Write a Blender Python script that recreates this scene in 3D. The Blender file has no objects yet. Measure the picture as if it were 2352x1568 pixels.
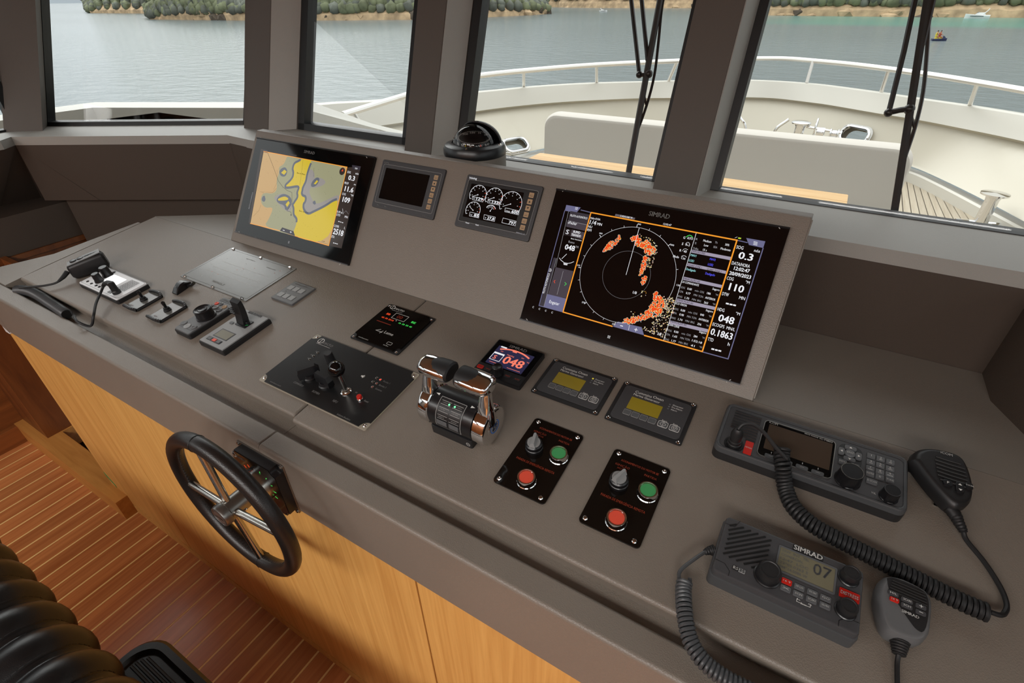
import bpy, bmesh, math, random
from mathutils import Vector, Matrix, Euler
random.seed(7)
SC = bpy.context.scene
COL = SC.collection
R = math.radians
PI = math.pi

def lin(c):
    return tuple((v/255/12.92 if v/255 <= 0.04045 else ((v/255+0.055)/1.055)**2.4) for v in c)

# ------------------------------------------------------------------ camera
cam_d = bpy.data.cameras.new('camera')
cam = bpy.data.objects.new('camera', cam_d)
COL.objects.link(cam)
cam_d.sensor_width = 36.0
cam_d.lens = 1169.3657/2352*36.0
cam_d.clip_start = 0.02
cam_d.clip_end = 6000
right = Vector((0.86069974, 0.5089791, -0.01167163))
up = Vector((-0.2780722, 0.48918548, 0.82666403))
fwd = Vector((-0.42646431, 0.70826396, -0.56257475))
cam.matrix_world = Matrix(((right.x, up.x, -fwd.x, -0.01232832), (right.y, up.y, -fwd.y, -0.84570962),
                           (right.z, up.z, -fwd.z, 1.72074307), (0, 0, 0, 1)))
SC.camera = cam

# ------------------------------------------------------------------ sky, sun, exposure
world = bpy.data.worlds.new('overcast_sky')
SC.world = world
world.use_nodes = True
wn = world.node_tree.nodes
wl = world.node_tree.links
bg = wn['Background']
tc = wn.new('ShaderNodeTexCoord')
sep = wn.new('ShaderNodeSeparateXYZ')
ramp = wn.new('ShaderNodeValToRGB')
wl.new(tc.outputs['Generated'], sep.inputs[0])
wl.new(sep.outputs['Z'], ramp.inputs[0])
ramp.color_ramp.elements[0].position = 0.0
ramp.color_ramp.elements[0].color = (0.275, 0.29, 0.30, 1)
ramp.color_ramp.elements[1].position = 1.0
ramp.color_ramp.elements[1].color = (1.0, 1.0, 1.0, 1)
wl.new(ramp.outputs[0], bg.inputs['Color'])
bg.inputs['Strength'].default_value = 2.35

sun_d = bpy.data.lights.new('sun', 'SUN')
sun_d.energy = 1.9
sun_d.angle = R(46)
sun_d.color = (1.0, 0.99, 0.97)
sun = bpy.data.objects.new('sun', sun_d)
COL.objects.link(sun)
sun.location = (-14, 10, 11)
sun.rotation_euler = Vector((-0.66, 0.46, 0.60)).to_track_quat('Z', 'Y').to_euler()

SC.view_settings.view_transform = 'Standard'
SC.view_settings.look = 'None'
SC.view_settings.gamma = 1.0
SC.view_settings.use_curve_mapping = False
SC.view_settings.exposure = 0.0
FILL_W = 38.0         # watts of each added fill panel in the cabin ceiling

# ------------------------------------------------------------------ materials
MATS = {}
def mat(name, col=(128, 128, 128), rough=0.5, metal=0.0, bump=None, var=None, coat=0.0, emit=0.0, spec=0.5, grain=None, rnd=0.0):
    """bump=(scale,strength,kind)  var=(scale,amount)  grain=(col2, (sx,sy,sz), noise scale)"""
    m = bpy.data.materials.new(name)
    m.use_nodes = True
    nt = m.node_tree
    p = nt.nodes['Principled BSDF']
    c = lin(col)
    p.inputs['Base Color'].default_value = (*c, 1)
    p.inputs['Roughness'].default_value = rough
    p.inputs['Metallic'].default_value = metal
    p.inputs['Specular IOR Level'].default_value = spec
    p.inputs['Coat Weight'].default_value = coat
    p.inputs['Coat Roughness'].default_value = 0.08
    if emit:
        p.inputs['Emission Color'].default_value = (*c, 1)
        p.inputs['Emission Strength'].default_value = emit
        p.inputs['Base Color'].default_value = (0.01, 0.01, 0.01, 1)
    N = nt.nodes.new
    L = nt.links.new
    co = None
    if bump or var or grain:
        co = N('ShaderNodeTexCoord')
    out = None
    if grain:
        mp = N('ShaderNodeMapping')
        mp.inputs['Scale'].default_value = grain[1]
        L(co.outputs['Object'], mp.inputs[0])
        oi = N('ShaderNodeObjectInfo')
        ad = N('ShaderNodeVectorMath'); ad.operation = 'MULTIPLY_ADD'
        L(oi.outputs['Random'], ad.inputs[0]); ad.inputs[1].default_value = (37, 53, 71)
        L(mp.outputs[0], ad.inputs[2])
        nz = N('ShaderNodeTexNoise')
        nz.inputs['Scale'].default_value = grain[2]
        nz.inputs['Detail'].default_value = 6
        nz.inputs['Roughness'].default_value = 0.62
        nz.inputs['Distortion'].default_value = 0.6
        L(ad.outputs[0], nz.inputs['Vector'])
        rp = N('ShaderNodeValToRGB')
        rp.color_ramp.elements[0].position = 0.3
        rp.color_ramp.elements[1].position = 0.72
        rp.color_ramp.elements[0].color = (*lin(grain[0]), 1)
        rp.color_ramp.elements[1].color = (*c, 1)
        L(nz.outputs[0], rp.inputs[0])
        out = rp.outputs[0]
        if rnd:
            mx = N('ShaderNodeMapRange')
            mx.inputs['To Min'].default_value = 1-rnd
            mx.inputs['To Max'].default_value = 1+rnd
            L(oi.outputs['Random'], mx.inputs[0])
            hs = N('ShaderNodeHueSaturation')
            L(mx.outputs[0], hs.inputs['Value'])
            L(out, hs.inputs['Color'])
            out = hs.outputs[0]
        bp = N('ShaderNodeBump')
        bp.inputs['Strength'].default_value = 0.08
        bp.inputs['Distance'].default_value = 0.001
        L(nz.outputs[0], bp.inputs['Height'])
        L(bp.outputs[0], p.inputs['Normal'])
    if var:
        nz = N('ShaderNodeTexNoise')
        nz.inputs['Scale'].default_value = var[0]
        nz.inputs['Detail'].default_value = 5
        L(co.outputs['Object'], nz.inputs['Vector'])
        mr = N('ShaderNodeMapRange')
        mr.inputs['From Min'].default_value = 0.3
        mr.inputs['From Max'].default_value = 0.7
        mr.inputs['To Min'].default_value = 1-var[1]
        mr.inputs['To Max'].default_value = 1+var[1]
        L(nz.outputs[0], mr.inputs[0])
        hs = N('ShaderNodeHueSaturation')
        hs.inputs['Color'].default_value = (*c, 1)
        if out: L(out, hs.inputs['Color'])
        L(mr.outputs[0], hs.inputs['Value'])
        out = hs.outputs[0]
    if out: L(out, p.inputs['Base Color'])
    if bump:
        if bump[2] == 'vor':
            t = N('ShaderNodeTexVoronoi'); t.feature = 'F1'
            t.inputs['Scale'].default_value = bump[0]
        else:
            t = N('ShaderNodeTexNoise'); t.inputs['Scale'].default_value = bump[0]; t.inputs['Detail'].default_value = 3
        L(co.outputs['Object'], t.inputs['Vector'])
        bp = N('ShaderNodeBump')
        bp.inputs['Strength'].default_value = bump[1]
        bp.inputs['Distance'].default_value = 0.0015
        L(t.outputs[0], bp.inputs['Height'])
        L(bp.outputs[0], p.inputs['Normal'])
    MATS[name] = m
    return m

mat('leather', (122, 113, 103), 0.43, bump=(560, 0.22, 'vor'), var=(3, 0.06), spec=0.5)
mat('leather_smooth', (124, 117, 108), 0.42, bump=(700, 0.12, 'vor'), spec=0.45)
mat('fascia_leather', (74, 64, 56), 0.6, bump=(700, 0.15, 'vor'), spec=0.3)
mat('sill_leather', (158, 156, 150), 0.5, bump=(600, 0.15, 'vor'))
mat('mullion_leather', (92, 85, 79), 0.6, bump=(700, 0.1, 'vor'), spec=0.3)
mat('oak', (222, 172, 98), 0.45, grain=((196, 142, 74), (30, 30, 0.9), 2.2), spec=0.35)
mat('oak_edge', (206, 148, 78), 0.45, grain=((176, 118, 56), (1.2, 16, 16), 2.2), spec=0.35)
mat('walnut', (132, 78, 38), 0.45, grain=((92, 50, 24), (9, 9, 1.0), 2.0), spec=0.4)
mat('walnut_flat', (150, 88, 42), 0.5, grain=((110, 62, 28), (9, 0.9, 9), 2.0), spec=0.35)
mat('teak_floor', (204, 134, 80), 0.24, grain=((164, 98, 54), (26, 0.9, 26), 1.6), spec=0.5, rnd=0.16)
mat('holly', (236, 200, 132), 0.35)
mat('seam_dark', (32, 24, 18), 0.8)
mat('base_alloy', (172, 164, 148), 0.4, metal=0.3)
mat('ceiling_lining', (150, 122, 98), 0.6)
mat('black_plastic', (30, 30, 31), 0.42, bump=(900, 0.08, 'n'))
mat('black_satin', (22, 22, 24), 0.3)
mat('black_gloss', (9, 9, 10), 0.06, spec=0.5)
mat('dark_grey', (62, 62, 64), 0.45, bump=(900, 0.08, 'n'))
mat('mid_grey', (92, 93, 94), 0.42)
mat('grey_face', (142, 144, 144), 0.4)
mat('key_grey', (86, 88, 90), 0.4)
mat('silver_face', (222, 224, 226), 0.35)
mat('rubber', (24, 24, 25), 0.55)
mat('rubber_grey', (66, 68, 70), 0.4)
mat('chrome', (226, 226, 226), 0.05, metal=1.0)
mat('steel', (190, 188, 182), 0.24, metal=1.0)
mat('satin_steel', (150, 148, 144), 0.35, metal=1.0)
mat('alloy_rim', (120, 120, 122), 0.3, metal=0.8)
mat('red_plastic', (190, 34, 24), 0.3)
mat('red_cap', (222, 80, 58), 0.4)
mat('green_cap', (64, 150, 88), 0.4)
mat('print_white', (222, 222, 218), 0.6)
mat('print_grey', (150, 150, 148), 0.6)
mat('print_black', (20, 20, 22), 0.6)
mat('print_red', (150, 52, 22), 0.6)
mat('print_green', (40, 150, 74), 0.6)
mat('plate_brown', (16, 13, 11), 0.07)
mat('plate_grey', (96, 96, 92), 0.26, spec=0.5)
mat('ote_black', (26, 26, 27), 0.28, bump=(1500, 0.06, 'n'))
mat('tan_key', (176, 146, 112), 0.5)
mat('blue_logo', (66, 110, 176), 0.35)
mat('lcd_olive', (150, 132, 30), 0.35)
mat('lcd_dull', (112, 108, 88), 0.3)
mat('lcd_brown', (70, 58, 48), 0.12)
mat('seat_fabric', (192, 187, 178), 0.8, bump=(500, 0.1, 'n'))
mat('seat_leather', (16, 16, 17), 0.32, bump=(900, 0.12, 'vor'), spec=0.5)
mat('wheel_leather', (26, 21, 19), 0.36, bump=(600, 0.12, 'vor'))
mat('gelcoat', (198, 195, 185), 0.3, spec=0.4)
mat('gelcoat_warm', (190, 184, 168), 0.35, spec=0.4)
mat('table_wood', (210, 176, 122), 0.35, grain=((182, 138, 80), (1.0, 20, 20), 1.6))
mat('deck_teak', (182, 172, 154), 0.7, grain=((160, 148, 128), (30, 1.0, 30), 1.5), rnd=0.06)
mat('gasket', (10, 10, 10), 0.5)
mat('rail_steel', (235, 232, 226), 0.38, metal=0.75)
mat('rock', (186, 160, 126), 0.85, bump=(1.2, 0.8, 'n'), var=(0.5, 0.35))
mat('rock_dark', (92, 82, 70), 0.85, bump=(1.2, 0.8, 'n'), var=(0.5, 0.35))
mat('forest_floor', (92, 96, 74), 0.9, var=(0.3, 0.4))
mat('tree_green_hazed', (112, 118, 90), 0.9, var=(0.35, 0.4))  # foliage greyed, with the haze over the water put into its colour
mat('tree_dark_hazed', (98, 102, 92), 0.9, var=(0.35, 0.4))  # darker foliage, likewise greyed with haze in the colour
mat('haze_hill', (150, 158, 164), 0.9)  # distance haze is painted into the hill's base colour
mat('boat_white', (238, 238, 236), 0.4)
mat('boat_glass', (40, 48, 54), 0.15)
mat('skin', (170, 112, 82), 0.6)
mat('shirt_red', (176, 74, 56), 0.8)
mat('hull_blue', (40, 50, 84), 0.3)
mat('vest_yellow', (214, 196, 64), 0.7)
# lit screens
for n_, c_, e_ in (('em_white', (236, 236, 240), 1.0), ('em_grey', (150, 148, 152), 1.0), ('em_orange', (246, 156, 44), 1.0), ('em_violet', (104, 104, 138), 1.0),
                   ('em_menu', (52, 48, 56), 1.0), ('em_menu2', (66, 60, 68), 1.0), ('em_tab', (96, 92, 100), 1.0), ('em_bar', (158, 150, 168), 1.0),
                   ('em_cyan', (160, 226, 226), 1.0), ('em_blue', (92, 92, 250), 1.0), ('em_red', (244, 78, 40), 1.0), ('em_green', (70, 220, 90), 1.0),
                   ('em_lime', (180, 210, 60), 1.0), ('em_echo', (238, 70, 20), 1.0), ('em_echo_yellow', (236, 210, 90), 1.0), ('em_echo_white', (206, 204, 206), 1.0),
                   ('em_black', (30, 24, 26), 1.0), ('em_ink', (24, 22, 26), 1.0), ('em_tan', (192, 156, 104), 1.0), ('em_sage', (152, 150, 118), 1.0),
                   ('em_lav', (146, 140, 136), 1.0), ('em_slate', (94, 98, 108), 1.0), ('em_yellow', (204, 178, 44), 1.0), ('em_brown', (50, 40, 36), 1.0),
                   ('em_salmon', (246, 128, 104), 1.0), ('em_navy', (40, 38, 66), 1.0), ('em_silver', (250, 250, 250), 1.1), ('em_led_red', (255, 60, 40), 1.2), ('em_led_green', (120, 250, 170), 1.4),
                   ('em_led_amber', (210, 190, 60), 0.9), ('em_dim_red', (96, 30, 18), 1.0)):
    mat(n_, c_, 0.12, emit=e_)

def ior_both_sides(nt, f, ior):
    g = nt.nodes.new('ShaderNodeNewGeometry'); r_ = nt.nodes.new('ShaderNodeMapRange')
    r_.inputs['To Min'].default_value = ior; r_.inputs['To Max'].default_value = 1/ior
    nt.links.new(g.outputs['Backfacing'], r_.inputs[0]); nt.links.new(r_.outputs[0], f.inputs[0])
def glass_mat():
    m = bpy.data.materials.new('window_glass'); m.use_nodes = True
    nt = m.node_tree
    nt.nodes.clear()
    o = nt.nodes.new('ShaderNodeOutputMaterial')
    t = nt.nodes.new('ShaderNodeBsdfTransparent'); t.inputs[0].default_value = (0.96, 0.975, 0.97, 1)
    g = nt.nodes.new('ShaderNodeBsdfGlossy'); g.inputs['Roughness'].default_value = 0.02
    f = nt.nodes.new('ShaderNodeFresnel'); ior_both_sides(nt, f, 1.45)
    x = nt.nodes.new('ShaderNodeMixShader')
    nt.links.new(f.outputs[0], x.inputs[0]); nt.links.new(t.outputs[0], x.inputs[1]); nt.links.new(g.outputs[0], x.inputs[2])
    nt.links.new(x.outputs[0], o.inputs[0])
    MATS['window_glass'] = m
glass_mat()
def clear_plastic():
    m = bpy.data.materials.new('clear_dome'); m.use_nodes = True
    nt = m.node_tree; nt.nodes.clear()
    o = nt.nodes.new('ShaderNodeOutputMaterial')
    t = nt.nodes.new('ShaderNodeBsdfTransparent'); t.inputs[0].default_value = (0.9, 0.9, 0.9, 1)
    g = nt.nodes.new('ShaderNodeBsdfGlossy'); g.inputs['Roughness'].default_value = 0.03
    f = nt.nodes.new('ShaderNodeFresnel'); ior_both_sides(nt, f, 1.5)
    x = nt.nodes.new('ShaderNodeMixShader')
    nt.links.new(f.outputs[0], x.inputs[0]); nt.links.new(t.outputs[0], x.inputs[1]); nt.links.new(g.outputs[0], x.inputs[2])
    nt.links.new(x.outputs[0], o.inputs[0])
    MATS['clear_dome'] = m
clear_plastic()
def sea_mat():
    m = bpy.data.materials.new('sea_water'); m.use_nodes = True
    nt = m.node_tree; p = nt.nodes['Principled BSDF']
    N = nt.nodes.new; L = nt.links.new
    co = N('ShaderNodeTexCoord')
    mp = N('ShaderNodeMapping'); mp.inputs['Scale'].default_value = (0.55, 1.0, 1.0); mp.inputs['Rotation'].default_value = (0, 0, R(25))
    L(co.outputs['Object'], mp.inputs[0])
    n1 = N('ShaderNodeTexNoise'); n1.inputs['Scale'].default_value = 0.9; n1.inputs['Detail'].default_value = 8; n1.inputs['Roughness'].default_value = 0.62
    L(mp.outputs[0], n1.inputs['Vector'])
    b = N('ShaderNodeBump'); b.inputs['Strength'].default_value = 0.5; b.inputs['Distance'].default_value = 0.35
    L(n1.outputs[0], b.inputs['Height']); L(b.outputs[0], p.inputs['Normal'])
    n2 = N('ShaderNodeTexNoise'); n2.inputs['Scale'].default_value = 0.02; n2.inputs['Detail'].default_value = 4
    L(mp.outputs[0], n2.inputs['Vector'])
    # shallow turquoise water along the starboard shore, by world position
    sp = N('ShaderNodeSeparateXYZ'); L(co.outputs['Object'], sp.inputs[0])
    ma = N('ShaderNodeMath'); ma.operation = 'MULTIPLY_ADD'; ma.inputs[1].default_value = 0.12; L(sp.outputs['X'], ma.inputs[0]); L(sp.outputs['Y'], ma.inputs[2])
    r1 = N('ShaderNodeMapRange'); r1.inputs['From Min'].default_value = 112; r1.inputs['From Max'].default_value = 122; L(ma.outputs[0], r1.inputs[0])
    r2 = N('ShaderNodeMapRange'); r2.inputs['From Min'].default_value = -25; r2.inputs['From Max'].default_value = -8; L(sp.outputs['X'], r2.inputs[0])
    mu = N('ShaderNodeMath'); mu.operation = 'MULTIPLY'; L(r1.outputs[0], mu.inputs[0]); L(r2.outputs[0], mu.inputs[1])
    mr = N('ShaderNodeMapRange'); mr.inputs['To Min'].default_value = 0.75; mr.inputs['To Max'].default_value = 1.25; L(n2.outputs[0], mr.inputs[0])
    hs = N('ShaderNodeHueSaturation'); hs.inputs['Color'].default_value = (*lin((108, 118, 120)), 1); L(mr.outputs[0], hs.inputs['Value'])
    mx = N('ShaderNodeMix'); mx.data_type = 'RGBA'; L(mu.outputs[0], mx.inputs[0]); L(hs.outputs[0], mx.inputs[6]); mx.inputs[7].default_value = (*lin((92, 136, 126)), 1)
    L(mx.outputs[2], p.inputs['Base Color'])
    p.inputs['Roughness'].default_value = 0.18
    p.inputs['IOR'].default_value = 1.33
    p.inputs['Specular IOR Level'].default_value = 0.3
    MATS['sea_water'] = m
sea_mat()
# ------------------------------------------------------------------ mesh helpers
class MB:
    """collects shapes and links them as ONE mesh object"""
    def __init__(s, off=(0, 0, 0), M=None):
        s.v = []; s.f = []; s.M = (M or Matrix.Identity(4)) @ Matrix.Identity(4); s.off = Vector(off)
    def add(s, vs, fs):
        n = len(s.v)
        s.v += [s.M @ Vector(p) - s.off for p in vs]
        s.f += [tuple(i+n for i in f) for f in fs]
        return s
    def box(s, x0, x1, y0, y1, z0, z1, b=0.0):
        if b:
            return s.rr(x0, x1, y0, y1, z0, z1, b, b, 1)
        return s.add([(x0, y0, z0), (x1, y0, z0), (x1, y1, z0), (x0, y1, z0), (x0, y0, z1), (x1, y0, z1), (x1, y1, z1), (x0, y1, z1)],
                     [(0, 3, 2, 1), (4, 5, 6, 7), (0, 1, 5, 4), (1, 2, 6, 5), (2, 3, 7, 6), (3, 0, 4, 7)])
    def rings(s, rings, cap0=True, cap1=True, closed=False):
        n = len(rings[0]); vs = [p for r in rings for p in r]; fs = []
        m = len(rings)
        for i in range(m if closed else m-1):
            a = i*n; b = ((i+1) % m)*n
            for k in range(n):
                l = (k+1) % n
                fs.append((a+k, a+l, b+l, b+k))
        if not closed:
            if cap0: fs.append(tuple(range(n-1, -1, -1)))
            if cap1: fs.append(tuple((m-1)*n+k for k in range(n)))
        return s.add(vs, fs)
    @staticmethod
    def rrpts(x0, x1, y0, y1, r, n):
        r = max(1e-5, min(r, (x1-x0)/2-1e-6, (y1-y0)/2-1e-6)); o = []
        for cx, cy, a in ((x1-r, y1-r, 0), (x0+r, y1-r, 90), (x0+r, y0+r, 180), (x1-r, y0+r, 270)):
            for k in range(n+1):
                t = R(a+90*k/n); o.append((cx+r*math.cos(t), cy+r*math.sin(t)))
        return o
    def rr(s, x0, x1, y0, y1, z0, z1, r=0.003, b=0.0, n=3):
        """rounded rectangle slab with a bevelled top edge"""
        rg = [[(x, y, z0) for x, y in s.rrpts(x0, x1, y0, y1, r, n)]]
        if b:
            sg = 1 if z1 > z0 else -1
            rg.append([(x, y, z1-sg*b) for x, y in s.rrpts(x0, x1, y0, y1, r, n)])
            rg.append([(x, y, z1-sg*b*.3) for x, y in s.rrpts(x0+b*.3, x1-b*.3, y0+b*.3, y1-b*.3, max(r-b*.3, 1e-4), n)])
            rg.append([(x, y, z1) for x, y in s.rrpts(x0+b, x1-b, y0+b, y1-b, max(r-b, 1e-4), n)])
        else:
            rg.append([(x, y, z1) for x, y in s.rrpts(x0, x1, y0, y1, r, n)])
        return s.rings(rg)
    def frame(s, x0, x1, y0, y1, w, z0, z1, r=0.003, n=3):
        """rectangular ring"""
        o = s.rrpts(x0, x1, y0, y1, r, n); i = s.rrpts(x0+w, x1-w, y0+w, y1-w, max(r-w, 2e-4), n)
        m = len(o)
        return s.rings([[o_+(z0,) for o_ in o], [o_+(z1,) for o_ in o], [o_+(z1,) for o_ in i], [o_+(z0,) for o_ in i]], closed=True)
    def prism(s, pts, z0, z1):
        return s.rings([[(x, y, z0) for x, y in pts], [(x, y, z1) for x, y in pts]])
    def xprof(s, prof, x0, x1):
        """profile of (y,z) run along x"""
        return s.rings([[(x0, y, z) for y, z in prof], [(x1, y, z) for y, z in prof]])
    def lathe(s, prof, c=(0, 0, 0), ax='z', n=20, M=None):
        rg = []
        for r_, z_ in prof:
            r_ = max(r_, 1e-5); ring = []
            for k in range(n):
                a = 2*PI*k/n; p = (r_*math.cos(a), r_*math.sin(a), z_)
                if M is not None: q = M @ Vector(p); p = (q.x, q.y, q.z)
                elif ax == 'x': p = (p[2], p[0], p[1])
                elif ax == 'y': p = (p[1], p[2], p[0])
                ring.append((p[0]+c[0], p[1]+c[1], p[2]+c[2]))
            rg.append(ring)
        return s.rings(rg)
    def cyl(s, c, r_, h, n=16, ax='z', b=0.0):
        if b: return s.lathe([(r_, 0), (r_, h-b), (r_-b*.3, h-b*.3), (r_-b, h)], c, ax, n)
        return s.lathe([(r_, 0), (r_, h)], c, ax, n)
    def knob(s, c, r_, h, n=24, flutes=0, depth=0.001):
        rg = []
        for rr_, z_ in ((r_*1.04, 0), (r_, h*.25), (r_*.94, h*.9), (r_*.88, h), (r_*.8, h*1.0)):
            ring = []
            for k in range(n):
                a = 2*PI*k/n; q = rr_-(depth if flutes and (k*flutes//n*2) % 4 and z_ < h*.95 else 0)
                ring.append((c[0]+q*math.cos(a), c[1]+q*math.sin(a), c[2]+z_))
            rg.append(ring)
        return s.rings(rg)
    def sphere(s, c, r_, n=16, m=10, sc=(1, 1, 1), lo=-90, hi=90):
        pr = []
        for i in range(m+1):
            t = R(lo+(hi-lo)*i/m); pr.append((r_*math.cos(t), r_*math.sin(t)))
        M = Matrix.Diagonal((sc[0], sc[1], sc[2])).to_4x4()
        return s.lathe(pr, c, n=n, M=M)
    def tube(s, pts, r_, n=8, closed=False, rad=None):
        pts = [Vector(p) for p in pts]; m = len(pts); rg = []
        prev = None
        for i in range(m):
            if closed: t = pts[(i+1) % m]-pts[i-1]
            else: t = pts[min(i+1, m-1)]-pts[max(i-1, 0)]
            if t.length < 1e-9: t = Vector((0, 0, 1))
            t.normalize()
            if prev is None:
                u = t.cross(Vector((0, 0, 1)))
                if u.length < 1e-3: u = t.cross(Vector((1, 0, 0)))
                u.normalize()
            else:
                u = prev-t*prev.dot(t)
                if u.length < 1e-6: u = t.orthogonal()
                u.normalize()
            prev = u; w = t.cross(u); q = rad[i] if rad else r_
            rg.append([tuple(pts[i]+u*q*math.cos(2*PI*k/n)+w*q*math.sin(2*PI*k/n)) for k in range(n)])
        return s.rings(rg, closed=closed)
    def coil(s, path, cr, wr, pitch, n=6, seg=13):
        """telephone cord: a helix round a smooth path"""
        P = smooth(path, 12); L = [0]
        for a, b in zip(P, P[1:]): L.append(L[-1]+(b-a).length)
        turns = L[-1]/pitch; tot = int(turns*seg); pts = []; u = None; j = 0
        for i in range(tot+1):
            d = L[-1]*i/tot
            while j < len(P)-2 and L[j+1] < d: j += 1
            f = (d-L[j])/max(L[j+1]-L[j], 1e-9); c = P[j].lerp(P[j+1], f); t = (P[j+1]-P[j]).normalized()
            u = (t.cross(Vector((0, 0, 1))).normalized() if u is None else (u-t*u.dot(t)).normalized())
            w = t.cross(u); a = 2*PI*turns*i/tot
            pts.append(c+u*cr*math.cos(a)+w*cr*math.sin(a))
        return s.tube(pts, wr, n)
    def strip(s, pts, w, z, closed=False):
        """flat printed line"""
        P = [Vector((p[0], p[1])) for p in pts]; m = len(P); vs = []; fs = []
        for i in range(m):
            a = P[i-1] if (i > 0 or closed) else P[i]; b = P[(i+1) % m] if (i < m-1 or closed) else P[i]
            t1 = (P[i]-a); t2 = (b-P[i])
            t1 = t1.normalized() if t1.length > 1e-9 else t2.normalized()
            t2 = t2.normalized() if t2.length > 1e-9 else t1
            n1 = Vector((-t1.y, t1.x)); n2 = Vector((-t2.y, t2.x)); q = n1+n2
            q = q.normalized() if q.length > 1e-6 else n1
            k = w/2/max(q.dot(n1), .35)
            vs += [(P[i].x-q.x*k, P[i].y-q.y*k, z), (P[i].x+q.x*k, P[i].y+q.y*k, z)]
        for i in range(m if closed else m-1):
            a = 2*i; b = 2*((i+1) % m); fs.append((a, b, b+1, a+1))
        return s.add(vs, fs)
    def poly(s, pts, z):
        ar = sum(a[0]*b[1]-b[0]*a[1] for a, b in zip(pts, pts[1:]+pts[:1]))
        if ar < 0: pts = pts[::-1]
        return s.add([(x, y, z) for x, y in pts], [tuple(range(len(pts)))])
    def arc(s, c, r_, a0, a1, w, z, n=18):
        return s.strip([(c[0]+r_*math.cos(R(a0+(a1-a0)*k/n)), c[1]+r_*math.sin(R(a0+(a1-a0)*k/n))) for k in range(n+1)], w, z)
    def disc(s, c, r_, z, n=14):
        return s.poly([(c[0]+r_*math.cos(2*PI*k/n), c[1]+r_*math.sin(2*PI*k/n)) for k in range(n)], z)
    def text(s, t, x, y, z, h, w=None, bold=0, rot=0.0, al='l', M=None):
        """flat lettering, cap height h, left edge x, centred on y; w fits the width"""
        vs, fs, wd = glyphs(t, bold)
        sy = h/CAPH; sx = (w/wd) if w else sy
        ox = 0 if al == 'l' else (-wd*sx/2 if al == 'c' else -wd*sx)
        ca, sa = math.cos(rot), math.sin(rot); o = []
        for p in vs:
            a = p[0]*sx+ox; b = p[1]*sy-h/2
            o.append((x+a*ca-b*sa, y+a*sa+b*ca, z))
        if M is not None: o = [tuple(M @ Vector(p)) for p in o]
        return s.add(o, fs)
    def build(s, name, m, parent=None, kind=None, sharp=35):
        me = bpy.data.meshes.new(name)
        me.from_pydata([tuple(p) for p in s.v], [], s.f)
        me.update()
        me.materials.append(MATS[m] if isinstance(m, str) else m)
        me.polygons.foreach_set('use_smooth', [True]*len(me.polygons))
        me.set_sharp_from_angle(angle=R(sharp))
        o = bpy.data.objects.new(name, me)
        COL.objects.link(o)
        if parent is not None: o.parent = parent
        if kind: o['kind'] = kind
        elif parent is not None and name in JOINED: o['kind'] = 'stuff'
        if len(me.polygons) < 4000:
            md = o.modifiers.new('normals', 'WEIGHTED_NORMAL'); md.keep_sharp = True; md.weight = 80
        return o

JOINED = {'screen_graphics', 'lettering', 'print', 'radar_echo', 'stitching', 'speaker_slots', 'speaker_grille', 'grille_slots', 'joint_lines', 'lcd_figures', 'card_lettering', 'foot_rest_ribs', 'badge_print', 'arrow_mark', 'buttons', 'grip_ribs'}
def smooth(pts, k=8):
    P = [Vector(p) for p in pts]; o = []
    for i in range(len(P)-1):
        a = P[max(i-1, 0)]; b = P[i]; c = P[i+1]; d = P[min(i+2, len(P)-1)]
        for j in range(k):
            t = j/k
            o.append(0.5*((2*b)+(c-a)*t+(2*a-5*b+4*c-d)*t*t+(3*b-3*c+d-a)*t*t*t))
    o.append(P[-1])
    return o

FONT = None          # Blender's built-in typeface
_GL = {}
def glyphs(t, bold=0):
    key = (t, bold)
    if key not in _GL:
        cu = bpy.data.curves.new('lettering_curve', 'FONT')
        if FONT: cu.font = FONT
        cu.body = t; cu.size = 1.0; cu.resolution_u = 2; cu.fill_mode = 'FRONT'
        ob = bpy.data.objects.new('lettering_tmp', cu)
        COL.objects.link(ob)
        me = ob.to_mesh()
        vs = [tuple(v.co) for v in me.vertices]; fs = [tuple(p.vertices) for p in me.polygons]
        ob.to_mesh_clear()
        bpy.data.objects.remove(ob); bpy.data.curves.remove(cu)
        if bold > .15:   # heavier strokes: the same outline printed again a hair to each side
            n0 = len(vs); v0 = list(vs); f0 = list(fs); d = .026*bold
            for k, (ax, ay) in enumerate(((-d, 0), (d, 0), (0, -d*.6), (0, d*.6))):
                vs += [(v[0]+ax, v[1]+ay, v[2]) for v in v0]; fs += [tuple(i+n0*(k+1) for i in f) for f in f0]
        x0 = min([v[0] for v in vs] or [0]); x1 = max([v[0] for v in vs] or [1])
        _GL[key] = ([(v[0]-x0, v[1], 0) for v in vs], fs, max(x1-x0, 1e-4))
    return _GL[key]
CAPH = 0.7
_h = glyphs('H')
CAPH = max(v[1] for v in _h[0])

def tag(o, label=None, cat=None, group=None, kind=None):
    if label: o['label'] = label
    if cat: o['category'] = cat
    if group: o['group'] = group
    if kind: o['kind'] = kind
    return o
def thing(name, label, cat, loc=(0, 0, 0), rot=(0, 0, 0), group=None):
    o = bpy.data.objects.new(name, None)
    o.empty_display_size = 0.02
    COL.objects.link(o)
    o.location = loc; o.rotation_euler = rot
    return tag(o, label, cat, group)

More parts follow.
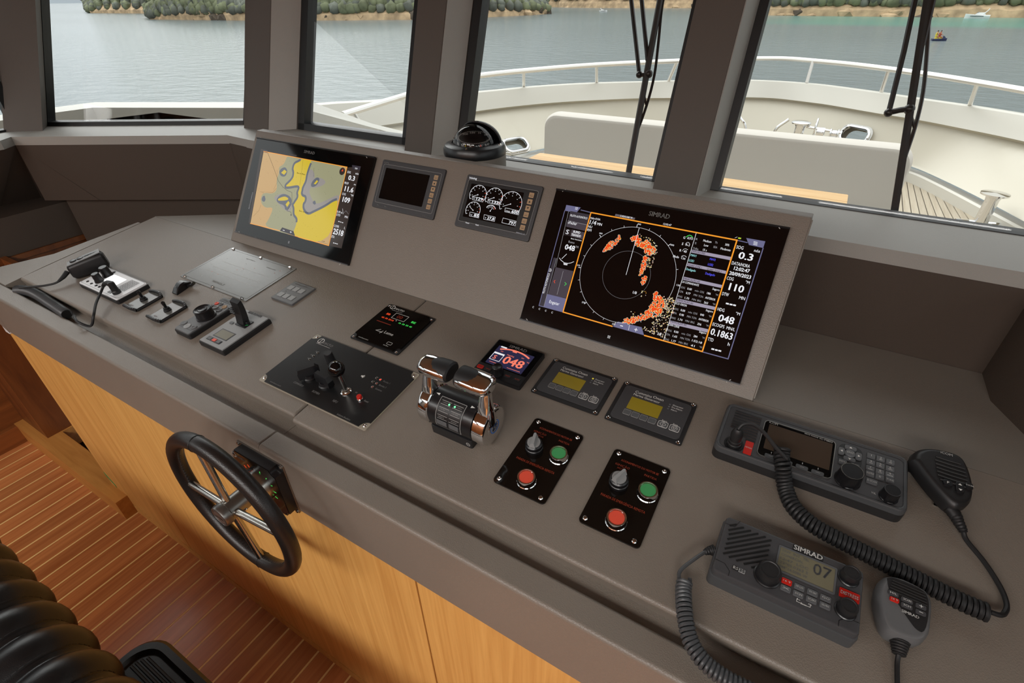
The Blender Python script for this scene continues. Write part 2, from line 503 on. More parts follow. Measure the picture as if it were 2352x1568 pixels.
ZJ = 1.09
DASH, PANEL = R(7.0), R(56.5)
def plane_matrix(ang):
    return Matrix.Translation((0, 0, ZJ)) @ Matrix.Rotation(ang, 4, 'X')
class Dev:
    """a device on the dashboard or on the instrument panel: parts are given in the coordinates of that surface (x along it, y up it, z out of it)"""
    def __init__(s, ang, cx, cy, name, label, cat, group=None):
        s.c = (cx, cy, 0)
        p = plane_matrix(ang) @ Vector(s.c)
        s.o = thing(name, label, cat, p, (ang, 0, 0), group)
    def mb(s): return MB(off=s.c)
def screws(D, pts, r_=0.0028, h=0.0016, z=0.002, name='screw', m='chrome', parent=None):
    for x, y in pts:
        b = D.mb().lathe([(r_, 0), (r_, h*.4), (r_*.7, h), (r_*.42, h), (r_*.38, h*.3)], (x, y, z), n=12)
        b.build(name, m, parent or D.o)

# printed matter of the two big screens, in tenths of a millimetre from the middle of each display
RAD_T=[('SIMRAD',-215,1326,426,89,'S'),('PILOTO AUTOMÁTICO',-1880,991,403,45,'w'),('«Fechar',-1887,834,214,62,'w'),('S',-1873,625,73,96,'w'),('RUMO',-1704,660,162,51,'W'),('TRAVADO',-1733,590,228,50,'W'),('Baixa Velocidade',-1714,504,252,25,'w'),('Rumo',-1748,427,143,48,'g'),('048',-1795,303,236,112,'W'),('°M',-1560,350,68,45,'g'),('33',-1704,-49,57,40,'k'),('Engatar',-1793,-938,243,67,'w'),('S HDG 048 °M',-785,1171,259,37,'w'),('12:02:47',127,1168,163,37,'w'),('Halo-015A',-1410,1017,224,41,'w'),('1/4',-1399,928,148,89,'w'),('MN',-1225,920,105,55,'w'),('HU',-1406,830,87,53,'w'),('RM',-1405,757,93,52,'w'),('045',-378,1073,68,29,'w'),('000',-1123,736,71,30,'w'),('090',389,787,68,31,'w'),('135',729,40,65,31,'w'),('315',-1403,-24,68,33,'w'),('270',-1065,-768,74,33,'w'),('225',-299,-1040,66,32,'w'),('1/8',-66,-304,79,53,'w'),('3/8',648,-986,78,51,'w'),('G',586,976,37,46,'w'),('AUTO',662,982,110,46,'w'),('S',594,851,29,46,'w'),('A-3',668,849,81,46,'w'),('R',589,716,34,46,'w'),('40',669,714,60,46,'w'),('Modo',502,580,116,46,'w'),('Cus',661,580,84,46,'w'),('IR',820,992,39,37,'g'),('Medium',969,992,154,42,'w'),('Th',1186,998,48,37,'g'),('30%',1378,994,76,40,'w'),('TE',824,910,36,38,'g'),('Low',1007,908,83,41,'w'),('SEA',1183,908,75,38,'g'),('Moderate',1320,905,185,42,'w'),('Trilha',823,808,106,40,'g'),('15 s',1013,817,73,40,'w'),('MARCADORES',822,751,253,40,'k'),('MAV1',821,669,108,43,'c'),('MAV2',1188,669,107,42,'b'),('LOE1',818,563,95,43,'c'),('LOE2',1182,563,99,43,'b'),('GUARD ZONE 1',828,473,261,38,'k'),('GUARD ZONE 2',1193,468,270,38,'k'),('Desligado',819,387,182,43,'c'),('Desligado',1188,383,180,42,'b'),('SOG',1586,989,125,61,'w'),('nós',1903,988,101,53,'w'),('0.3',1666,848,259,126,'V'),('DATA/HORA',1593,680,321,61,'w'),('12:02:47',1657,591,281,65,'V'),('20/09/2023',1602,486,390,65,'V'),('COG',1589,383,121,62,'w'),('°M',1925,383,73,53,'w'),('110',1672,237,267,131,'V'),('DTW',1593,76,119,62,'w'),('MN',1901,75,104,60,'w'),('HDG',1596,-228,125,61,'w'),('°M',1928,-227,75,53,'w'),('048',1659,-381,285,132,'V'),('ECOGPS',1593,-529,215,61,'w'),('MN/L',1849,-531,154,58,'w'),('0.1863',1599,-672,400,122,'V'),('TTD',1590,-827,104,62,'w'),('h',1957,-822,35,63,'w'),('LH COMANDANTE',817,127,321,40,'w'),('EMBARCAÇÃO AIS',814,196,323,38,'k'),('Seguro',1398,125,133,40,'w'),('SOG',823,17,78,38,'g'),('0.00',948,19,85,40,'w'),('nós',1095,17,72,35,'g'),('COG',1190,16,78,38,'g'),('186',1324,20,70,40,'w'),('°M',1479,26,49,34,'g'),('CPA',819,-68,75,38,'g'),('0.77',948,-70,85,40,'w'),('MN',1096,-71,69,38,'g'),('TCPA',1186,-73,96,38,'g'),('ANTERIOR',1318,-71,189,40,'w'),('RNG',819,-166,84,38,'g'),('1.70',951,-167,85,40,'w'),('MN',1092,-162,74,37,'g'),('BRG',1192,-161,73,37,'g'),('263',1322,-166,76,39,'w'),('°M',1481,-159,49,34,'g'),('ECO ORION',816,-312,215,41,'w'),('EMBARCAÇÃO AIS',813,-240,324,38,'k'),('Seguro',1399,-302,133,39,'w'),('SOG',822,-423,78,39,'g'),('0.00',947,-418,85,41,'w'),('nós',1095,-417,72,35,'g'),('COG',1190,-416,78,37,'g'),('040',1324,-410,70,40,'w'),('°M',1480,-402,49,35,'g'),('CPA',818,-507,75,38,'g'),('0.98',947,-507,85,41,'w'),('MN',1096,-507,69,38,'g'),('TCPA',1186,-506,96,38,'g'),('ANTERIOR',1318,-500,190,39,'w'),('RNG',817,-607,85,38,'g'),('1.74',950,-605,85,40,'w'),('MN',1091,-598,75,38,'g'),('BRG',1191,-595,75,38,'g'),('256',1323,-597,75,40,'w'),('°M',1482,-588,50,35,'g'),('DAN CISNE',815,-752,202,41,'w'),('EMBARCAÇÃO AIS',811,-679,326,38,'k'),('Seguro',1400,-733,133,39,'w'),('SOG',820,-865,79,38,'g'),('0.00',946,-857,85,41,'w'),('nós',1095,-854,71,35,'g'),('COG',1190,-851,79,38,'g'),('284',1324,-844,71,40,'w'),('°M',1481,-832,49,35,'g'),('CPA',817,-950,75,39,'g'),('1.65',946,-948,86,40,'w'),('MN',1095,-945,70,37,'g'),('TCPA',1186,-942,96,38,'g'),('1:52:18',1319,-933,190,40,'w'),('RNG',816,-1050,85,38,'g'),('1.77',949,-1046,86,40,'w'),('MN',1091,-1036,75,37,'g'),('BRG',1191,-1032,75,38,'g'),('41',1323,-1031,76,40,'w'),('°M',1483,-1019,50,35,'g')]
RAD_P=[('v',[(-2040,1195),(-1696,1196),(-1760,1067),(-2039,1066)]),('m',[(-1909,1083),(-1420,1079),(-1402,819),(-1897,816)]),('m2',[(-1913,867),(-1395,856),(-1419,722),(-1907,731)]),('d',[(-1933,690),(-1751,695),(-1744,547),(-1926,542)]),('m2',[(-1751,695),(-1440,689),(-1433,534),(-1744,547)]),('m2',[(-1876,-178),(-1449,-172),(-1432,-775),(-1879,-805)]),('v',[(-1899,-794),(-1430,-784),(-1418,-1082),(-1889,-1095)]),('m',[(-1985,17),(-1913,17),(-1889,-1095),(-2006,-1095)]),('m3',[(-896,1194),(-466,1185),(-474,1145),(-903,1148)]),('v',[(-192,-966),(311,-948),(405,-1093),(-271,-1092)]),('l',[(812,776),(1550,783),(1556,721),(811,717)]),('l',[(816,507),(1540,508),(1544,452),(813,447)]),('l',[(813,228),(1543,231),(1547,174),(813,165)]),('l',[(812,-214),(1550,-201),(1551,-262),(814,-281)]),('l',[(806,-668),(1545,-649),(1546,-713),(808,-736)]),('v',[(1704,1185),(2038,1187),(2038,1060),(1786,1067)]),('y',[(1567,1171),(1618,1171),(1618,1145),(1567,1145)]),('w',[(-1725,-36),(-1640,-29),(-1624,-80),(-1709,-86)])]
RAD_L=[('o',25,[(-1435,1129),(1558,1112),(1562,-1091),(405,-1093)]),('o',25,[(-271,-1092),(-1418,-1082),(-1435,1129)]),('v',16,[(-1680,1143),(-1435,1129)]),('v',16,[(-2039,1066),(-2008,-1089),(-1418,-1082)]),('v',16,[(1558,1112),(1751,1104)]),('v',18,[(2038,1060),(2040,-1093),(1564,-1096)]),('g',7,[(-1913,17),(-1889,-1095)]),('g',7,[(-1945,1065),(-1876,-178)]),('g',7,[(-1678,-218),(-1665,-752)]),('g',7,[(-1897,867),(-1404,854)]),('w',8,[(799,1109),(804,-1082)]),('w',9,[(-309,6),(-324,998)]),('w',10,[(-1793,28),(-1710,156)]),('r',10,[(-1796,-456),(-1823,-487),(-1786,-521)]),('G',10,[(-1571,-449),(-1524,-477),(-1559,-521)]),('w',7,[(63,-968),(68,-1081)]),('w',16,[(-122,-1033),(-62,-1031)]),('w',13,[(181,-1029),(250,-1027)]),('w',13,[(212,-992),(218,-1061)]),('w',10,[(1846,1144),(1917,1140)]),('w',10,[(1851,1119),(1922,1115)]),('w',10,[(1853,1094),(1925,1090)]),('w',28,[(1707,-89),(1761,-89)]),('w',28,[(1775,-90),(1826,-88)]),('w',28,[(1838,-87),(1888,-87)]),('w',28,[(1704,-993),(1757,-990)]),('w',28,[(1772,-991),(1821,-990)]),('w',28,[(1833,-989),(1884,-987)]),('w',6,[(1511,1147),(1547,1175)]),('w',10,[(-1852,39),(-1799,-4),(-1726,-33)]),('w',10,[(-1636,-43),(-1556,-11),(-1499,31)]),('G',12,[(634,989),(656,1022),(689,1042),(730,1034),(759,1008)]),('w',6,[(660,848),(677,889),(705,900),(739,882)]),('w',6,[(644,709),(657,752),(691,770),(740,756)]),('w',6,[(654,603),(681,627),(720,630),(757,611)]),('z',10,[(-2221,1465),(-2158,1525)]),('z',10,[(2156,1508),(2212,1455)]),('z',10,[(-2222,-1449),(-2137,-1501)]),('z',10,[(2133,-1520),(2197,-1452)])]
RAD_B=[[(-932,358),(-902,480),(-847,592),(-724,674),(-693,766),(-649,746),(-656,645),(-734,514),(-849,404)],[(-434,774),(-311,840),(-203,763),(-97,784),(39,700),(154,640),(131,580),(42,506),(-44,515),(-129,610),(-247,628),(-357,662)],[(-68,454),(15,458),(29,363),(29,224),(16,80),(-42,39),(-55,177),(-55,317)],[(11,51),(115,75),(121,-36),(75,-116),(25,-44)],[(-99,-955),(-61,-845),(161,-729),(319,-603),(375,-421),(351,-204),(398,-178),(489,-253),(587,-311),(626,-440),(589,-588),(511,-692),(270,-812),(81,-935),(-51,-971)]]
RAD_S=[[(-296,885),(-133,903),(130,718),(195,593),(123,467),(-37,489),(-5,663)],[(-10,495),(149,473),(172,256),(68,232)],[(456,-233),(759,-213),(832,-414),(828,-579),(833,-1046),(325,-995),(518,-717),(641,-491)],[(463,-259),(746,-216),(819,-417),(679,-619),(554,-652),(578,-369)],[(98,-238),(215,-209),(246,-313),(134,-454)],[(-55,-672),(77,-638),(105,-730),(-27,-765)]]
CHA_T=[('SIMRAD',-265,1322,449,79,'S'),('SOG',1592,977,127,60,'w'),('nós',1900,979,112,55,'w'),('0.3',1683,833,243,127,'W'),('PROF',1589,671,153,60,'w'),('m',1944,681,64,45,'w'),('11.6',1650,521,329,135,'W'),('COG',1602,367,136,60,'w'),('°M',1922,373,95,56,'w'),('109',1672,225,274,138,'W'),('0.49 m',1579,-139,201,60,'w'),('DTD',1592,-225,137,60,'w'),('MN',1901,-227,115,59,'w'),('COMB',1593,-535,189,63,'w'),('L',1987,-527,39,59,'w'),('2518',1616,-685,390,149,'W'),('ETA',1605,-839,112,64,'w'),('1/2 NM',1284,-1037,113,31,'k'),('Ilha do Mano',-343,681,354,39,'k'),('Saco de Sítio',114,-366,389,39,'k')]
CHA_P=[('tan',[(-1996,1108),(1540,1103),(1567,-1113),(-1823,-1101)]),('grn',[(-930,1110),(-768,1088),(-236,1122),(152,1109),(617,1092),(1543,1095),(1563,197),(1171,-27),(749,-281),(482,-430),(187,-857),(89,-1127),(-1201,-1082),(-1064,-832),(-984,-516),(-1066,-466),(-1332,-532),(-1569,-420),(-1635,-234),(-1555,-91),(-1143,-70),(-1005,80),(-1136,360),(-1087,580),(-1175,739),(-964,852)]),('lav',[(104,910),(380,784),(420,504),(321,284),(362,167),(689,-108),(1119,125),(1496,346),(1560,157),(1138,-93),(496,-469),(219,-352),(82,40),(57,368)]),('lav',[(352,617),(585,691),(895,614),(827,483),(474,348),(294,362)]),('lav',[(-1114,-151),(-680,46),(-260,-98),(-206,-425),(-365,-495),(-876,-284)]),('blu',[(-1116,662),(-913,795),(-752,690),(-761,541),(-892,472),(-1073,540)]),('blu',[(330,511),(476,675),(628,648),(597,489),(467,368),(326,388)]),('blu',[(-965,-213),(-731,16),(-447,-2),(-246,-138),(-307,-400),(-438,-465),(-552,-315),(-802,-314)]),('blu',[(-1584,-248),(-1507,-170),(-1397,-261),(-1437,-367),(-1547,-351)]),('blu',[(574,-24),(634,18),(707,-43),(669,-99),(594,-82)]),('yel',[(-551,940),(-468,980),(-236,1122),(152,1109),(104,910),(88,702),(105,519),(43,324),(41,158),(97,84),(261,69),(277,-94),(207,-147),(289,-298),(475,-411),(743,-262),(1119,-36),(1336,141),(1541,214),(1563,-1102),(89,-1127),(97,-979),(148,-781),(91,-583),(-79,-529),(-120,-326),(-205,-257),(-175,-168),(-59,18),(-158,127),(-106,322),(-328,268),(-575,189),(-704,203),(-676,300),(-470,499),(-479,665),(-568,778)]),('yel',[(-1009,591),(-898,700),(-783,656),(-857,549)]),('yel',[(433,465),(516,591),(582,568),(518,469)]),('yel',[(-882,-178),(-640,-67),(-450,-79),(-456,-151),(-831,-234)]),('yel',[(-501,-285),(-420,-166),(-341,-217),(-403,-353)]),('drk',[(-2025,1170),(-1807,1165),(-1812,1087),(-2025,1096)]),('drk',[(-471,-1074),(-411,-961),(86,-981),(202,-1105)]),('brn',[(1563,1098),(2027,1179),(2073,-1089),(1583,-1110)]),('m',[(1695,1182),(2024,1187),(2023,1082),(1763,1074)]),('brn',[(-2140,1178),(-2019,1170),(-1823,-1101),(-1907,-1094)]),('brn',[(-863,1181),(-526,1181),(-525,1143),(-863,1148)])]
CHA_L=[('blu',110,[(-236,1122),(-468,980),(-551,940),(-568,778),(-479,665),(-470,499),(-676,300),(-704,203),(-575,189),(-328,268),(-106,322),(-158,127),(-59,18),(-175,-168),(-205,-257),(-120,-326),(-79,-529),(91,-583),(148,-781)]),('blu',110,[(152,1109),(104,910),(88,702),(105,519),(43,324),(41,158),(97,84),(261,69),(277,-94),(207,-147),(289,-298),(475,-411),(743,-262),(1119,-36),(1336,141),(1541,214)]),('o',18,[(-1999,1116),(1540,1103),(1583,-1110),(182,-1101)]),('o',18,[(-471,-1074),(-1836,-1103)]),('k',9,[(-1807,1109),(-1433,747),(-1031,333),(-795,197),(-583,124),(-359,96),(-243,-200),(-380,-455),(-192,-465),(-146,-562)]),('k',22,[(-176,-512),(-162,-569)]),('k',5,[(-219,1074),(-101,344)]),('k',5,[(-1555,-91),(-1749,-99),(-1157,-29),(-1050,116)]),('k',4,[(-1207,649),(-1077,283),(-1156,57)]),('k',4,[(-1547,-481),(-1581,-662),(-1772,-871)]),('k',4,[(285,894),(366,660)]),('k',5,[(1150,-1075),(1533,-1079)]),('w',8,[(1749,-29),(1825,-174)]),('g',6,[(1819,-156),(1894,-64),(2017,-141)]),('w',16,[(-356,-1031),(-275,-1032)]),('w',12,[(-50,-1028),(30,-1029)]),('w',12,[(-11,-999),(-9,-1058)]),('w',20,[(1710,-393),(1760,-396)]),('w',20,[(1782,-396),(1831,-399)]),('w',20,[(1853,-399),(1902,-402)]),('w',20,[(1717,-1002),(1765,-1001)]),('w',20,[(1782,-1001),(1831,-999)]),('w',20,[(1847,-1000),(1897,-1002)]),('w',9,[(1832,1122),(1927,1119)]),('w',9,[(1834,1099),(1930,1096)]),('z',10,[(-2309,1464),(-2276,1520)]),('z',10,[(2092,1493),(2172,1437)]),('z',10,[(-2261,-1441),(-2159,-1493)]),('z',10,[(2140,-1540),(2194,-1460)])]
CHA_C=[(1399,965),(1378,1025)]
GAU_T=[('129',-603,101,183,65,'W'),('°C',-704,87,65,36,'w'),('133',-153,93,174,65,'W'),('°C',-269,89,71,35,'w'),('600',421,-40,183,69,'W'),('1/min',269,-51,116,38,'w'),('85',-548,-298,139,65,'W'),('°C',-660,-307,67,36,'w'),('27,8',-167,-296,194,64,'W'),('V',-231,-306,36,32,'w'),('797',427,-296,174,70,'W'),('böning',-946,560,210,46,'w'),('Power',-718,-512,108,29,'w'),('Fault',-431,-511,89,29,'w'),('MMDS-GLC 6.5',685,-489,229,28,'g')]
GAU_G=[(-591,192,229),(-136,192,231),(342,120,288),(-611,-190,202),(-140,-130,144)]
GAU_B=[[(-716,127),(-411,121),(-403,47),(-709,52)],[(-272,123),(37,113),(39,46),(-273,51)],[(235,12),(612,3),(618,-88),(244,-77)],[(-679,-247),(-409,-252),(-400,-343),(-670,-339)],[(-272,-238),(41,-244),(49,-344),(-258,-345)],[(249,-227),(606,-239),(614,-347),(249,-338)]]
GAU_K=[(801,402),(805,249),(808,99),(808,-55),(810,-202),(812,-350)]
# ------------------------------------------------------------------ the wheelhouse: floor, walls, windows
ZS = 1.305                     # height of the window sill
ZT = 2.26                      # top of the windows
def S(name, mb, m, parent=None, sharp=35):
    return mb.build(name, m, parent, None if parent else 'structure', sharp)

# floor: teak planks with pale strips between them
fl = S('floor', MB().box(-2.97, 1.5, -3.3, -0.4, -0.05, -0.004), 'seam_dark')
PITCH = 0.07
base = None
for i in range(-28, 36):
    x0 = -1.0306+i*PITCH+0.003; x1 = x0+PITCH-0.006
    if x0 < -2.975 or x0 > 1.4: continue
    if base is None:
        base = MB().rr(0, PITCH-0.0066, -3.2, -0.42, -0.004, 0.0, 0.0004, 0.0006, 1)
        pk = S('plank', base, 'teak_floor', fl); pk.location.x = x0+.0003
        proto = pk; base = True
    else:
        pk = proto.copy(); COL.objects.link(pk); pk.location.x = x0+.0003
st = MB()
for i in range(-28, 36):
    x = -1.0306+i*PITCH
    if -2.98 < x < 1.4: st.box(x-0.0030, x+0.0030, -3.2, -0.42, -0.004, -0.0002)
o = S('inlay_strips', st, 'holly', fl); o['kind'] = 'stuff'

# walls of the cabin
S('wall_back', MB().box(-2.95, 1.45, -3.4, -3.3, 0, 2.5), 'walnut')
S('wall_left', MB().box(-3.0, -2.91, -3.3, 0.1, 0.0, 1.06), 'walnut_flat')
S('wall_right', MB().box(1.4, 1.5, -3.3, 0.05, 0.0, ZS-0.02), 'walnut')
S('baseboard_left', MB().rr(-2.915, -2.885, -3.3, -0.53, 0.0, 0.095, 0.002, 0.004), 'walnut_flat')
S('wall_left_upper', MB().box(-2.98, -2.6, -3.3, -3.0, 1.06, 2.46), 'mullion_leather').name = 'wall_left'
S('ceiling', MB().box(-3.3, 1.9, -3.4, 0.98, 2.46, 2.54), 'ceiling_lining')
S('wall_front', MB().box(-3.0, 1.5, 0.62, 0.98, 2.28, 2.46), 'mullion_leather')
S('trim_1', MB().box(-3.0, -2.7, -3.3, 0.3, ZT+.05, 2.46), 'mullion_leather')
S('trim_2', MB().box(1.25, 1.5, -3.3, 0.5, ZT+.05, 2.46), 'mullion_leather')
S('trim_3', MB().prism([(-2.78, 0.26), (-2.0, 0.70), (-2.1, 0.84), (-2.95, 0.36)], ZT+.05, 2.46), 'mullion_leather')

# window sill: leather covered ledge below the panes
sill = [(-2.60, -3.0), (-2.60, -0.128), (-2.6425, -0.079), (-1.9317, 0.3226), (-1.78, 0.312), (1.0, 0.312), (1.25, 0.1), (1.25, -3.0), (1.42, -3.0), (1.42, 0.2), (1.1, 0.56), (-2.0, 0.56), (-2.80, 0.11), (-2.80, -3.0)]
S('trim_4', MB().prism(sill, ZS-0.03, ZS), 'sill_leather')
S('trim_5', MB().prism([(-2.7, .5), (-2.0, .53), (1.1, .53), (1.1, .60), (-2.05, .60), (-2.8, .16)], 0.9, ZS-0.012), 'gasket')

# fascia below the sill
S('wall_front_lower', MB().prism([(-1.9317, 0.3226), (-1.90, .315), (1.2, 0.313), (1.2, 0.36), (-1.95, 0.36)], 0.9, ZS-0.028), 'fascia_leather').name = 'wall_front'
S('wall_front_port', MB().prism([(-2.6425, -0.0787), (-1.9317, 0.3226), (-1.95, 0.36), (-2.68, -0.04)], 1.064, ZS-0.028), 'fascia_leather').name = 'wall_front'
S('wall_front_recess', MB().prism([(-2.62, -0.02), (-1.9, 0.385), (-1.9, 0.42), (-2.66, 0.02)], 0.6, 1.07), 'fascia_leather').name = 'wall_front'
m = MB().add([(-2.6425, -.0787, 1.277), (-2.446, .030, 1.064), (-2.68, .103, 1.036), (-2.8145, -.036, 1.036), (-2.834, -.17, 1.036), (-2.60, -.128, 1.277), (-2.60, -3.0, 1.277), (-2.834, -3.0, 1.036)],
             [(0, 3, 2, 1), (0, 5, 4, 3), (5, 6, 7, 4)])
S('wall_left_fascia', m, 'fascia_leather').name = 'wall_left'
S('wall_right_fascia', MB().prism([(0.377, 0.313), (0.3785, 0.219), (0.4125, 0.142), (0.60, -0.40), (0.66, -0.40), (0.47, 0.16), (0.42, 0.313)], 1.06, ZS-0.028), 'fascia_leather').name = 'wall_right'
# leather clad ledge of the port side console, walnut below
S('trim_6', MB().prism([(-2.66, -3.0), (-2.66, 0.09), (-2.70, 0.12), (-2.85, 0.0), (-2.85, -3.0)], 0.893, 1.036), 'fascia_leather')
S('trim_7', MB().prism([(-2.652, -0.499), (-2.652, 0.20), (-2.2, 0.40), (-2.6, 0.40), (-2.91, -0.1), (-2.91, -0.499)], 0.872, 0.892), 'walnut')
S('trim_8', MB().prism([(-2.66, -0.4997), (-2.66, 0.20), (-2.25, 0.40), (-2.9, 0.2), (-2.91, -0.4997)], 0.10, 0.870), 'walnut')
# oak plinth with a curved cut-out in its top
S('baseboard_front', MB().prism([(-2.97, -.535), (-2.0155, -.535), (-2.0155, -.487), (-2.08, -.485), (-2.16, -.478), (-2.28, -.460), (-2.42, -.446), (-2.65, -.446), (-2.66, -.30), (-2.97, -.30)], 0.0, 0.10), 'oak_edge')
S('trim_9', MB().box(-2.66, -2.1, -0.30, -0.28, 0.0, 0.9), 'walnut')

# windows: raked panes, rubber gasket and leather covered posts
SH = 0.35
def slab_rake(x0, x1, y0, y1, z0, z1, sh, yr):
    """box in plan sheared forward with height: y grows with (z-ZS)*sh"""
    a = (z0-ZS)*sh; b = (z1-ZS)*sh
    return MB().add([(x0, y0+a, z0), (x1, y0+a, z0), (x1, y1+a, z0), (x0, y1+a, z0), (x0, y0+b, z1), (x1, y0+b, z1), (x1, y1+b, z1), (x0, y1+b, z1)],
                    [(0, 3, 2, 1), (4, 5, 6, 7), (0, 1, 5, 4), (1, 2, 6, 5), (2, 3, 7, 6), (3, 0, 4, 7)])
def raked_prism(pts, z0, z1, sh):
    return MB().rings([[(x, y+(z0-ZS)*sh, z0) for x, y in pts], [(x, y+(z1-ZS)*sh, z1) for x, y in pts]])
def window(n, p0, p1, sh, gl, gr, gb=0.030, gt=0.03):
    """pane between plan points p0 and p1 with a black gasket all round"""
    p0 = Vector(p0); p1 = Vector(p1); d = (p1-p0); L = d.length; d.normalize(); nn = Vector((-d.y, d.x))
    def q(u, w, z): return (p0.x+d.x*u+nn.x*w, p0.y+d.y*u+nn.y*w+(z-ZS)*sh, z)
    def bar(u0, u1, w0, w1, z0, z1):
        return ([q(u0, w0, z0), q(u1, w0, z0), q(u1, w1, z0), q(u0, w1, z0), q(u0, w0, z1), q(u1, w0, z1), q(u1, w1, z1), q(u0, w1, z1)],
                [(0, 3, 2, 1), (4, 5, 6, 7), (0, 1, 5, 4), (1, 2, 6, 5), (2, 3, 7, 6), (3, 0, 4, 7)])
    m = MB()
    m.add(*bar(-gl, L+gr, -0.012, 0.03, ZS-.012, ZS+gb-.012)); m.add(*bar(-gl, L+gr, -0.012, 0.03, ZT, ZT+gt))
    m.add(*bar(-gl, 0, -0.012, 0.03, ZS-.012, ZT)); m.add(*bar(L, L+gr, -0.012, 0.03, ZS-.012, ZT))
    w = S('window_%d' % n, m, 'gasket')
    S('pane', MB().add(*bar(-.004, L+.004, 0.004, 0.010, ZS+gb-.016, ZT+.004)), 'window_glass', w)
    return w
window(1, (-2.746, 0.091), (-2.052, 0.482), 0.40, 0.03, 0.03, 0.026)
window(2, (-1.742, 0.527), (-1.258, 0.527), SH, 0.033, 0.03, 0.034)
window(3, (-1.002, 0.527), (-0.390, 0.527), SH, 0.03, 0.02, 0.014)
window(4, (-0.218, 0.527), (0.62, 0.527), SH, 0.024, 0.03, 0.014)
window(5, (-2.775, -1.3), (-2.775, -0.02), 0.0, 0.03, 0.03, 0.02)
window(6, (-2.775, -2.9), (-2.775, -1.5), 0.0, 0.03, 0.03, 0.02)
window(7, (0.80, 0.46), (1.33, 0.05), 0.3, 0.03, 0.03, 0.02)
window(8, (1.36, -0.1), (1.36, -1.4), 0.0, 0.03, 0.03, 0.02)
window(9, (1.36, -1.6), (1.36, -2.9), 0.0, 0.03, 0.03, 0.02)
def post(n, pts, sh, z0=ZS-.03, lit_face=None):
    o = S('trim_%d' % n, raked_prism(pts, z0, ZT+.06, sh), 'mullion_leather')
    if lit_face:   # strip in a paler colour stands in for window light on the pane side
        a, b_ = Vector(pts[lit_face[0]]), Vector(pts[lit_face[1]]); d = (b_-a).normalized(); w = Vector((d.y, -d.x))*.0025
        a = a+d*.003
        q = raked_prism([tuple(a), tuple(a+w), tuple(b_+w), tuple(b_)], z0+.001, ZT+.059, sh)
        S('lit_reveal', q, 'sill_leather', o)
    return o
post(10, [(-0.3635, 0.438), (-0.2575, 0.438), (-0.241, 0.515), (-0.241, 0.53), (-0.371, 0.53)], SH, lit_face=(1, 2))
post(11, [(-1.1805, 0.438), (-1.0755, 0.438), (-1.035, 0.513), (-1.031, 0.53), (-1.229, 0.53)], SH, lit_face=(1, 2))
post(12, [(-1.9860, 0.433), (-1.9700, 0.436), (-1.8500, 0.437), (-1.780, 0.513), (-1.7745, 0.53), (-2.03, 0.52)], 0.36, ZS, lit_face=(2, 3))
post(13, [(-2.770, -0.055), (-2.655, 0.028), (-2.76, 0.09), (-2.80, 0.05)], 0.40, ZS)
post(14, [(0.65, 0.44), (0.78, 0.40), (0.80, 0.49), (0.65, 0.53)], SH)
post(15, [(1.30, -0.06), (1.38, -0.06), (1.38, 0.06), (1.30, 0.06)], 0.1)
S('trim_16', MB().box(-2.8, -2.72, -1.5, -1.3, ZS-.02, ZT+.06), 'mullion_leather')
S('trim_17', MB().box(1.3, 1.38, -1.6, -1.4, ZS-.02, ZT+.06), 'mullion_leather')
S('trim_18', MB().box(-2.72, -2.62, -3.3, -2.92, 1.06, 2.46), 'mullion_leather')

# three soft fill panels, added behind the camera in the ceiling to brighten the cabin
for i, (x, y) in enumerate([(-2.1, -2.72), (-0.75, -2.72), (0.6, -2.72)]):
    where = ['to port', 'in the middle', 'to starboard'][i]
    t = thing('fill_panel', 'added square fill panel in the rear ceiling, out of view, '+where, 'fill light', (x, y, 2.46))
    MB().frame(-.57, .57, -.47, .47, .02, -.02, 0, .01).build('rim', 'satin_steel', t)
    MB().rr(-.55, .55, -.45, .45, -.003, -.006, .01).build('diffuser', 'silver_face', t)
    ld = bpy.data.lights.new('fill_light', 'AREA'); ld.shape = 'RECTANGLE'; ld.size = 1.1; ld.size_y = 0.9; ld.energy = FILL_W*(0.9, 1.1, 1.3)[i]; ld.color = (1.0, 0.985, 0.96)
    lo = bpy.data.objects.new('fill_light', ld); COL.objects.link(lo); lo.parent = t; lo.location = (0, 0, -0.02)
# ------------------------------------------------------------------ the helm console
def nose(y0, y1, zt, r_, n=4):
    """rounded front top corner at (y0, zt): list of (y,z) from the front face to the top"""
    return [(y0+r_-r_*math.cos(R(90*k/n)), zt-r_+r_*math.sin(R(90*k/n))) for k in range(n+1)]
dash = thing('dashboard', 'long brown leather covered dashboard carrying the helm instruments', 'dashboard', (0, 0, ZJ))
off = (0, 0, ZJ)
def pad(x0, x1, sf, name='dash_pad'):
    """leather pad sloping up to the instrument panel, soft nose in front"""
    M = plane_matrix(DASH)
    prof = [(-0.0005, -0.05), (sf+.012, -0.05), (sf+.004, -0.034)]+nose(sf, 0, 0, 0.007)+[(-0.0005, 0)]
    b = MB(off=off, M=M)
    e = 0.004
    rg = []
    for x, k in ((x0, e), (x0+e*.35, e*.35), (x0+e, 0), (x1-e, 0), (x1-e*.35, e*.35), (x1, e)):
        rg.append([(x, y+(k if y < sf+.03 else 0), z-(k if z > -0.02 else 0)) for y, z in prof])
    b.rings(rg)
    return b.build(name, 'leather', dash)
pad(-1.985, -0.7735, -0.4275)
pad(-0.7710, 0.95, -0.4365)
def trough(x0, x1):
    MB(off=off).box(x0, x1, -0.475, -0.38, 0.98, 1.008).build('trough', 'leather', dash)
trough(-1.995, -0.7795); trough(-0.7785, 0.95)
MB(off=off).box(-2.035, -1.9, -0.475, 0.0, 0.97, 1.0).build('trough', 'leather_smooth', dash)
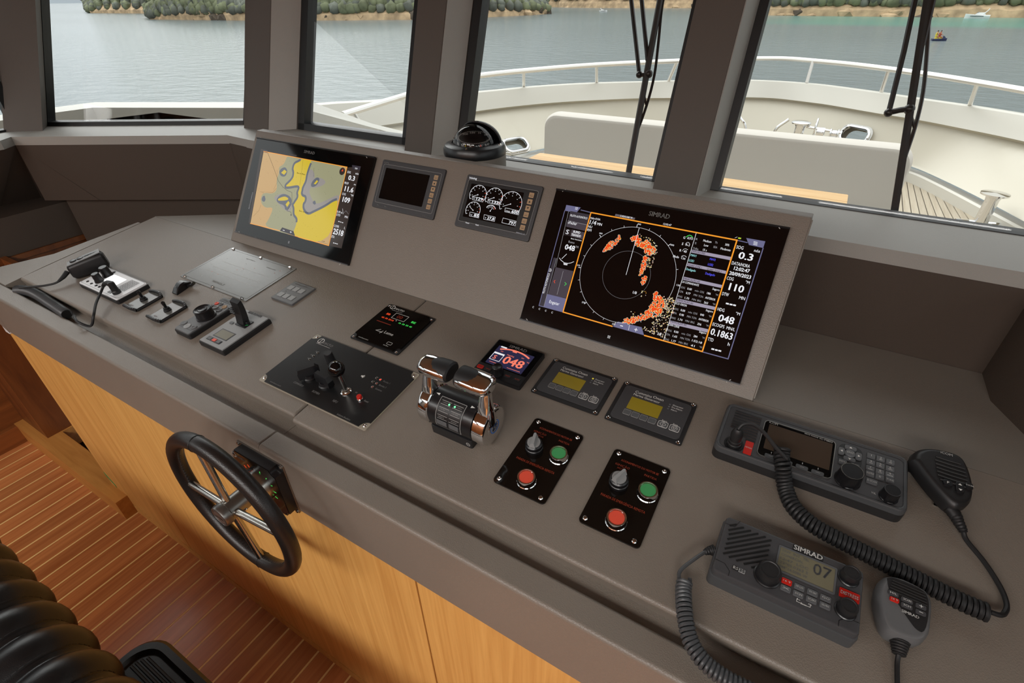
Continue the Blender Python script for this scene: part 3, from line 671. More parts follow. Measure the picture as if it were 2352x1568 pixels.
def lip(x0, x1, chamfer=False):
    r_ = 0.007
    prof = [(-0.458, 0.97), (-0.492, 0.866), (-0.500, 0.866), (-0.5045, 0.872)]+[(-0.505+r_-r_*math.cos(R(22.5*k)), 1.023-r_+r_*math.sin(R(22.5*k))) for k in range(5)]+[(-0.458-r_+r_*math.sin(R(30*k)), 1.023-r_+r_*math.cos(R(30*k))) for k in range(4)]
    e = 0.0022; rg = []
    for x, k in ((x0, e), (x0+e, 0), (x1-e, 0), (x1, e)):
        rg.append([(x, y, z-(k if z > 1.0 else 0)) for y, z in prof])
    b = MB(off=off).rings(rg)
    return b.build('front_lip', 'leather', dash)
lip(-2.047, -0.7835); lip(-0.7825, 0.95)
# port end of the lip: cut corner and the return along the side
MB(off=off).rings([[(-2.047, y, z) for y, z in ((-0.458, .98), (-0.505, .866), (-0.505, 1.023), (-0.458, 1.023))],
                   [(-2.14, y, z) for y, z in ((-0.458, .98), (-0.505, .905), (-0.505, 1.023), (-0.458, 1.023))]]).build('front_lip_end', 'leather', dash)
MB(off=off).add([(-2.14, -.459, 1.023), (-1.998, -.459, 1.026), (-1.996, -.36, 1.042), (-1.990, -.05, 1.082), (-2.005, -.05, 1.082), (-2.05, -.30, 1.052), (-2.14, -.42, 1.035),
                 (-2.14, -.459, .93), (-1.998, -.459, .93), (-1.996, -.36, .93), (-1.990, -.05, .93), (-2.005, -.05, .93), (-2.05, -.30, .93), (-2.14, -.42, .93)],
                [(0, 1, 2, 3, 4, 5, 6), (0, 7, 8, 1), (1, 8, 9, 2), (2, 9, 10, 3), (3, 10, 11, 4), (4, 11, 12, 5), (5, 12, 13, 6), (6, 13, 7, 0)]).build('side_lip', 'leather_smooth', dash)
# flat shelves behind the pads, left and right of the instrument panel
MB(off=off).prism([(-1.987, 0.0012), (-1.45, 0.0012), (-1.45, 0.30), (-1.60, 0.26), (-1.735, 0.165)], 1.04, 1.0895).build('rear_shelf', 'leather_smooth', dash)
MB(off=off).prism([(0.0015, 0.0012), (0.95, 0.0012), (0.95, 0.10), (0.43, 0.12), (0.38, 0.215), (0.378, 0.312), (-0.1, 0.312)], 1.04, 1.0895).build('rear_shelf', 'leather_smooth', dash)
MB(off=off).box(-1.97, 0.9, -0.44, -0.05, 0.93, 0.985).build('core', 'seam_dark', dash)

# raised instrument panel
pn = thing('instrument_panel', 'raised sloping brown leather panel along the back of the dashboard', 'panel', (0, 0, ZJ))
M = plane_matrix(PANEL)
T_ = 0.35
b = MB(off=off)
pf = [(0.0015, ZJ-.004)]
for k in range(5):
    a = R(56.5+90-90*k/4)
front_top = M @ Vector((0, T_, 0))
r_ = 0.006
prof = [(0.0, ZJ+0.001), (front_top.y-r_*.55, front_top.z-r_*.83), (front_top.y-r_*.1, front_top.z-r_*.2), (front_top.y+r_*.5, front_top.z), (front_top.y+.022, front_top.z), (front_top.y+.024, front_top.z-.004), (0.212, ZJ+.2), (0.25, ZJ-.01), (0.005, ZJ-.01)]
e = 0.004
b.rings([[(x, y+k, z-(k if z > ZJ+.1 else 0)) for y, z in prof] for x, k in ((-1.557, e), (-1.557+e*.3, e*.3), (-1.557+e, 0), (0.001-e*.5, 0), (0.001, e*.5))])
b.build('panel_body', 'leather', pn)
MB(off=off).tube([(0.0012, prof[0][0]+.004, prof[0][1]+.003), (0.0012, prof[1][0]+.003, prof[1][1])], 0.0016, 6).build('edge_piping', 'leather_smooth', pn)

# oak cabinet below
cab = thing('helm_cabinet', 'honey oak cabinet with flush doors under the dashboard', 'cabinet', (-0.6, -0.3, 0))
co = (-0.6, -0.3, 0)
MB(off=co).box(-2.130, 0.95, -0.470, -0.30, 0.03, 0.93).build('carcass', 'oak_edge', cab)
doors = [(-2.133, -1.6235), (-1.6185, -1.108), (-1.1045, -0.4405), (-0.4365, 0.35), (0.354, 0.95)]
for i, (x0, x1) in enumerate(doors):
    d = MB(off=co, M=Matrix.Rotation(PI/2, 4, 'X')).rr(x0, x1, 0.045, 0.8445, 0.4695, 0.4915, 0.0015, 0.0018, 1).build('door', 'oak', cab)
MB(off=co).box(-2.0145, 0.95, -0.4925, -0.45, 0.0, 0.042).build('kick_board', 'oak', cab)
MB(off=co).box(-2.133, 0.95, -0.478, -0.455, 0.84, 0.90).build('top_rail', 'oak_edge', cab)
MB(off=co, M=Matrix.Rotation(PI/2, 4, 'X')).rr(-2.134, -2.105, 0.8375, 0.862, 0.488, 0.497, 0.003, 0.002).build('edge_cap', 'silver_face', cab)['label'] = 'pale grey plastic edge cap'
MB(off=co, M=Matrix.Rotation(PI/2, 4, 'X')).prism([(-2.131, .150), (-2.085, .104), (-2.085, .120), (-2.131, .172)], 0.486, 0.4926).build('sticker', 'green_cap', cab)['label'] = 'small green sticker'
# ------------------------------------------------------------------ displays on the instrument panel
KEYM = {'S': 'print_grey', 'w': 'em_white', 'W': 'em_white', 'V': 'em_white', 'g': 'em_grey', 'k': 'em_ink', 'c': 'em_cyan', 'b': 'em_blue',
        'v': 'em_violet', 'm': 'em_menu', 'm2': 'em_menu2', 'm3': 'em_tab', 'd': 'em_black', 'l': 'em_bar', 'y': 'em_lime', 'o': 'em_orange', 'r': 'em_red', 'G': 'em_green', 'z': 'print_white',
        'tan': 'em_tan', 'grn': 'em_sage', 'lav': 'em_lav', 'blu': 'em_slate', 'yel': 'em_yellow', 'drk': 'em_menu', 'brn': 'em_brown'}
U = 1e-4
def natural(k, p, closed=True):
    """rounds and roughens the outline of charted land and depth areas"""
    if k not in ('grn', 'lav', 'blu', 'yel') or len(p) < 5: return p
    r_ = random.Random(len(p))
    for n_ in range(2):
        o = []; m = len(p)
        for i in range(m if closed else m-1):
            a, b_ = p[i], p[(i+1) % m]
            j = 9 if n_ == 0 and k in ('yel', 'blu') else 0
            for f in (.25, .75): o.append((a[0]+(b_[0]-a[0])*f+r_.uniform(-j, j), a[1]+(b_[1]-a[1])*f+r_.uniform(-j, j)))
        p = o
    return p
def screen_print(D, z, texts=(), polys=(), lines=(), names=True, dim=1.0):
    """flat print and lit pixels of one screen, one mesh per colour"""
    mbs = {}
    def g(k):
        k = 'W' if k == 'V' else k
        kk = KEYM[k]
        if kk not in mbs: mbs[kk] = D.mb()
        return mbs[kk]
    cx, cy, _ = D.c
    for i, (k, p) in enumerate(polys): g(k).poly([(cx+a*U, cy+b_*U) for a, b_ in natural(k, p)], z+1.0e-4+i*1.2e-5)
    for k, w, p in lines: g(k).strip([(cx+a*U, cy+b_*U) for a, b_ in (natural(k, p, False) if k == 'blu' else p)], (70 if w == 110 else w)*U, z+4.5e-4)
    for t, x, y, w, h, k in texts: g(k).text(t, cx+x*U, cy+y*U, z+5e-4, h*U, w*U, 1 if k in 'WV' else (.6 if k == 'S' else 0.25))
    out = {}
    for kk, m in mbs.items(): out[kk] = m.build({'print': 'lettering'}.get(kk[:5], 'screen_graphics'), kk, D.o)
    return out
def display_body(D, x0, x1, y0, y1, h=0.008, ft=True):
    D.mb().rr(x0, x1, y0, y1, -0.003, h, 0.004, 0.0015).build('glass_front', 'black_gloss', D.o)
    D.mb().xprof([(y1-.0045, h-.001), (y1, h-.001), (y1, h+.0016), (y1-.0025, h+.0016)], x0, x1).build('bezel_trim', 'black_satin', D.o)
    D.mb().xprof([(y0, h-.001), (y0+.0045, h-.001), (y0+.0025, h+.0016), (y0, h+.0016)], x0, x1).build('bezel_trim', 'dark_grey', D.o)

D = Dev(PANEL, -0.2661, 0.1724, 'radar_display', 'large black marine display showing an orange radar picture and data columns', 'display')
display_body(D, -0.504, -0.029, 0.0215, 0.3236)
screen_print(D, 0.008, RAD_T, RAD_P, RAD_L)
# range rings, ticks and echoes
m = D.mb(); c0 = (D.c[0]-309*U, D.c[1]+6*U)
m.arc(c0, 0.0998, 0, 360, 0.0005, 0.0083, 90)
for k in range(24):
    a = R(15*k+4); L_ = 0.004 if k % 3 else 0.006
    p = [(c0[0]+q*math.cos(a), c0[1]+q*math.sin(a)) for q in (0.0998, 0.0998+L_)]
    if p[1][0] < D.c[0]+0.07: m.strip(p, 0.0006 if k % 3 else 0.001, 0.0083)
m.build('screen_graphics', 'em_white', D.o)
D.mb().arc(c0, 0.0498, 0, 360, 0.0003, 0.0082, 70).build('screen_graphics', 'em_grey', D.o)
def inside(p, poly):
    r_ = False
    for (x1, y1), (x2, y2) in zip(poly, poly[1:]+poly[:1]):
        if (y1 > p[1]) != (y2 > p[1]) and p[0] < (x2-x1)*(p[1]-y1)/(y2-y1)+x1: r_ = not r_
    return r_
rnd = random.Random(3)
ew, ey, eo = D.mb(), D.mb(), D.mb()
def pick(P, n):
    xs = [p[0] for p in P]; ys = [p[1] for p in P]; o = []
    while len(o) < n:
        q = (rnd.uniform(min(xs), max(xs)), rnd.uniform(min(ys), max(ys)))
        if inside(q, P): o.append(q)
    return o
def blob(mb_, c, r_, z):
    n = 7; a0 = rnd.random()*6
    mb_.poly([(c[0]+r_*rnd.uniform(.65, 1.2)*math.cos(a0+2*PI*k/n), c[1]+r_*rnd.uniform(.65, 1.2)*math.sin(a0+2*PI*k/n)) for k in range(n)], z)
for i, P in enumerate(RAD_B):
    n = (70, 150, 50, 22, 260)[i]
    for j, (x, y) in enumerate(pick(P, n)):
        c = (D.c[0]+x*U, D.c[1]+y*U); r_ = rnd.uniform(0.0011, 0.0021)
        zz = j*6e-8
        blob(ew, c, r_+0.0008, 0.00822+zz); blob(ey, c, r_+0.0004, 0.0083+zz); blob(eo, c, r_, 0.00838+zz)
for i, P in enumerate(RAD_S):
    n = (60, 34, 170, 60, 8, 4)[i]
    for j, (x, y) in enumerate(pick(P, n)):
        c = (D.c[0]+x*U, D.c[1]+y*U); r_ = rnd.uniform(0.0005, 0.0012); zz = j*6e-8
        if rnd.random() < .75: blob(ew, c, r_+.0003, 0.00825+zz)
        blob(ey, (c[0]+rnd.uniform(-.0006, .0006), c[1]), r_*.8, 0.00832+zz)
        if rnd.random() < .4: blob(eo, c, r_*.6, 0.0084+zz)
for mb_, k in ((ew, 'em_echo_white'), (ey, 'em_echo_yellow'), (eo, 'em_echo')): mb_.build('radar_echo', k, D.o)
m = D.mb()
for i in range(3):
    for j in range(3):
        for cx_, cy_, s_ in ((-.1811, .1173, .0011), (-0.0309, -.1308, .0011)):
            m.box(D.c[0]+cx_+i*.0021, D.c[0]+cx_+i*.0021+.0012, D.c[1]+cy_-j*.0021, D.c[1]+cy_-j*.0021+.0012, 0.0084, 0.0085)
m.text('PILOTO AUTOMÁTICO', D.c[0]-.1989, D.c[1]-.0800, 0.0085, .0048, .046, .25, PI/2)
for i in range(4): m.arc((D.c[0]-.213+i*.0158, D.c[1]-.1157), .0018, 40, 320, .0005, .0084, 8)
m.arc((D.c[0]-.1985, D.c[1]-.0270), .0034, 0, 360, .0006, .0084, 12); m.strip([(D.c[0]-.2015, D.c[1]-.027), (D.c[0]-.1955, D.c[1]-.027)], .0006, .0084); m.strip([(D.c[0]-.1985, D.c[1]-.030), (D.c[0]-.1985, D.c[1]-.024)], .0006, .0084)
m.build('screen_graphics', 'em_white', D.o)

D = Dev(PANEL, -1.289, 0.1768, 'chart_display', 'large black marine display showing a yellow and sage coastal chart', 'display')
display_body(D, -1.5335, -1.045, 0.0275, 0.327)
screen_print(D, 0.008, CHA_T, CHA_P, CHA_L)
m = D.mb(); n_ = D.mb(); rr_ = random.Random(5)
for i in range(70):
    x = D.c[0]-.19+.30*rr_.random(); y = D.c[1]-.10+.20*rr_.random()
    m.strip([(x, y), (x+.0012, y+.0006)], .0007, .00845)
m.build('screen_graphics', 'em_ink', D.o)
c = (D.c[0]+CHA_C[0][0]*U, D.c[1]+CHA_C[0][1]*U)
D.mb().disc(c, 0.0105, 0.00846, 20).build('screen_graphics', 'em_brown', D.o)
D.mb().poly([(c[0]-.003, c[1]), (c[0]+.003, c[1]), (c[0]+.001, c[1]+.007)], 0.0086).build('screen_graphics', 'em_red', D.o)
m = D.mb().text('PILOTO AUTOMÁTICO', D.c[0]-.2040, D.c[1]-.0680, 0.0085, .0045, .052, .2, PI/2)
for j in range(4): m.box(D.c[0]-.0015, D.c[0]+.0035, D.c[1]-.1305-j*.0018, D.c[1]-.1297-j*.0018, .0084, .0085)
m.build('screen_graphics', 'em_grey', D.o)

def engine_display(cx, cy, label, lit):
    D = Dev(PANEL, cx, cy, 'engine_display', label, 'display', 'engine displays on the panel')
    x0, x1, y0, y1 = cx-.1036, cx+.1036, cy-.0641, cy+.0641
    D.mb().rr(x0, x1, y0, y1, -0.002, 0.006, 0.005, 0.002).build('housing', 'dark_grey', D.o)
    D.mb().rr(x0+.008, x1-.008, y0+.014, y1-.012, 0.0055, 0.0063, 0.004, 0.0002).build('front_film', 'black_plastic' if lit else 'dark_grey', D.o)
    fr = D.mb().frame(x0+.0078, x1-.0078, y0+.0138, y1-.0118, .0007, .006, .00642, .004).build('outline', 'print_grey', D.o)
    D.mb().rr(cx-.0855, cx+.0605, cy-.0385, cy+.0430, 0.006, 0.00655, 0.002, 0.0002).build('screen', 'black_gloss', D.o)
    for k in range(6):
        x = cx+.0806; y = cy+.0402-k*.01505
        kb = D.mb().rr(x-.0062, x+.0062, y-.0058, y+.0058, 0.006, 0.0069, .001, .0003, 2).build('key', 'tan_key', D.o)
        p = D.mb()
        if k == 1: p.poly([(x-.003, y-.0022), (x+.003, y-.0022), (x, y+.0022)], .0071)
        elif k == 2: p.poly([(x-.003, y+.0022), (x+.003, y+.0022), (x, y-.0022)], .0071)
        else:
            p.text(['alarm', '', '', 'ack', 'read', 'menu'][k], x-.004, y+.0012, .0071, .0016, .008); p.strip([(x-.004, y-.002), (x+.004, y-.002)], .0009, .0071)
        p.build('lettering', 'print_black', kb)
    return D
D = engine_display(-0.9142, 0.2613, 'dark grey engine display with a blank black screen left of the compass', False)
m = D.mb()
for t, dx, dy, w, h in (('böning', -.0965, .0570, .0165, .0048), ('Power', -.0845, -.0565, .009, .003), ('Fault', -.058, -.0565, .008, .003), ('MMDS-GLC 6.5', .069, -.0595, .024, .0028)):
    m.text(t, D.c[0]+dx, D.c[1]+dy, .0066, h, w, .3)
m.build('lettering', 'print_grey', D.o)
D = engine_display(-0.6412, 0.2595, 'dark grey engine display lit with white round gauges and figures', True)
out = screen_print(D, 0.0066, GAU_T)
m = D.mb(); rd = D.mb()
for i, (x, y, r_) in enumerate(GAU_G):
    c = (D.c[0]+x*U, D.c[1]+y*U); r_ *= U; a1 = -30 if i < 4 else 30; a0 = 215 if i < 4 else 150
    m.arc(c, r_, a0, a1, .0010, .0069, 24)
    N_ = 10
    for k in range(N_+1):
        a = R(a0+(a1-a0)*k/N_)
        (rd if k > 7 else m).strip([(c[0]+q*math.cos(a), c[1]+q*math.sin(a)) for q in (r_*.82, r_*.97)], .0008, .0069)
    for k in range(1, N_, 2):
        a = R(a0+(a1-a0)*k/N_); m.strip([(c[0]+r_*.66*math.cos(a)-.001, c[1]+r_*.66*math.sin(a)), (c[0]+r_*.66*math.cos(a)+.001, c[1]+r_*.66*math.sin(a))], .0011, .0069)
    a = R((205, 205, 205, 150, 65)[i])
    m.strip([c, (c[0]+r_*.72*math.cos(a), c[1]+r_*.72*math.sin(a))], .0008, .0069); m.disc(c, .0014, .0069, 8)
for P in GAU_B: m.strip([(D.c[0]+a*U, D.c[1]+b_*U) for a, b_ in P], .0007, .0069, True)
m.build('screen_graphics', 'em_white', D.o); rd.build('screen_graphics', 'em_red', D.o)

# ------------------------------------------------------------------ magnetic compass on its pedestal behind the panel
t = thing('compass', 'black domed magnetic compass on a round leather pedestal behind the instrument panel', 'compass', (-0.815, 0.31, 1.305))
MB().lathe([(0.0825, 0), (0.0825, 0.068), (0.081, 0.069)], n=40).build('pedestal', 'leather_smooth', t)
MB().lathe([(0.0820, 0.068), (0.0832, 0.072), (0.0826, 0.084), (0.078, 0.093), (0.068, 0.097), (0.060, 0.098), (0.058, 0.094)], n=40).build('housing', 'black_satin', t)
h = MB(); rg = []
for i in range(13):   # hood: a half dome open towards the helm
    ph = R(-12+i*100/12); ring = []
    for k in range(17):
        th = R(18+k*144/16); q = 0.070
        ring.append((q*math.cos(th)*math.cos(ph)*1.0, 0.006+q*math.sin(th)*math.cos(ph), 0.088+q*math.sin(max(ph, -.2))*.84))
    rg.append(ring)
n = 17; vs = [p for r_ in rg for p in r_]
h.add(vs, [(i*n+k, i*n+k+1, (i+1)*n+k+1, (i+1)*n+k) for i in range(12) for k in range(16)])
ho = h.build('hood', 'black_satin', t); sm = ho.modifiers.new('shell', 'SOLIDIFY'); sm.thickness = 0.004
for sx in (-1, 1):
    MB().lathe([(0.0055, 0), (0.0055, .002), (.003, .003)], (0, 0, 0), 'x', 14, ).build('pivot', 'chrome', t).location = (sx*0.071-(0.003 if sx < 0 else 0), 0.012, 0.094)
# the card floats level inside the dome, turned towards the helmsman
MC = Matrix.Translation((0, 0, .0985)) @ Matrix.Rotation(R(35), 4, 'Z') @ Matrix.Rotation(R(9), 4, 'X')
cd = MB(M=MC).lathe([(.042, -.010), (.0455, -.009), (.046, .009), (.044, .010), (.030, .008), (.001, .007)], n=48).build('compass_card', 'black_satin', t)
lb = MB(M=MC)
for a_, tx_ in ((-42, '30'), (-14, '0'), (14, '330'), (45, '300'), (-68, '60')):
    vs, fs, wd = glyphs(tx_, .3); s_ = .0085/CAPH; r_ = .0464
    lb.add([(r_*math.sin(R(a_)+(p[0]-wd/2)*s_/r_), -r_*math.cos(R(a_)+(p[0]-wd/2)*s_/r_), -.002+p[1]*s_) for p in vs], fs)
for k in range(-18, 19):
    a_ = R(k*5); r_ = .0464; h_ = -.006 if k % 2 else -.004
    lb.add([(r_*math.sin(a_-.009), -r_*math.cos(a_-.009), -.0088), (r_*math.sin(a_+.009), -r_*math.cos(a_+.009), -.0088), (r_*math.sin(a_+.009), -r_*math.cos(a_+.009), h_), (r_*math.sin(a_-.009), -r_*math.cos(a_-.009), h_)], [(0, 1, 2, 3)])
for x_, tx_ in ((-.023, '300'), (-.004, '330'), (.015, 'N'), (.031, '30')):
    vs, fs, wd = glyphs(tx_, .4); s_ = .0085/CAPH; y_ = math.sqrt(max(.036**2-x_**2, 0))-.010
    lb.add([(x_+(p[0]-wd/2)*s_*.8, y_+p[1]*s_*1.3, .0107) for p in vs], fs)
for k in range(60):
    a_ = R(k*6); d_ = Vector((math.cos(a_), -math.sin(a_), 0))*.0007
    p0, p1 = [Vector((q*math.sin(a_), q*math.cos(a_), .0106)) for q in (.0435, .0395)]
    lb.add([tuple(p0-d_), tuple(p0+d_), tuple(p1+d_), tuple(p1-d_)], [(0, 1, 2, 3)])
lb.build('card_lettering', 'print_white', cd)
for a_, m_, w_ in ((-27, 'vest_yellow', .0009), (17, 'red_cap', .0014)):
    x_, y_ = .0515*math.sin(R(a_)), -.0515*math.cos(R(a_))
    MB(M=MC).box(x_-w_, x_+w_, y_-.0005, y_+.0005, -.010, .010).build('lubber_line', m_, t)
MB().sphere((0, 0, 0.088), 0.0575, 32, 10, (1, 1, .93), 0, 90).build('dome', 'clear_dome', t)
screw = MB().lathe([(.003, 0), (.003, .001), (.0015, .0016)], n=10).build('screw', 'steel', t); screw.location = (.022, -.069, .0955); screw.rotation_euler = (R(40), 0, 0)
# ------------------------------------------------------------------ instruments let into the dashboard
def led(D, x, y, z, r_, m, parent=None):
    D.mb().sphere((x, y, z), r_, 10, 5, (1, 1, .6), 0, 90).build('led', m, parent or D.o)
def lab(D, items, m, z, parent=None, bold=.2, name='lettering'):
    b = D.mb()
    for t, x0, x1, y, h in items: b.text(t, x0, y, z, h, x1-x0, bold)
    return b.build(name, m, parent or D.o)

# --- silver intercom radio at the port end
D = Dev(DASH, -1.6340, -0.3240, 'radio', 'white faced marine radio with black knobs at the port end of the dashboard', 'radio')
x0, x1, y0, y1 = -1.7380, -1.5310, -0.3690, -0.2790
D.mb().rr(x0, x1, y0, y1, -0.002, 0.012, 0.006, 0.002).build('body', 'black_plastic', D.o)
D.mb().rr(x0+.002, x1-.002, y0+.002, y1-.002, 0.011, 0.0155, 0.005, 0.002).build('face', 'silver_face', D.o)
D.mb().frame(x0+.004, x1-.004, y0+.006, y1-.004, .0006, .0154, .0158, .008).build('outline', 'dark_grey', D.o)
D.mb().rr(-1.6755, -1.6085, -0.3305, -0.2965, .015, .0163, .0015, .0005).build('screen', 'em_silver', D.o)
for (x, y, r_, hh) in ((-1.6895, -.3075, .0125, .028), (-1.6780, -.3365, .0105, .026)):
    D.mb().lathe([(r_*1.15, 0), (r_*1.1, .004), (r_, .006), (r_*.92, hh-.002), (r_*.8, hh)], (x, y, .0155), n=20).build('knob', 'black_satin', D.o)
for x, y in ((-1.7135, -.3523), (-1.6895, -.3537), (-1.6645, -.3534), (-1.6478, -.3530), (-1.6300, -.3532), (-1.6894, -.2895)):
    D.mb().sphere((x, y, .0150), .0042, 12, 5, (1.2, 1, .6), 0, 90).build('button', 'black_satin', D.o)
D.mb().rr(-1.596, -1.580, -.358, -.349, .015, .0168, .001, .0006).build('button', 'mid_grey', D.o)
g = D.mb()
for i in range(15):
    y = -.3335+i*.0030; pts = [(-1.594+k*.0026, y+(.0008 if k % 2 else -.0008)) for k in range(17)]
    g.strip(pts, .0012, .0157)
g.build('speaker_grille', 'dark_grey', D.o)
radio_port = D
# right angle plug and its lead
D = Dev(DASH, -1.5640, -0.3470, 'microphone', 'black hand microphone with pale keypad propped beside the white faced radio', 'microphone')
D.mb().lathe([(.0105, 0), (.0105, .008), (.009, .010), (.0085, .030), (.0075, .034), (.004, .036)], (-1.5640, -.3475, .0155), n=18).build('plug', 'black_plastic', D.o)
D.mb().tube([(-1.566, -.347, .044), (-1.578, -.349, .045), (-1.592, -.352, .041), (-1.598, -.358, .034)], .007, 10, rad=[.0085, .0075, .0058, .0042]).build('plug_boot', 'rubber', D.o)
P = smooth([(-1.596, -.356, .036), (-1.5892, -.3727, .026), (-1.5536, -.4055, .022), (-1.5156, -.4347, .015), (-1.521, -.453, -.008), (-1.536, -.466, .008), (-1.560, -.462, .010), (-1.60, -.452, -.002)], 8)
D.mb().tube(P, .0032, 8).build('cord', 'rubber', D.o)
P = smooth([(-1.885, -.459, .012), (-1.838, -.4375, .016), (-1.8169, -.4149, .013), (-1.8034, -.3907, .014), (-1.8079, -.3554, .026)], 8)
D.mb().tube(P, .0030, 8).build('cord', 'rubber', D.o)
D.mb().tube([(-1.8034, -.3907, .014), (-1.804, -.374, .019), (-1.8075, -.357, .026)], .005, 10, rad=[.0034, .0058, .0068]).build('cord_boot', 'rubber', D.o)
b = D.mb(); A = Vector((-1.806, -.352, .020)); B_ = Vector((-1.768, -.264, .026)); d = (B_-A).normalized(); s_ = Vector((d.y, -d.x, 0)); nz_ = Vector((0, 0, 1))
rg = []
for f, w, hh in ((0, .012, .016), (.06, .018, .022), (.3, .021, .025), (.7, .022, .027), (.94, .020, .026), (1, .013, .018)):
    c = A.lerp(B_, f); ring = []
    for k in range(16):
        a = 2*PI*k/16; ca, sa = math.cos(a), math.sin(a); ca = math.copysign(abs(ca)**.55, ca); sa = math.copysign(abs(sa)**.55, sa)
        ring.append(tuple(c+s_*w*ca+nz_*hh*sa+nz_*.003))
    rg.append(ring)
b.rings(rg).build('body', 'black_plastic', D.o)
b = D.mb(); q = lambda u, v, z: A.lerp(B_, u)+s_*v+nz_*z
b.add([tuple(q(u, v, z)) for u, v, z in ((.05, -.017, .0235), (.05, .013, .0245), (.95, .014, .0300), (.95, -.018, .0290), (.05, -.017, .0255), (.05, .013, .0265), (.95, .014, .0320), (.95, -.018, .0310))],
      [(0, 3, 2, 1), (4, 5, 6, 7), (0, 1, 5, 4), (1, 2, 6, 5), (2, 3, 7, 6), (3, 0, 4, 7)])
kp = b.build('keypad', 'grey_face', D.o)
b = D.mb()
for u, v in ((.22, -.003), (.42, -.003)):
    b.lathe([(.0085, 0), (.008, .003), (.004, .004)], tuple(q(u, v, .0275)), n=14)
for u in (.6, .68, .76, .84): b.box(*(lambda p: (p.x-.0012, p.x+.0012, p.y-.007, p.y+.007, p.z, p.z+.0012))(q(u, -.003, .0300)))
b.build('buttons', 'black_satin', kp)
# coiled hose in the corner of the trough
t = thing('corrugated_hose', 'black corrugated cable hose lying in the trough at the port end', 'hose', (-1.78, -0.44, 1.03))
P = smooth([(-1.939, -.452, 1.022), (-1.91, -.446, 1.026), (-1.872, -.441, 1.028), (-1.823, -.440, 1.027), (-1.763, -.443, 1.026), (-1.706, -.446, 1.026), (-1.645, -.450, 1.026)], 14)
MB(off=(-1.78, -.44, 1.03)).tube(P, .014, 12, rad=[.0145 if i % 2 else .0125 for i in range(len(P))]).build('hose_wall', 'rubber_grey', t)
e_ = P[-1]; MB(off=(-1.78, -.44, 1.03)).tube([e_+Vector((.0002, 0, 0)), e_+Vector((.0006, 0, 0))], .0118, 12).build('hose_opening', 'gasket', t)

# --- two guarded toggle switches
def toggle(cx, cy, label):
    D = Dev(DASH, cx, cy, 'toggle_switch', label, 'switch', 'guarded toggle switches')
    w, l = .0285, .0400
    D.mb().rr(cx-w, cx+w, cy-l, cy+l, -.001, .003, .004, .0008).build('plate', 'plate_grey', D.o)
    for s in (-1, 1):
        p = smooth([(cx-w-.001, cy+s*(l-.004), .004), (cx-w*.4, cy+s*(l-.002), .0085), (cx+w*.5, cy+s*(l-.001), .0085), (cx+w+.001, cy+s*(l-.006), .004)], 7)
        D.mb().tube(p, .0042, 8, rad=[.0046 if i % 2 else .0036 for i in range(len(p))]).build('guard_end', 'black_plastic', D.o)
    D.mb().tube([(cx+w+.001, cy-l+.006, .004), (cx+w+.001, cy+l-.006, .004)], .0036, 8).build('guard_rail', 'black_plastic', D.o)
    D.mb().lathe([(.0095, 0), (.0095, .003), (.0075, .0045), (.0075, .009), (.004, .011)], (cx-.0045, cy+.004, .003), n=12).build('boot', 'rubber', D.o)
    D.mb().tube([(cx-.0045, cy+.004, .010), (cx-.0030, cy+.0035, .020), (cx+.004, cy+.001, .032), (cx+.005, cy+.0005, .034)], .004, 10, rad=[.0030, .0038, .0048, .0030]).build('lever', 'black_satin', D.o)
    lab(D, [('AUTO', cx-.016, cx-.004, cy-.026, .0035)], 'print_red', .0034)
toggle(-1.4780, -.3300, 'guarded black toggle switch next to the white faced radio')
toggle(-1.3660, -.3300, 'guarded black toggle switch next to the narrow remote control')

# --- small wedge shaped microphone hook
D = Dev(DASH, -1.4320, -.2430, 'microphone_hook', 'small black curved microphone hook between the flush panel and the toggle switches', 'hook')
rg = []
for f, hh, w in ((0, .004, .011), (.2, .014, .012), (.45, .020, .0125), (.7, .020, .0125), (1, .010, .011)):
    y = -.2700+.052*f; x = -1.4300-.010*f
    rg.append([(x-w, y, -.001), (x+w, y, -.001), (x+w, y, hh*.8), (x+w*.7, y, hh), (x-w*.7, y, hh), (x-w, y, hh*.8)])
D.mb().rings(rg).build('body', 'black_satin', D.o)
D.mb().tube([(-1.424, -.232, .006), (-1.410, -.226, .010), (-1.402, -.222, .016)], .004, 8).build('hook_arm', 'black_satin', D.o)
lab(D, [('III', -1.4365, -1.4295, -.259, .006)], 'print_grey', .0176)

# --- flush grey panel with six screws
D = Dev(DASH, -1.3570, -.1200, 'control_panel', 'large flush grey panel with six dome screws below the chart display', 'panel')
D.mb().rr(-1.5045, -1.2095, -.2070, -.0335, -.001, .0018, .002, .0005).build('plate', 'plate_grey', D.o)
D.mb().frame(-1.497, -1.217, -.199, -.041, .0005, .0016, .002, .001).build('border_line', 'print_black', D.o)
screws(D, [(-1.4885, -.0385), (-1.3602, -.0385), (-1.2308, -.0400), (-1.2290, -.2035), (-1.3569, -.2024), (-1.4865, -.2023)], .0042, .004, .0016)
lab(D, [('PROVOLT', -1.3870, -1.3350, -.1815, .0075), ('BATERIA', -1.40, -1.36, -.058, .003), ('GERADOR', -1.30, -1.26, -.066, .003)], 'lcd_dull', .0021)
b = D.mb(); b2 = D.mb(); rr_ = random.Random(11)
for i in range(26):
    x = -1.48+.24*rr_.random(); y = -.18+.12*rr_.random(); (b if i % 4 else b2).disc((x, y), .0011, .0021, 8)
for y in (-.13, -.15, -.10): b.strip([(-1.46, y), (-1.25, y)], .0003, .002)
b.build('print', 'print_white', D.o); b2.build('print', 'red_cap', D.o)

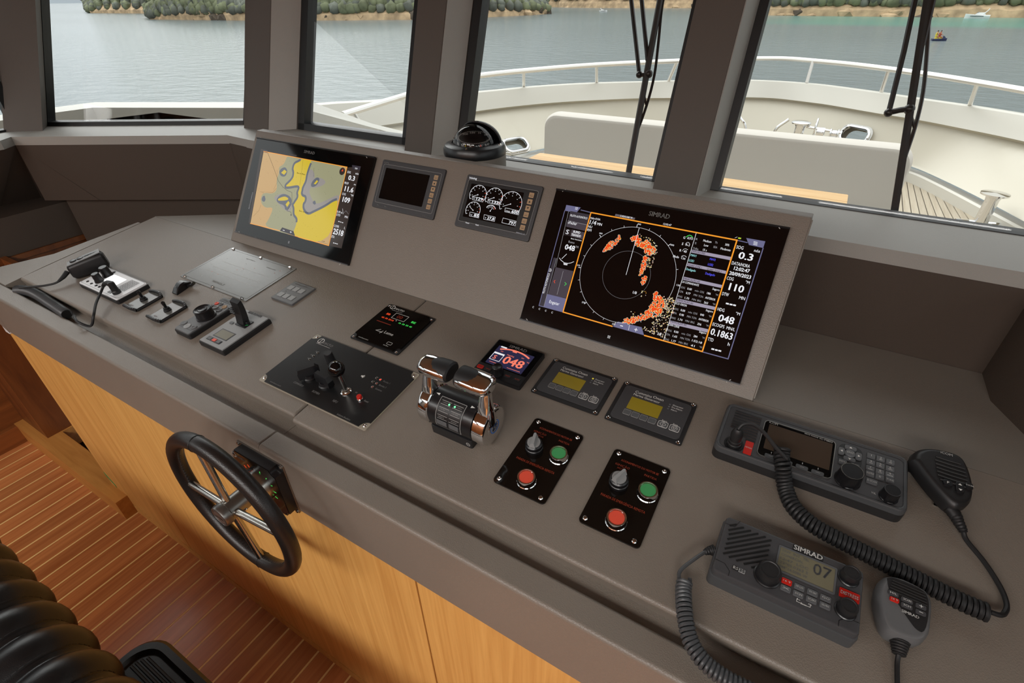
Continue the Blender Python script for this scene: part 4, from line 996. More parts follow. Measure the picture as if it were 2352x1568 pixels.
# --- small keypad
D = Dev(DASH, -1.1165, -.1260, 'keypad', 'small grey six button keypad between flush panel and chart display', 'keypad')
D.mb().rr(-1.1580, -1.0760, -.1670, -.0845, -.001, .0045, .003, .002).build('body', 'mid_grey', D.o)
for x in (-1.1415, -1.1212, -1.1000):
    for y in (-.1125, -.1460): D.mb().rr(x-.0085, x+.0085, y-.0085, y+.0085, .004, .0057, .001, .0005).build('key', 'grey_face', D.o)
lab(D, [('WIPER CONTROL', -1.1490, -1.0940, -.0935, .0042), ('1', -1.143, -1.140, -.1285, .003), ('2', -1.1225, -1.1195, -.1285, .003), ('3', -1.1015, -1.0985, -.1285, .003)], 'print_grey', .0049)

# --- narrow remote control with a big rotary knob
D = Dev(DASH, -1.2295, -.3000, 'remote_control', 'narrow grey autopilot remote with a large round black knob', 'remote')
x0, x1, y0, y1 = -1.2605, -1.1985, -.3730, -.2290
D.mb().rr(x0, x1, y0, y1, -.001, .013, .005, .003).build('body', 'black_plastic', D.o)
D.mb().rr(x0+.002, x1-.002, y0+.002, y1-.002, .012, .0158, .005, .0015).build('face', 'mid_grey', D.o)
D.mb().rr(x0+.004, x1-.004, -.2455, -.2325, .0155, .0164, .001, .0004).build('badge', 'black_satin', D.o)
lab(D, [('SIMRAD', -1.2530, -1.2130, -.2390, .0062)], 'print_grey', .0166, bold=.5)
D.mb().lathe([(.0235, 0), (.0235, .004), (.0215, .005), (.0205, .020), (.0215, .023), (.0190, .0245), (.0165, .0225), (.0120, .0222), (.0100, .0240), (.0060, .0225), (.001, .0225)], (-1.2240, -.3055, .0155), n=32).build('knob', 'black_satin', D.o)
for x, y, w, m_ in ((-1.2539, -.3480, .0085, 'mid_grey'), (-1.2330, -.3520, .0090, 'grey_face'), (-1.2120, -.3480, .0080, 'mid_grey'), (-1.2500, -.2575, .0060, 'red_cap'), (-1.2360, -.2545, .0055, 'key_grey'), (-1.2170, -.2590, .0070, 'tan_key'), (-1.2375, -.2700, .0080, 'grey_face'), (-1.2182, -.2735, .0080, 'mid_grey'), (-1.2521, -.2705, .0055, 'mid_grey')):
    D.mb().lathe([(w, 0), (w*.95, .0016), (w*.6, .0022), (w*.3, .0012)], (x, y, .0154), n=18).build('button', m_, D.o)
D.mb().strip([(x0+.003, -.3590), (x1-.003, -.3590)], .0006, .0160).build('joint_line', 'print_black', D.o)

# --- thruster control with folding lever
D = Dev(DASH, -1.1110, -.3050, 'thruster_control', 'grey bow thruster control with small olive screen and upright black lever', 'control')
x0, x1, y0, y1 = -1.1590, -1.0660, -.3740, -.2380
D.mb().rr(x0, x1, y0, y1, -.001, .0135, .003, .004).build('base', 'black_plastic', D.o)
D.mb().rr(x0+.003, x1-.003, y0+.003, y1-.003, .0125, .0158, .002, .001).build('face', 'grey_face', D.o)
D.mb().rr(-1.1400, -1.0890, -.3465, -.3180, .0155, .0162, .0006, .0002).build('screen_surround', 'black_satin', D.o)
D.mb().rr(-1.1370, -1.0920, -.3440, -.3205, .0160, .0165, .0006, .0001).build('screen', 'lcd_dull', D.o)
D.mb().rr(-1.1440, -1.0940, -.3620, -.3510, .0155, .0168, .002, .0006).build('button_strip', 'black_satin', D.o)
for x, m_ in ((-1.1345, 'key_grey'), (-1.1185, 'red_cap'), (-1.1025, 'key_grey')): D.mb().rr(x-.006, x+.006, -.3605, -.3525, .0165, .0176, .001, .0004).build('button', m_, D.o)
D.mb().rr(-1.1260, -1.0880, -.2950, -.2680, .0155, .0180, .002, .0006).build('lever_base', 'black_satin', D.o)
D.mb().poly([(-1.0950, -.2890), (-1.0880, -.2850), (-1.0920, -.2780)], .0183).build('arrow_mark', 'print_green', D.o)
D.mb().rr(-1.1440, -1.1330, -.2980, -.2910, .0155, .0175, .001, .0004).build('button', 'key_grey', D.o)
b = D.mb(); rg = []
for f in range(7):
    a = f/6; z = .018+.055*a; y = -.2805+.010*math.sin(a*1.6)-.002*a; x = -1.1120-.004*a; w = .0130+.002*a; th = .0085-.003*a
    rg.append([(x-w, y-th, z), (x+w, y-th, z), (x+w*1.0, y+th, z+.004*a), (x-w, y+th, z+.004*a)])
lv = b.rings(rg).build('lever', 'black_plastic', D.o)
b = D.mb()
for k in range(3): b.box(-1.1245, -1.1075, -.2925+.0004*k, -.2895, .050+.006*k, .0525+.006*k)
b.build('grip_ribs', 'black_satin', lv)
for s in (-1, 1): D.mb().cyl((-1.1080+s*.0145-.003, -.2800, .0205), .0045, .006, 12, 'x').build('hinge', 'black_satin', D.o)
lab(D, [('SIDE-POWER', -1.1385, -1.0880, -.2450, .0068)], 'print_black', .0161, bold=.4)

# --- rudder angle indicator
D = Dev(DASH, -.7705, -.1250, 'rudder_indicator', 'black square rudder angle indicator with red and green figures', 'gauge')
def notched(x0, x1, y0, y1, r_, n=5):
    o = []
    for cx, cy, a0 in ((x1, y1, 270), (x0, y1, 360), (x0, y0, 90), (x1, y0, 180)):
        for k in range(n+1): a = R(a0-90*k/n); o.append((cx+r_*math.cos(a), cy+r_*math.sin(a)))
    return o
D.mb().rr(-.8440, -.6990, -.1965, -.0540, -.001, .003, .004, .0008).build('base_plate', 'black_plastic', D.o)
D.mb().prism(notched(-.8405, -.7030, -.1925, -.0575, .0125), .002, .0062).build('front', 'plate_brown', D.o)
screws(D, [(-.8375, -.0610), (-.7060, -.0625), (-.7070, -.1900), (-.8365, -.1905)], .0034, .0016, .003)
lab(D, [('tecto', -.8170, -.7850, -.0655, .0085), ('Leme', -.7760, -.7500, -.1490, .0085), ('www.dtecto.com.br', -.8215, -.7910, -.1885, .003), ('Ind. Bras.', -.7480, -.7330, -.1855, .003)], 'print_white', .0066, bold=.7)
b = D.mb().arc((-.8230, -.0655), .0062, 0, 360, .0013, .0066, 20); b.strip([(-.8230, -.071), (-.8230, -.060)], .0012, .0066)
b.strip([(-.7905, -.1455), (-.8000, -.1530), (-.7815, -.1530), (-.7855, -.1565)], .0012, .0066); b.strip([(-.7820, -.1475), (-.7850, -.1580)], .0012, .0066)
b.strip([(-.7985, -.0800), (-.7600, -.0800), (-.7600, -.1000), (-.7985, -.1000)], .0011, .0066, True); b.frame(-.745, -.731, -.1805, -.1725, .0005, .0064, .0067, .002)
b.strip([(-.8190, -.0745), (-.7850, -.0745)], .0006, .0066); b.disc((-.7792, -.1045), .0015, .0066)
b.build('print', 'print_white', D.o)
lab(D, [('BB', -.8195, -.8085, -.0918, .0062), ('40', -.8225, -.8145, -.1075, .0048), ('30', -.8110, -.8035, -.1075, .0048), ('20', -.8005, -.7930, -.1075, .0048), ('10', -.7910, -.7850, -.1075, .0048)], 'em_red', .0066, bold=.6)
lab(D, [('BE', -.7420, -.7300, -.0922, .0062), ('10', -.7680, -.7620, -.1080, .0048), ('20', -.7580, -.7505, -.1080, .0048), ('30', -.7470, -.7395, -.1080, .0048), ('40', -.7365, -.7290, -.1080, .0048)], 'em_green', .0066, bold=.6)
lab(D, [('00', -.7880, -.7720, -.0900, .0105)], 'em_dim_red', .0066, bold=.4)
D.mb().strip([(-.8240, -.1230), (-.7800, -.1230)], .0025, .0065).build('print', 'em_dim_red', D.o)

# --- steering pump panel with knobs, joystick and lamps
D = Dev(DASH, -.7690, -.3060, 'steering_control', 'large black steering control panel with a ball topped joystick', 'panel')
D.mb().rr(-.9240, -.6145, -.3915, -.2225, -.001, .0025, .004, .0006).build('base_plate', 'base_alloy', D.o)
D.mb().prism(notched(-.9225, -.6160, -.3900, -.2240, .0165), .002, .0042).build('front', 'ote_black', D.o)
screws(D, [(-.9152, -.2303), (-.9164, -.3810), (-.6230, -.3825), (-.6225, -.2315)], .0040, .002, .0025)
lab(D, [('tecto', -.8850, -.8530, -.2385, .0095), ('COMANDO', -.8440, -.8150, -.3622, .0048), ('BOMBA', -.7862, -.7655, -.3630, .0052), ('NFU', -.7267, -.7150, -.3630, .0058), ('Indústria Brasileira', -.6915, -.6565, -.3860, .0040), ('Bomba 1', -.6705, -.6530, -.2740, .0042), ('Bomba 2', -.6709, -.6520, -.2866, .0042), ('Governo', -.6710, -.6535, -.2980, .0042), ('Reset', -.6682, -.6570, -.3341, .0045), ('www.dtecto.com.br', -.8934, -.8590, -.3840, .0030),
        ('FU', -.8765, -.8725, -.2700, .0035), ('NFU', -.8790, -.8725, -.2830, .0035), ('PA', -.8765, -.8725, -.2945, .0035), ('F1', -.822, -.818, -.327, .003), ('BB', -.722, -.717, -.325, .003), ('BE', -.701, -.696, -.325, .003)], 'print_grey', .0046, bold=.3)
b = D.mb().arc((-.8935, -.2380), .0075, 0, 360, .0014, .0046, 22); b.strip([(-.8935, -.2445), (-.8935, -.2315)], .0016, .0046); b.strip([(-.8990, -.2480), (-.8546, -.2480)], .0006, .0046)
b.poly([(-.7245, -.2815), (-.7215, -.2815), (-.7180, -.2780), (-.7180, -.2880), (-.7215, -.2850), (-.7245, -.2850)], .0046); b.strip([(-.7165, -.2800), (-.7165, -.2860)], .0008, .0046)
b.strip([(-.8090, -.2740), (-.8030, -.2740)], .0012, .0046); b.strip([(-.7600, -.3360), (-.7555, -.3300)], .0008, .0046)
b.build('print', 'print_white', D.o)
D.mb().lathe([(.0105, 0), (.0105, .002), (.0098, .003), (.0092, .024), (.0080, .026)], (-.8185, -.2790, .004), n=24).build('knob', 'black_plastic', D.o)
for cx, cy, rot in ((-.8225, -.3355, 55), (-.7740, -.3370, -5)):
    D.mb().lathe([(.0150, 0), (.0150, .003), (.0125, .005), (.0115, .010), (.010, .011)], (cx, cy, .004), n=28).build('selector_base', 'black_satin', D.o)
    Mx = Matrix.Translation((cx, cy, .009)) @ Matrix.Rotation(R(rot), 4, 'Z') @ Matrix.Scale(1.3, 4); b = MB(off=D.c, M=Mx)
    b.rings([[(-.0165, -.0055, 0), (.0170, -.0055, 0), (.0170, .0055, 0), (-.0165, .0055, 0)], [(-.0165, -.0052, .012), (.0180, -.0052, .012), (.0180, .0052, .012), (-.0165, .0052, .012)], [(-.0140, -.0035, .019), (.0130, -.0035, .019), (.0130, .0035, .019), (-.0140, .0035, .019)]])
    b.build('selector_handle', 'black_satin', D.o)
D.mb().lathe([(.0115, 0), (.0115, .002), (.0090, .004), (.0080, .004), (.0075, .002)], (-.7200, -.3330, .004), n=24).build('joystick_collar', 'chrome', D.o)
D.mb().tube([(-.7200, -.3330, .004), (-.7170, -.3345, .030), (-.7150, -.3365, .068)], .0046, 12).build('joystick_shaft', 'steel', D.o)
D.mb().sphere((-.7120, -.3390, .077), .0165, 24, 14).build('joystick_ball', 'black_gloss', D.o)
D.mb().lathe([(.0066, 0), (.0066, .003), (.0058, .004)], (-.6788, -.3352, .004), n=18).build('button_collar', 'chrome', D.o)
D.mb().lathe([(.0055, 0), (.0055, .009), (.0045, .0105), (.001, .0106)], (-.6788, -.3352, .004), n=18).build('reset_button', 'red_plastic', D.o)
for x, y, m_ in ((-.6893, -.2739, 'print_black'), (-.6786, -.2744, 'em_led_red'), (-.6888, -.2861, 'print_black'), (-.6782, -.2865, 'em_dim_red'), (-.6794, -.2982, 'em_dim_red'), (-.8686, -.2715, 'print_black'), (-.8691, -.2840, 'print_black'), (-.8690, -.2955, 'print_black')):
    D.mb().lathe([(.0030, 0), (.0030, .001), (.0023, .0013)], (x, y, .0040), n=12).build('led_ring', 'steel', D.o)
    led(D, x, y, .0048, .0023, m_)

# --- twin throttle levers
D = Dev(DASH, -.4540, -.2950, 'throttle_control', 'twin chrome throttle levers on a black engine control head', 'control')
D.mb().rr(-.4990, -.4080, -.3330, -.2550, -.001, .020, .004, .002).build('foot', 'black_plastic', D.o)
D.mb().lathe([(.0365, -.0465), (.0375, -.0445), (.0375, .0445), (.0365, .0465)], (-.4530, -.2970, .0400), 'x', 40).build('drum', 'black_satin', D.o)
def on_drum(ax, s, dr=0.0):
    """ax: position along the drum, s: arc length from the crest towards the helm"""
    r_ = .0377+dr; a = s/r_
    return (-.4530+ax, -.2970-r_*math.sin(a), .0400+r_*math.cos(a))
def drum_text(m_, txt, ax, s, h, w, bold=.2):
    vs, fs, wd = glyphs(txt, bold); sy = h/CAPH; sx = w/wd
    m_.add([on_drum(ax+p[0]*sx, s+h/2-p[1]*sy, .0012) for p in vs], fs)
def drum_patch(m_, x0, x1, s0, s1, d0, d1, n=8):
    rg = [[on_drum(x0, s0+(s1-s0)*k/n, d0), on_drum(x1, s0+(s1-s0)*k/n, d0), on_drum(x1, s0+(s1-s0)*k/n, d1), on_drum(x0, s0+(s1-s0)*k/n, d1)] for k in range(n+1)]
    return m_.rings(rg)
kp = drum_patch(D.mb(), -.0270, .0265, .008, .068, -.002, .0008, 12).build('keypad', 'black_plastic', D.o)
b = D.mb()
for x0, x1, s0, s1 in ((-.0270, .0265, .0078, .0086), (-.0270, .0265, .0676, .0684), (-.0274, -.0266, .008, .068), (.0261, .0269, .008, .068)): drum_patch(b, x0, x1, s0, s1, 0, .0012)
for s in (.014, .021, .027, .034, .041, .048):
    drum_patch(b, -.0230, -.002, s, s+.0007, 0, .0012, 2); drum_patch(b, .002, .0230, s, s+.0007, 0, .0012, 2)
for t_, x, s, w in (('CONTROL', -.021, .0178, .012), ('CONTROL', .009, .0178, .012), ('CRUISE', -.021, .0305, .012), ('ONE LEVER', .005, .0305, .014), ('WARM UP', -.021, .0450, .013), ('BACKUP', .007, .0450, .012)): drum_text(b, t_, x, s, .0022, w)
b.build('print', 'print_grey', kp)
for x0, x1 in ((-.0240, -.0020), (.0030, .0230)): drum_patch(D.mb(), x0, x1, .0525, .0640, 0, .0022).build('key', 'key_grey', kp)
b = D.mb(); drum_text(b, 'CONTROL SET', -.0215, .0585, .0022, .017); drum_text(b, 'SYNC', .0075, .0585, .0022, .010); b.M = Matrix.Translation((0, -.001, .001)); b.build('print', 'print_grey', kp)
for x in (-.006, .006):
    D.mb().sphere(on_drum(x, .0178, .0), .0022, 10, 6).build('led', 'em_led_green', kp)
b = D.mb()
for sx in (-1, 1):
    b.add([on_drum(sx*.042, .006, .0006), on_drum(sx*.034, .004, .0006), on_drum(sx*.034, .009, .0006)], [(0, 1, 2)])
b.build('arrow_mark', 'print_white', D.o)
def lever(side):
    xo = -.4530+side*.0470
    a, e = (xo, xo+side*.026)
    p = [(.0345, 0), (.0385, .003), (.0385, .020), (.036, .0245), (.030, .026)]
    M2 = Matrix.Translation((xo, -.2970, .0400)) @ Matrix.Rotation(PI/2*side, 4, 'Y')
    hub = D.mb().lathe(p, n=36, M=M2).build('lever_hub', 'chrome', D.o)
    b = D.mb(); rg = []
    for y, z, w, th in ((-.300, .050, .030, .016), (-.299, .072, .027, .014), (-.296, .092, .021, .012), (-.292, .110, .017, .010), (-.289, .124, .015, .010)):
        xx = xo+side*.0135
        rg.append([(xx+th*math.copysign(abs(math.cos(t))**.6, math.cos(t)), y+w*.5*math.copysign(abs(math.sin(t))**.6, math.sin(t))*1.0, z) for t in [2*PI*k/16 for k in range(16)]])
    arm = b.rings(rg).build('lever_arm', 'chrome', D.o)
    # handle: half of a rounded grip reaching towards the other lever
    b = D.mb(); rg = []
    for f, sc in ((-.10, .35), (-.04, .72), (.08, .92), (.35, 1.0), (.7, .98), (.93, .93), (1.0, .82)):
        x = xo+side*.022-side*f*.060; ring = []
        for k in range(24):
            t_ = 2*PI*k/24; cy = .0245*sc*math.cos(t_); cz = .0155*sc*math.sin(t_)*(1 if math.sin(t_) > 0 else 1.25)
            ring.append((x, -.2890+cy, .1300+cz))
        rg.append(ring)
    hd = b.rings(rg).build('handle', 'chrome', D.o)
    b = D.mb(); rg = []
    for f, sc in ((.30, .55), (.34, .86), (.55, .97), (.8, 1.0), (.985, .98), (1.03, .86)):
        x = xo+side*.022-side*f*.060
        ring = []
        for k in range(24):
            t_ = 2*PI*k/24; cy = .0222*sc*math.cos(t_); cz = (.0175 if f < 1 else .016)*sc*math.sin(t_)*(1 if math.sin(t_) > 0 else .9)
            ring.append((x, -.2890+cy, .1300+cz))
        rg.append(ring)
    b.rings(rg).build('grip_pad', 'rubber', hd)
lever(-1); lever(1)
D.mb().lathe([(.0175, 0), (.0175, .0008), (.0165, .0012)], (-.3800-.0002, -.2970, .0400), 'x', 28).build('badge', 'chrome', D.o)
Mb = Matrix.Translation((-.3788, -.2970, .0400)) @ Matrix(((0, 0, 1, 0), (1, 0, 0, 0), (0, 1, 0, 0), (0, 0, 0, 1)))
b = MB(off=D.c, M=Mb); b.arc((0, 0), .0125, 0, 360, .0024, .0003, 24); b.text('ZF', -.0085, 0, .0004, .0120, .0170, 1)
b.build('badge_print', 'blue_logo', D.o)
Mf = Matrix.Translation((-.4160, -.3332, .0095)) @ Matrix.Rotation(PI/2, 4, 'X')
b = MB(off=D.c, M=Mf); b.arc((0, 0), .0038, 0, 360, .0006, .0003, 18); b.text('ZF', -.002, 0, .0003, .003, .004, .4); b.build('badge_print', 'print_white', D.o)

# --- autopilot control head
D = Dev(DASH, -.4620, -.1150, 'autopilot_head', 'small square black autopilot display showing salmon heading figures', 'display')
D.mb().rr(-.5190, -.4040, -.1700, -.0585, -.001, .010, .004, .0025).build('body', 'black_satin', D.o)
D.mb().rr(-.5160, -.4070, -.1400, -.0615, .0095, .0106, .003, .0004).build('glass_front', 'black_gloss', D.o)
D.mb().rr(-.5055, -.4190, -.1370, -.0780, .0104, .0108, .001, .0001).build('screen', 'em_navy', D.o)
lab(D, [('SIMRAD', -.4850, -.4420, -.0705, .0080)], 'print_grey', .0110, bold=.6)
b = D.mb(); b.text('048', -.4745, -.1130, .0112, .0225, .0480, 1); b.text('S', -.4985, -.1150, .0112, .0110, .0075, .8); b.text('Heading', -.4745, -.0975, .0112, .0040, .0170, .1); b.text('°M', -.4260, -.1010, .0112, .0035, .006)
b.arc((-.4620, -.1560), .0760, 118, 62, .0040, .0112, 16); b.box(-.4690, -.4590, -.0855, -.0800, .0111, .0113); b.strip([(-.4990, -.1310), (-.4820, -.1310)], .001, .0112); b.strip([(-.455, -.1325), (-.424, -.1325)], .001, .0112)
b.text('030', -.4930, -.0935, .0112, .0030, .006); b.text('060', -.4420, -.0935, .0112, .0030, .006)
b.build('screen_graphics', 'em_salmon', D.o)
b = D.mb(); b.frame(-.5040, -.4790, -.1245, -.1000, .0009, .0108, .0112, .001); b.box(-.5040, -.4790, -.1045, -.1000, .0108, .0112); b.box(-.5000, -.4860, -.0820, -.0785, .0108, .0112); b.build('screen_graphics', 'em_white', D.o)
D.mb().lathe([(.0125, 0), (.0125, .003), (.0112, .005), (.0105, .018), (.0090, .0195), (.0050, .0185), (.001, .0185)], (-.4640, -.1530, .0098), n=26).build('knob', 'black_satin', D.o)
for x, m_, t_ in ((-.5070, 'red_plastic', 'STBY'), (-.4880, 'black_plastic', 'MENU'), (-.4410, 'black_plastic', 'MODE'), (-.4190, 'black_plastic', 'AUTO')):
    kb = D.mb().rr(x-.0075, x+.0075, -.1580, -.1480, .0095, .0112, .003, .0006).build('key', m_, D.o)
    lab(D, [(t_, x-.005, x+.005, -.1530, .0028)], 'red_cap' if x > -.5 else 'print_black', .0114, kb)

# --- two generator panels
def generator(cx, cy, label, running):
    D = Dev(DASH, cx, cy, 'generator_panel', label, 'panel', 'generator panels')
    dx = cx+.3128; dy = cy+.1085
    D.mb().rr(cx-.0712, cx+.0712, cy-.0540, cy+.0520, -.001, .0028, .004, .0008).build('base_plate', 'black_plastic', D.o)
    D.mb().rr(cx-.0640, cx+.0640, cy-.0455, cy+.0450, .0025, .0042, .008, .0008).build('front', 'dark_grey', D.o)
    D.mb().rr(-.3560+dx, -.2960+dx, -.1225+dy, -.0905+dy, .004, .0045, .001, .0001).build('screen', 'lcd_olive', D.o)
    screws(D, [(cx-.0645, cy+.0490), (cx+.0642, cy+.0490), (cx+.0650, cy-.0490), (cx-.0640, cy-.0490)], .0040, .0018, .0028)
    lab(D, [('Cummins', -.3547+dx, -.3225+dx, -.0752+dy, .0062), ('Marine Generator', -.3553+dx, -.3045+dx, -.0830+dy, .0055), ('Generator', -.2816+dx, -.2620+dx, -.0780+dy, .0036), ('Pre-Alarm', -.2816+dx, -.2625+dx, -.0840+dy, .0036), ('Alarm', -.2816+dx, -.2705+dx, -.0900+dy, .0036), ('Start', -.2880+dx, -.2785+dx, -.1222+dy, .0036), ('Stop', -.2678+dx, -.2590+dx, -.1222+dy, .0036)], 'print_white', .0045, bold=.1)
    lab(D, [('Onan', -.3205+dx, -.3000+dx, -.0740+dy, .0064)], 'print_white', .0045, bold=1.1)
    for k in range(4):
        x = -.3505+dx+k*.0158; D.mb().rr(x-.0068, x+.0068, -.1385+dy, -.1262+dy, .004, .0050, .002, .0004).build('key', 'key_grey', D.o)
        D.mb().frame(x-.0070, x+.0070, -.1387+dy, -.1260+dy, .0005, .0045, .0052, .002).build('key_outline', 'print_grey', D.o)
    for x, s in ((-.2834+dx, 0), (-.2625+dx, 1)):
        D.mb().rr(x-.0088, x+.0088, -.1385+dy, -.1250+dy, .004, .0050, .003, .0004).build('key', 'key_grey', D.o)
        b = D.mb().frame(x-.0090, x+.0090, -.1387+dy, -.1248+dy, .0006, .0045, .0052, .003); y = -.1317+dy
        if s: b.arc((x, y), .0050, 0, 360, .0006, .0053, 18); b.strip([(x-.003, y+.0018), (x+.003, y+.0018), (x, y-.0030)], .0006, .0053, True)
        else: b.strip([(x-.0055, y), (x, y+.0055), (x+.0055, y), (x, y-.0055)], .0006, .0053, True); b.strip([(x, y-.003), (x, y+.003)], .0008, .0053)
        b.build('key_symbol', 'print_white', D.o)
    for k in range(3): led(D, -.2866+dx, -.0785-.0058*k+dy, .0042, .0019, 'em_led_amber' if running and k == 0 else 'key_grey')
generator(-.3128, -.1085, 'grey generator panel with olive screen, amber lamp lit, beside the autopilot display', True)
generator(-.1575, -.1085, 'grey generator panel with olive screen and no lamp lit, below the radar display', False)

# --- two engine start panels
def engine_panel(cx, cy, label, side):
    D = Dev(DASH, cx, cy, 'engine_start_control', label, 'panel', 'engine start panels')
    dx = cx+.2920; dy = cy+.2960
    D.mb().rr(-.3410+dx, -.2425+dx, -.3740+dy, -.2180+dy, -.001, .0030, .007, .0006, 5).build('plate', 'plate_brown', D.o)
    screws(D, [(-.3310+dx, -.2262+dy), (-.2517+dx, -.2265+dy), (-.2530+dx, -.3655+dy), (-.3322+dx, -.3648+dy)], .0040, .0020, .003)
    lab(D, [('ACIONAMENTOS DO MOTOR '+side, -.3228+dx, -.2580+dx, -.2370+dy, .0042), ('IGNIÇÃO', -.3286+dx, -.3040+dx, -.2478+dy, .0042), ('MOTOR', -.3230+dx, -.3060+dx, -.2545+dy, .0036), ('PARTIDA', -.2785+dx, -.2580+dx, -.2478+dy, .0042), ('PARADA DE EMERGÊNCIA REMOTA', -.3275+dx, -.2545+dx, -.3138+dy, .0046)], 'print_red', .0034, bold=.1)
    kx, ky = -.3100+dx, -.2820+dy
    D.mb().lathe([(.0160, 0), (.0160, .005), (.0150, .006), (.0150, .013), (.0130, .0150)], (kx, ky, .003), n=28).build('selector_base', 'black_satin', D.o)
    Mx = Matrix.Translation((kx, ky, .0165)) @ Matrix.Rotation(R(105 if side == 'BB' else 70), 4, 'Z')
    b = MB(off=D.c, M=Mx); b.lathe([(.0120, 0), (.0115, .004)], n=24)
    b.rings([[(-.0125, -.0055, .002), (.0135, -.0050, .002), (.0150, 0, .002), (.0135, .0050, .002), (-.0125, .0055, .002)], [(-.0115, -.0030, .012), (.0125, -.0022, .012), (.0140, 0, .012), (.0125, .0022, .012), (-.0115, .0030, .012)]])
    b.build('selector_handle', 'grey_face', D.o)
    for x, y, m_ in ((-.2622+dx, -.2815+dy, 'green_cap'), (-.2880+dx, -.3490+dy, 'red_cap')):
        D.mb().lathe([(.0168, 0), (.0168, .003), (.0158, .004), (.0158, .0130), (.0150, .0150), (.0134, .0150), (.0128, .0130)], (x, y, .003), n=36).build('button_bezel', 'chrome', D.o)
        D.mb().lathe([(.0128, 0), (.0128, .0105), (.0118, .0115), (.001, .0117)], (x, y, .0050), n=32).build('push_button', m_, D.o)
engine_panel(-.2920, -.2960, 'glossy black engine start panel with green and red buttons, next to the throttle', 'BB')
engine_panel(-.1350, -.2960, 'glossy black engine start panel with green and red buttons, next to the two radios', 'BE')
# ------------------------------------------------------------------ long range radio at the back, its microphone and coiled cord
D = Dev(DASH, .0980, -.1060, 'radio', 'wide black marine radio with number keys and a blank brown screen', 'radio')
D.mb().rr(-.0375, .2345, -.1590, -.0480, -.002, .0200, .012, .004, 4).build('housing', 'black_plastic', D.o)
b = D.mb(); rg = []
for z, i_, r_ in ((.018, 0, .013), (.0255, .0006, .0125), (.0285, .0025, .011), (.0290, .0045, .010), (.0282, .0062, .009), (.0262, .0066, .009)):
    rg.append([(x, y, z) for x, y in MB.rrpts(-.0375+i_, .2345-i_, -.1590+i_, -.0480-i_, r_, 5)])
b.rings(rg).build('front_rim', 'rubber_grey', D.o)
D.mb().rr(-.0320, .2290, -.1535, -.0535, .018, .0268, .008, .0005, 4).build('front', 'dark_grey', D.o)
D.mb().frame(.0268, .1350, -.1450, -.0625, .0012, .0262, .0284, .008, 4).build('screen_trim', 'satin_steel', D.o)
D.mb().rr(.0280, .1340, -.1440, -.0635, .0262, .0274, .007, .0003, 4).build('screen_panel', 'black_gloss', D.o)
D.mb().rr(.0348, .1305, -.1270, -.0700, .0270, .0278, .001, .0001).build('screen', 'lcd_brown', D.o)
g = D.mb()
for k in range(10):
    y = -.0650-k*.0063; x0 = -.0215; x1 = .0215
    if k > 6: x0 = -.002+.004*(k-7)
    g.tube([(x0, y, .0266), (x1, y, .0266)], .0019, 6)
g.build('speaker_slots', 'black_satin', D.o)
lab(D, [('iCOM', .0336, .0470, -.0660, .0045), ('MF/HF MARINE', .0886, .1090, -.0665, .0026), ('IC-M803', .1110, .1297, -.0665, .0036)], 'print_white', .0280, bold=.3)
b = D.mb()
for x in (.0479, .0710, .0935, .1157):
    k = D.mb().rr(x-.0088, x+.0088, -.1450, -.1370, .0265, .0296, .002, .0008).build('soft_key', 'rubber_grey', D.o)
    b.strip([(x-.003, -.1410), (x+.003, -.1410)], .0007, .0298); b.strip([(x, -.1300), (x, -.1335)], .0012, .0280)
b.build('print', 'print_grey', D.o)
D.mb().rr(.1395, .1730, -.1050, -.0590, .0262, .0270, .012, .0004, 4).build('pad_recess', 'black_plastic', D.o)
D.mb().lathe([(.0078, 0), (.0078, .003), (.0065, .0042), (.001, .0044)], (.1555, -.0790, .0264), n=22).build('enter_key', 'key_grey', D.o)
b = D.mb().text('ENT', .1555, -.0790, .0311, .0034, .0092, .3, 0, 'c')
for dx, dy, a in ((0, .0122, 0), (-.0120, 0, 90), (.0120, 0, -90), (0, -.0122, 180)):
    w = .0085 if dx == 0 else .0045; h_ = .0045 if dx == 0 else .0075
    D.mb().rr(.1555+dx-w, .1555+dx+w, -.0790+dy-h_, -.0790+dy+h_, .0262, .0292, .003, .0008).build('arrow_key', 'key_grey', D.o)
    ca, sa = math.cos(R(a)), math.sin(R(a)); b.poly([(.1555+dx+x*ca-y*sa, -.0790+dy+x*sa+y*ca) for x, y in ((-.0022, -.0014), (.0022, -.0014), (0, .0020))], .0294)
b.build('print', 'print_white', D.o)
keys = [('1', .1841, -.0690), ('2', .1970, -.0690), ('3', .2100, -.0690), ('4', .1841, -.0825), ('5', .1970, -.0825), ('6', .2100, -.0830), ('7', .1841, -.0955), ('8', .1970, -.0960), ('9', .2100, -.0955), ('RX/TX', .1845, -.1066), ('0', .1972, -.1068), ('TUNE', .2104, -.1066), ('D-SCAN', .1875, -.1208), ('MENU', .1470, -.1010), ('CLR', .1640, -.1015)]
sub = {'2': 'ABC', '3': 'DEF', '4': 'GHI', '5': 'JKL', '6': 'MNO', '7': 'PQRS', '8': 'TUV', '9': 'WXYZ'}
for t_, x, y in keys:
    w = .0075 if t_ == 'D-SCAN' else .0058
    kb = D.mb().rr(x-w, x+w, y-.0048, y+.0048, .0262, .0290, .0015, .0008).build('key', 'key_grey', D.o)
    wd = .0028*len(t_)**.75+.0004
    b = D.mb().text(t_, x, y+(.0012 if t_ in sub else 0), .0293, .0038 if len(t_) == 1 else .0030, None if len(t_) == 1 else w*1.6, .2, 0, 'c')
    if t_ in sub: b.text(sub[t_], x, y-.0026, .0293, .0017, None, 0, 0, 'c')
    b.build('lettering', 'print_white', kb)
